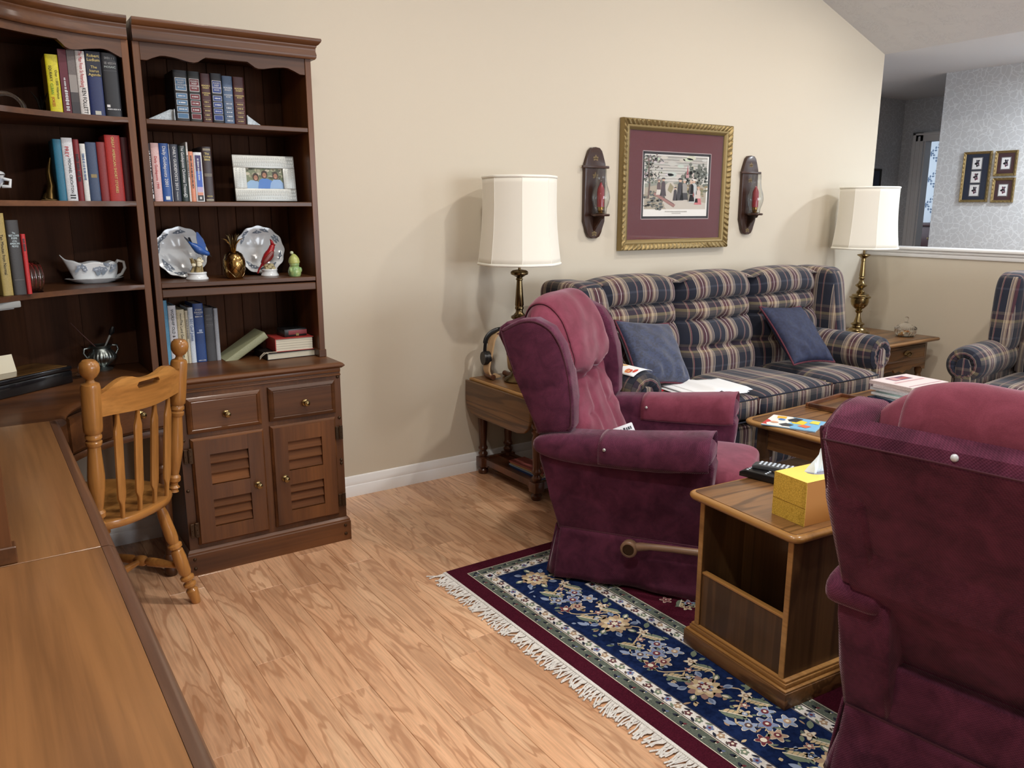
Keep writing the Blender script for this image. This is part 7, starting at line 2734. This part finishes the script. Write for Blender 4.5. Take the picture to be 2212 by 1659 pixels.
# corner bookcase, second shelf
GF = 'books on the second shelf of the corner bookcase'
row = [
    ('teal cloth book beside the gilt bookend', 0.292, 0.026, 0.210, (42, 112, 140), [], []),
    ('white novel titled PREY with red lettering', 0.319, 0.034, 0.216, (220, 222, 226), [('PREY', 'v', .4, .78, .017, 'redink'), ('MICHAEL CRICHTON', 'v', .55, .4, .0125, 'ink')], [(.3, .8, .04, .06, (30, 30, 34)), (.3, .8, .08, .1, (30, 30, 34))]),
    ('dark red book with gothic lettering', 0.354, 0.019, 0.212, (124, 26, 34), [('', 'sv', .5, .55, .011, 'ink', .09)], []),
    ('thin white paperback between two darker books', 0.374, 0.018, 0.198, (226, 226, 222), [('', 'sv', .5, .6, .008, 'blueink', .09)], []),
    ('slate blue cloth book with gold label', 0.393, 0.034, 0.204, (66, 82, 112), [], [(.25, .8, .4, .46, (150, 134, 92))]),
    ('plain brick red cloth book', 0.428, 0.028, 0.206, (134, 42, 44), [], []),
    ('large bright red book titled Great American Short Stories', 0.457, 0.050, 0.232, (178, 50, 46), [('GREAT AMERICAN SHORT STORIES', 'v', .5, .55, .0125, 'goldink')], []),
    ('dark maroon book half hidden by the bookcase side', 0.508, 0.024, 0.226, (78, 26, 34), [], []),
]
for lb, x, w_, h_, c, tx, bd in row:
    book(lb, (x, 3.292, z2), w_, h_, 0.15, c, tx, bd, GF)
t = thing('gilt_bookend', 'dark gilt sculpted bookend beside the teal book', 'bookend', (0.284, 3.315, z2))
g = G()
g.tube([(-0.015, 0.02, 0.004), (-0.006, 0.03, 0.05), (-0.01, 0.03, 0.10), (0.0, 0.03, 0.15)], [0.020, 0.014, 0.010, 0.003], 8)
g.tube([(-0.03, 0.02, 0.004), (-0.022, 0.025, 0.02), (-0.012, 0.03, 0.03)], [0.012, 0.012, 0.008], 8)
g.build('figure', plain('dark_gilt', srgb(96, 76, 40), 0.35, 0.85), t, smooth=50)
G().box(-0.045, 0.006, 0.0, 0.07, 0, 0.006, 0.001).build('base', plain('dark_gilt_base', srgb(80, 62, 34), 0.35, 0.85), t)
t = thing('china_tureen', 'white china tureen with grey flowers at the frame edge', 'tureen', (0.05, 3.20, z2))
G().lathe([(0.0, 0.0), (0.04, 0.0), (0.045, 0.006), (0.035, 0.012), (0.06, 0.03), (0.078, 0.055), (0.08, 0.075), (0.085, 0.08), (0.0, 0.082)], (0, 0, 0), 32).build('bowl', M['china'], t, smooth=50)
G().lathe([(0.086, 0.083), (0.083, 0.09), (0.05, 0.105), (0.02, 0.112), (0.01, 0.118), (0.016, 0.126), (0, 0.132)], (0, 0, 0), 32).build('lid', M['china'], t, smooth=50)
for s_ in (-1, 1):
    G().tube([(s_ * 0.075, 0, 0.07), (s_ * 0.098, 0, 0.065), (s_ * 0.095, 0, 0.045), (s_ * 0.072, 0, 0.045)], 0.006, 8).build('handle', M['china'], t, smooth=180)
P = []
for k in range(12):
    a = k * 0.52
    for i, (pts, c) in enumerate(((flower(0, 0.062, 0.012, 5, k), (150, 156, 170)), (leaf(0.008, 0.06, 0.02, 0.005, 0.4), (130, 138, 150)))):
        P.append(([(0.0805 * cos(a + px_ / 0.08), 0.0805 * sin(a + px_ / 0.08), pz_) for px_, pz_ in pts], c))
colour_mesh('flower_print', P, M['print'], t)['kind'] = 'stuff'

# corner bookcase, third shelf
GH = 'books on the third shelf of the corner bookcase'
book('mustard yellow book with an arched title at the frame edge', (0.082, 3.062, z3), 0.030, 0.262, 0.15, (166, 146, 84), [('Ten Minutes from Normal', 'v', .5, .5, .012, 'ink')], [], GH, rz=0.25)
book('thick dark grey poetry anthology', (0.114, 3.071, z3), 0.036, 0.240, 0.15, (56, 54, 54), [('The\nBEST LOVED\nPOEMS\nof the\nAMERICAN\nPEOPLE', 'h', .5, .74, .0085, 'pewter')], [(.1, .9, .2, .205, (110, 108, 104))], GH, rz=0.25)
book('slim bright red book beside the glass bookend', (0.151, 3.081, z3), 0.014, 0.195, 0.13, (186, 42, 44), [('', 'sv', .5, .82, .007, 'ink', .04)], [], GH, rz=0.25)
t = thing('glass_plate_bookend', 'round ribbed glass bookend beside the slim red book', 'bookend', (0.172, 3.12, z3), 0.25)
for k in range(3):
    G().tube([(0.012 * k, 0.04 + 0.052 * cos(a), 0.050 + 0.048 * sin(a)) for a in [2 * PI * i / 24 for i in range(24)]], 0.007, 8, closed=True).build('ring', M['glass'], t, smooth=180)
G().lathe([(0, -0.002), (0.045, -0.002), (0.045, 0.002), (0, 0.002)], (0.006, 0.04, 0.05), 24, 'x').build('disc', M['glass'], t)
G().box(-0.006, 0.03, 0.005, 0.075, 0, 0.004).build('foot', M['glass'], t)
t = thing('gravy_boat', 'white china gravy boat with grey flowers on its saucer', 'gravy boat', (0.393, 3.43, z3 + 0.0165), 0.0)
g = G()


def boat(u, v):
    a = 2 * PI * u
    zz = v
    sx_ = 0.068 + 0.012 * v + 0.006 * sin(PI * v)
    sy_ = 0.036 + 0.010 * v
    ca, sa = cos(a), sin(a)
    lip = max(0, -ca) ** 6
    x = sx_ * math.copysign(abs(ca) ** 0.75, ca) - lip * 0.03 * v ** 2
    y = sy_ * math.copysign(abs(sa) ** 0.8, sa) * (1 - 0.45 * lip * v)
    z = 0.0 + v * (0.066 + 0.028 * lip + 0.003 * cos(8 * a)) + (-0.004 if v == 0 else 0)
    return (x, y, z + 0.004)


g.surf(boat, 56, 14, cu=True)
g.prism([(p[0], p[1]) for p in [boat(k / 40, 0.05) for k in range(40)]], 0.0, 0.005, 'z')
g.build('boat', M['china'], t, smooth=60, solid=0.003)
G().tube([(0.072, 0, 0.056), (0.085, 0, 0.074), (0.105, 0, 0.068), (0.108, 0, 0.045), (0.095, 0, 0.022), (0.07, 0, 0.01)], [0.006, 0.006, 0.0055, 0.006, 0.006, 0.006], 8).build('handle', M['china'], t, smooth=180)
P = []
rr = random.Random(14)
for k, fx in enumerate((-0.045, 0.008, 0.03, 0.05)):
    for q in range(3):
        cx_, cz_ = fx + rr.uniform(-.012, .012), 0.05 + rr.uniform(-.01, .012)
        for pts, c in ((flower(cx_, cz_, 0.009, 5, q), (136, 146, 162)), (leaf(cx_, cz_ - .005, 0.02, 0.005, rr.random() * 6), (122, 134, 148)), (disc(cx_, cz_, 0.003, 6), (206, 212, 218))):
            P.append(([(a, -0.0475 + 0.35 * abs(a) ** 1.9 * 2, b) for a, b in pts], c))
colour_mesh('flower_print', P, M['print'], t)['kind'] = 'stuff'
s = thing('gravy_saucer', 'white china saucer under the gravy boat', 'saucer', (0.393, 3.43, z3))
g = G()
g.lathe([(0.0, 0.0), (0.055, 0.0), (0.058, 0.002), (0.098, 0.017), (0.1, 0.0185), (0.097, 0.0195), (0.06, 0.007), (0, 0.006)], (0, 0, 0), 48, rf=lambda a, z: (1 - 0.35 * abs(sin(a)) ** 1.5) * (1 + 0.02 * cos(10 * a)))
g.build('dish', M['china'], s, smooth=60)
# keep the boat on the saucer's well
t.location.z = z3 + 0.0072

# ---- corner desk: pewter sugar pot with pens, crystal dish, lacquer box
t = thing('pewter_pot', 'fluted pewter two-handled pot on the corner desk', 'pot', (0.388, 3.45, DT + 0.0003), 0.35)
pw_ = [(0.0, 0.0), (0.036, 0.0), (0.038, 0.006), (0.022, 0.012), (0.018, 0.018), (0.036, 0.030), (0.05, 0.046), (0.052, 0.058), (0.046, 0.072), (0.036, 0.08), (0.034, 0.088), (0.042, 0.098), (0.040, 0.1), (0.031, 0.09), (0.0, 0.086)]
G().lathe(pw_, (0, 0, 0), 96, rf=lambda a, z: 1 + (0.045 * cos(24 * a) if 0.025 < z < 0.068 else 0)).build('body', M['pewter'], t, smooth=50)
for s_ in (-1, 1):
    G().tube([(s_ * 0.038, 0, 0.094), (s_ * 0.064, 0, 0.092), (s_ * 0.068, 0, 0.075), (s_ * 0.058, 0, 0.058), (s_ * 0.048, 0, 0.052)], [0.004, 0.0045, 0.004, 0.004, 0.004], 8).build('handle', M['pewter'], t, smooth=180)
G().tube([(0.375, 3.452, DT + 0.089), (0.33, 3.46, DT + 0.145), (0.296, 3.466, DT + 0.192)], [0.0022, 0.0018, 0.001], 6).build('thin_pen', plain('dark_red_brown', srgb(84, 40, 34), 0.5), None)
tag(bpy.data.objects['thin_pen'], 'thin dark red stick leaning out of the pewter pot', 'pen')
g = thing('letter_brush', 'black-tufted brush with pale handle in the pewter pot', 'brush', (0.402, 3.45, DT + 0.089))
G().tube([(0, 0, 0), (0.024, 0.002, 0.046)], [0.003, 0.004], 8).build('handle', M['silver'], g)
G().tube([(0.024, 0.002, 0.046), (0.032, 0.003, 0.06), (0.038, 0.004, 0.078)], [0.005, 0.011, 0.006], 8).build('tuft', M['black'], g)
t = thing('crystal_dish', 'small cut crystal dish on the corner desk beside the chair post', 'dish', (0.275, 3.36, DT + 0.0003), 0.2)
g = G().lathe([(0.0, 0.0), (0.04, 0.0), (0.046, 0.004), (0.047, 0.024), (0.044, 0.027), (0.036, 0.024), (0.03, 0.012), (0.0, 0.011)], (0, 0, 0), 8)
g.build('body', M['glass'], t, smooth=10)
t = thing('lacquer_box', 'black lacquer box with a marbled wood lid on the corner desk', 'box', (0.135, 3.27, DT + 0.0004), math.radians(37))
G().box(-0.2, 0.095, -0.09, 0.09, 0, 0.045, 0.003).build('body', M['black_lacquer'], t)
G().box(-0.201, 0.096, -0.091, 0.091, 0.046, 0.062, 0.003).build('lid', M['black_lacquer'], t)
G().box(-0.19, 0.085, -0.08, 0.08, 0.0615, 0.0632, 0.0004, 1).build('inlay', wood('burl_inlay', srgb(58, 40, 22), srgb(108, 78, 40), srgb(150, 112, 60), 'x', 2.2, 0.2, 0.5, 0.3), t)
t = thing('note_card', 'cream card standing on the lacquer box at the frame edge', 'card', (0.045, 3.24, DT + 0.0640), math.radians(30))
G().prism([(0, 0), (-0.012, 0.06), (-0.0128, 0.06), (-0.0012, 0)], -0.04, 0.04, 'x').build('front_leaf', M['cream'], t)
G().prism([(-0.0128, 0.06), (-0.03, 0.0), (-0.0288, 0), (-0.012, 0.06)], -0.04, 0.04, 'x').build('back_leaf', M['cream'], t)

# ---- things lying on the sofa and recliner
t = thing('open_newspaper', 'open white newspaper lying on the sofa seat', 'newspaper', (2.86, 2.78, 0.505), math.radians(-8))


def paper(x0, x1, y0, y1, z, ph):
    return lambda u, v: (x0 + (x1 - x0) * u, y0 + (y1 - y0) * v, z + 0.006 * sin(3 * u + ph) - 0.012 * max(0, (0.15 - v)) * 4 + 0.02 * gauss(u - 0.5, 0.08) * (ph % 2))


for k, (a, b, c, d, ph) in enumerate(((-0.02, 0.36, -0.14, 0.16, 0), (0.0, 0.34, -0.15, 0.14, 1), (0.05, 0.40, -0.12, 0.15, 2.5))):
    G().surf(paper(a, b, c, d, 0.004 * k, ph), 18, 12).build('sheet', M['white'], t, smooth=180, solid=0.0012)
t = thing('red_catalogue', 'red patterned catalogue tucked by the sofa arm', 'catalogue', (2.735, 2.835, 0.494), math.radians(6))
G().box(0, 0.2, 0, 0.12, 0, 0.008, 0.001).build('pages', colmat(190, 40, 48), t)
colour_mesh('cover_print', [([(a, b, 0.0084) for a, b in disc(rr.uniform(.02, .18), rr.uniform(.02, .1), .008, 8)], rr.choice([(216, 70, 76), (140, 24, 34), (226, 110, 110)])) for k in range(26)], M['print'], t)
t = thing('recipe_flyer', 'white flyer with food pictures draped on the sofa arm', 'flyer', (2.552, 2.765, 0.552), 0)
g = G()


def flyer(u, v):
    a = math.radians(66 + 62 * u)
    return (0.1165 * cos(a), -0.09 + 0.34 * v, 0.1165 * sin(a))


g.surf(flyer, 12, 10)
g.build('sheet', M['white'], t, smooth=180, solid=0.0012)
P = []
for k in range(16):
    u, v = rr.uniform(.1, .9), rr.uniform(.06, .94)
    c = rr.choice([(206, 76, 60), (214, 150, 70), (190, 50, 60), (232, 190, 120), (150, 120, 70)])
    pts = disc(u, v, rr.uniform(.08, .14), 9, 0, rr.uniform(.03, .05))
    P.append(([tuple(Vector(flyer(min(.99, max(.01, a)), min(.99, max(.01, b)))) * 1.0 + Vector((0, 0, 0.0016))) for a, b in pts], c))
colour_mesh('food_print', P, M['print'], t)
# small boxed card set on the recliner seat
ca_, sa_ = cos(math.radians(-146.06)), sin(math.radians(-146.06))


def on_rec1(x, y, z):
    return (2.063 + ca_ * x - sa_ * y, 2.484 + sa_ * x + ca_ * y, 0.012 + z)


t = thing('printed_pouch', 'small white printed pouch resting on the recliner seat', 'pouch', on_rec1(0.02, 0.175, 0.452), math.radians(-146.06 + 190))
t.rotation_euler = (math.radians(-28), math.radians(-20), math.radians(-30))
n_ = N('pouch_white')
n_.set(Base_Color=srgb(214, 218, 224), Roughness=0.6)
G().box(-0.045, 0.045, -0.007, 0.007, 0, 0.08, 0.004).build('body', n_.m, t)
strokes(t, 'sh', 0.002, 0.060, 0.017, 0.06, (40, 44, 60), -0.0076)
strokes(t, 'sh', 0.012, 0.034, 0.017, 0.03, (40, 44, 60), -0.0076)
G().box(-0.0455, -0.036, -0.0076, 0.0076, 0.0, 0.03, 0.001).build('blue_corner', colmat(60, 76, 120), t)
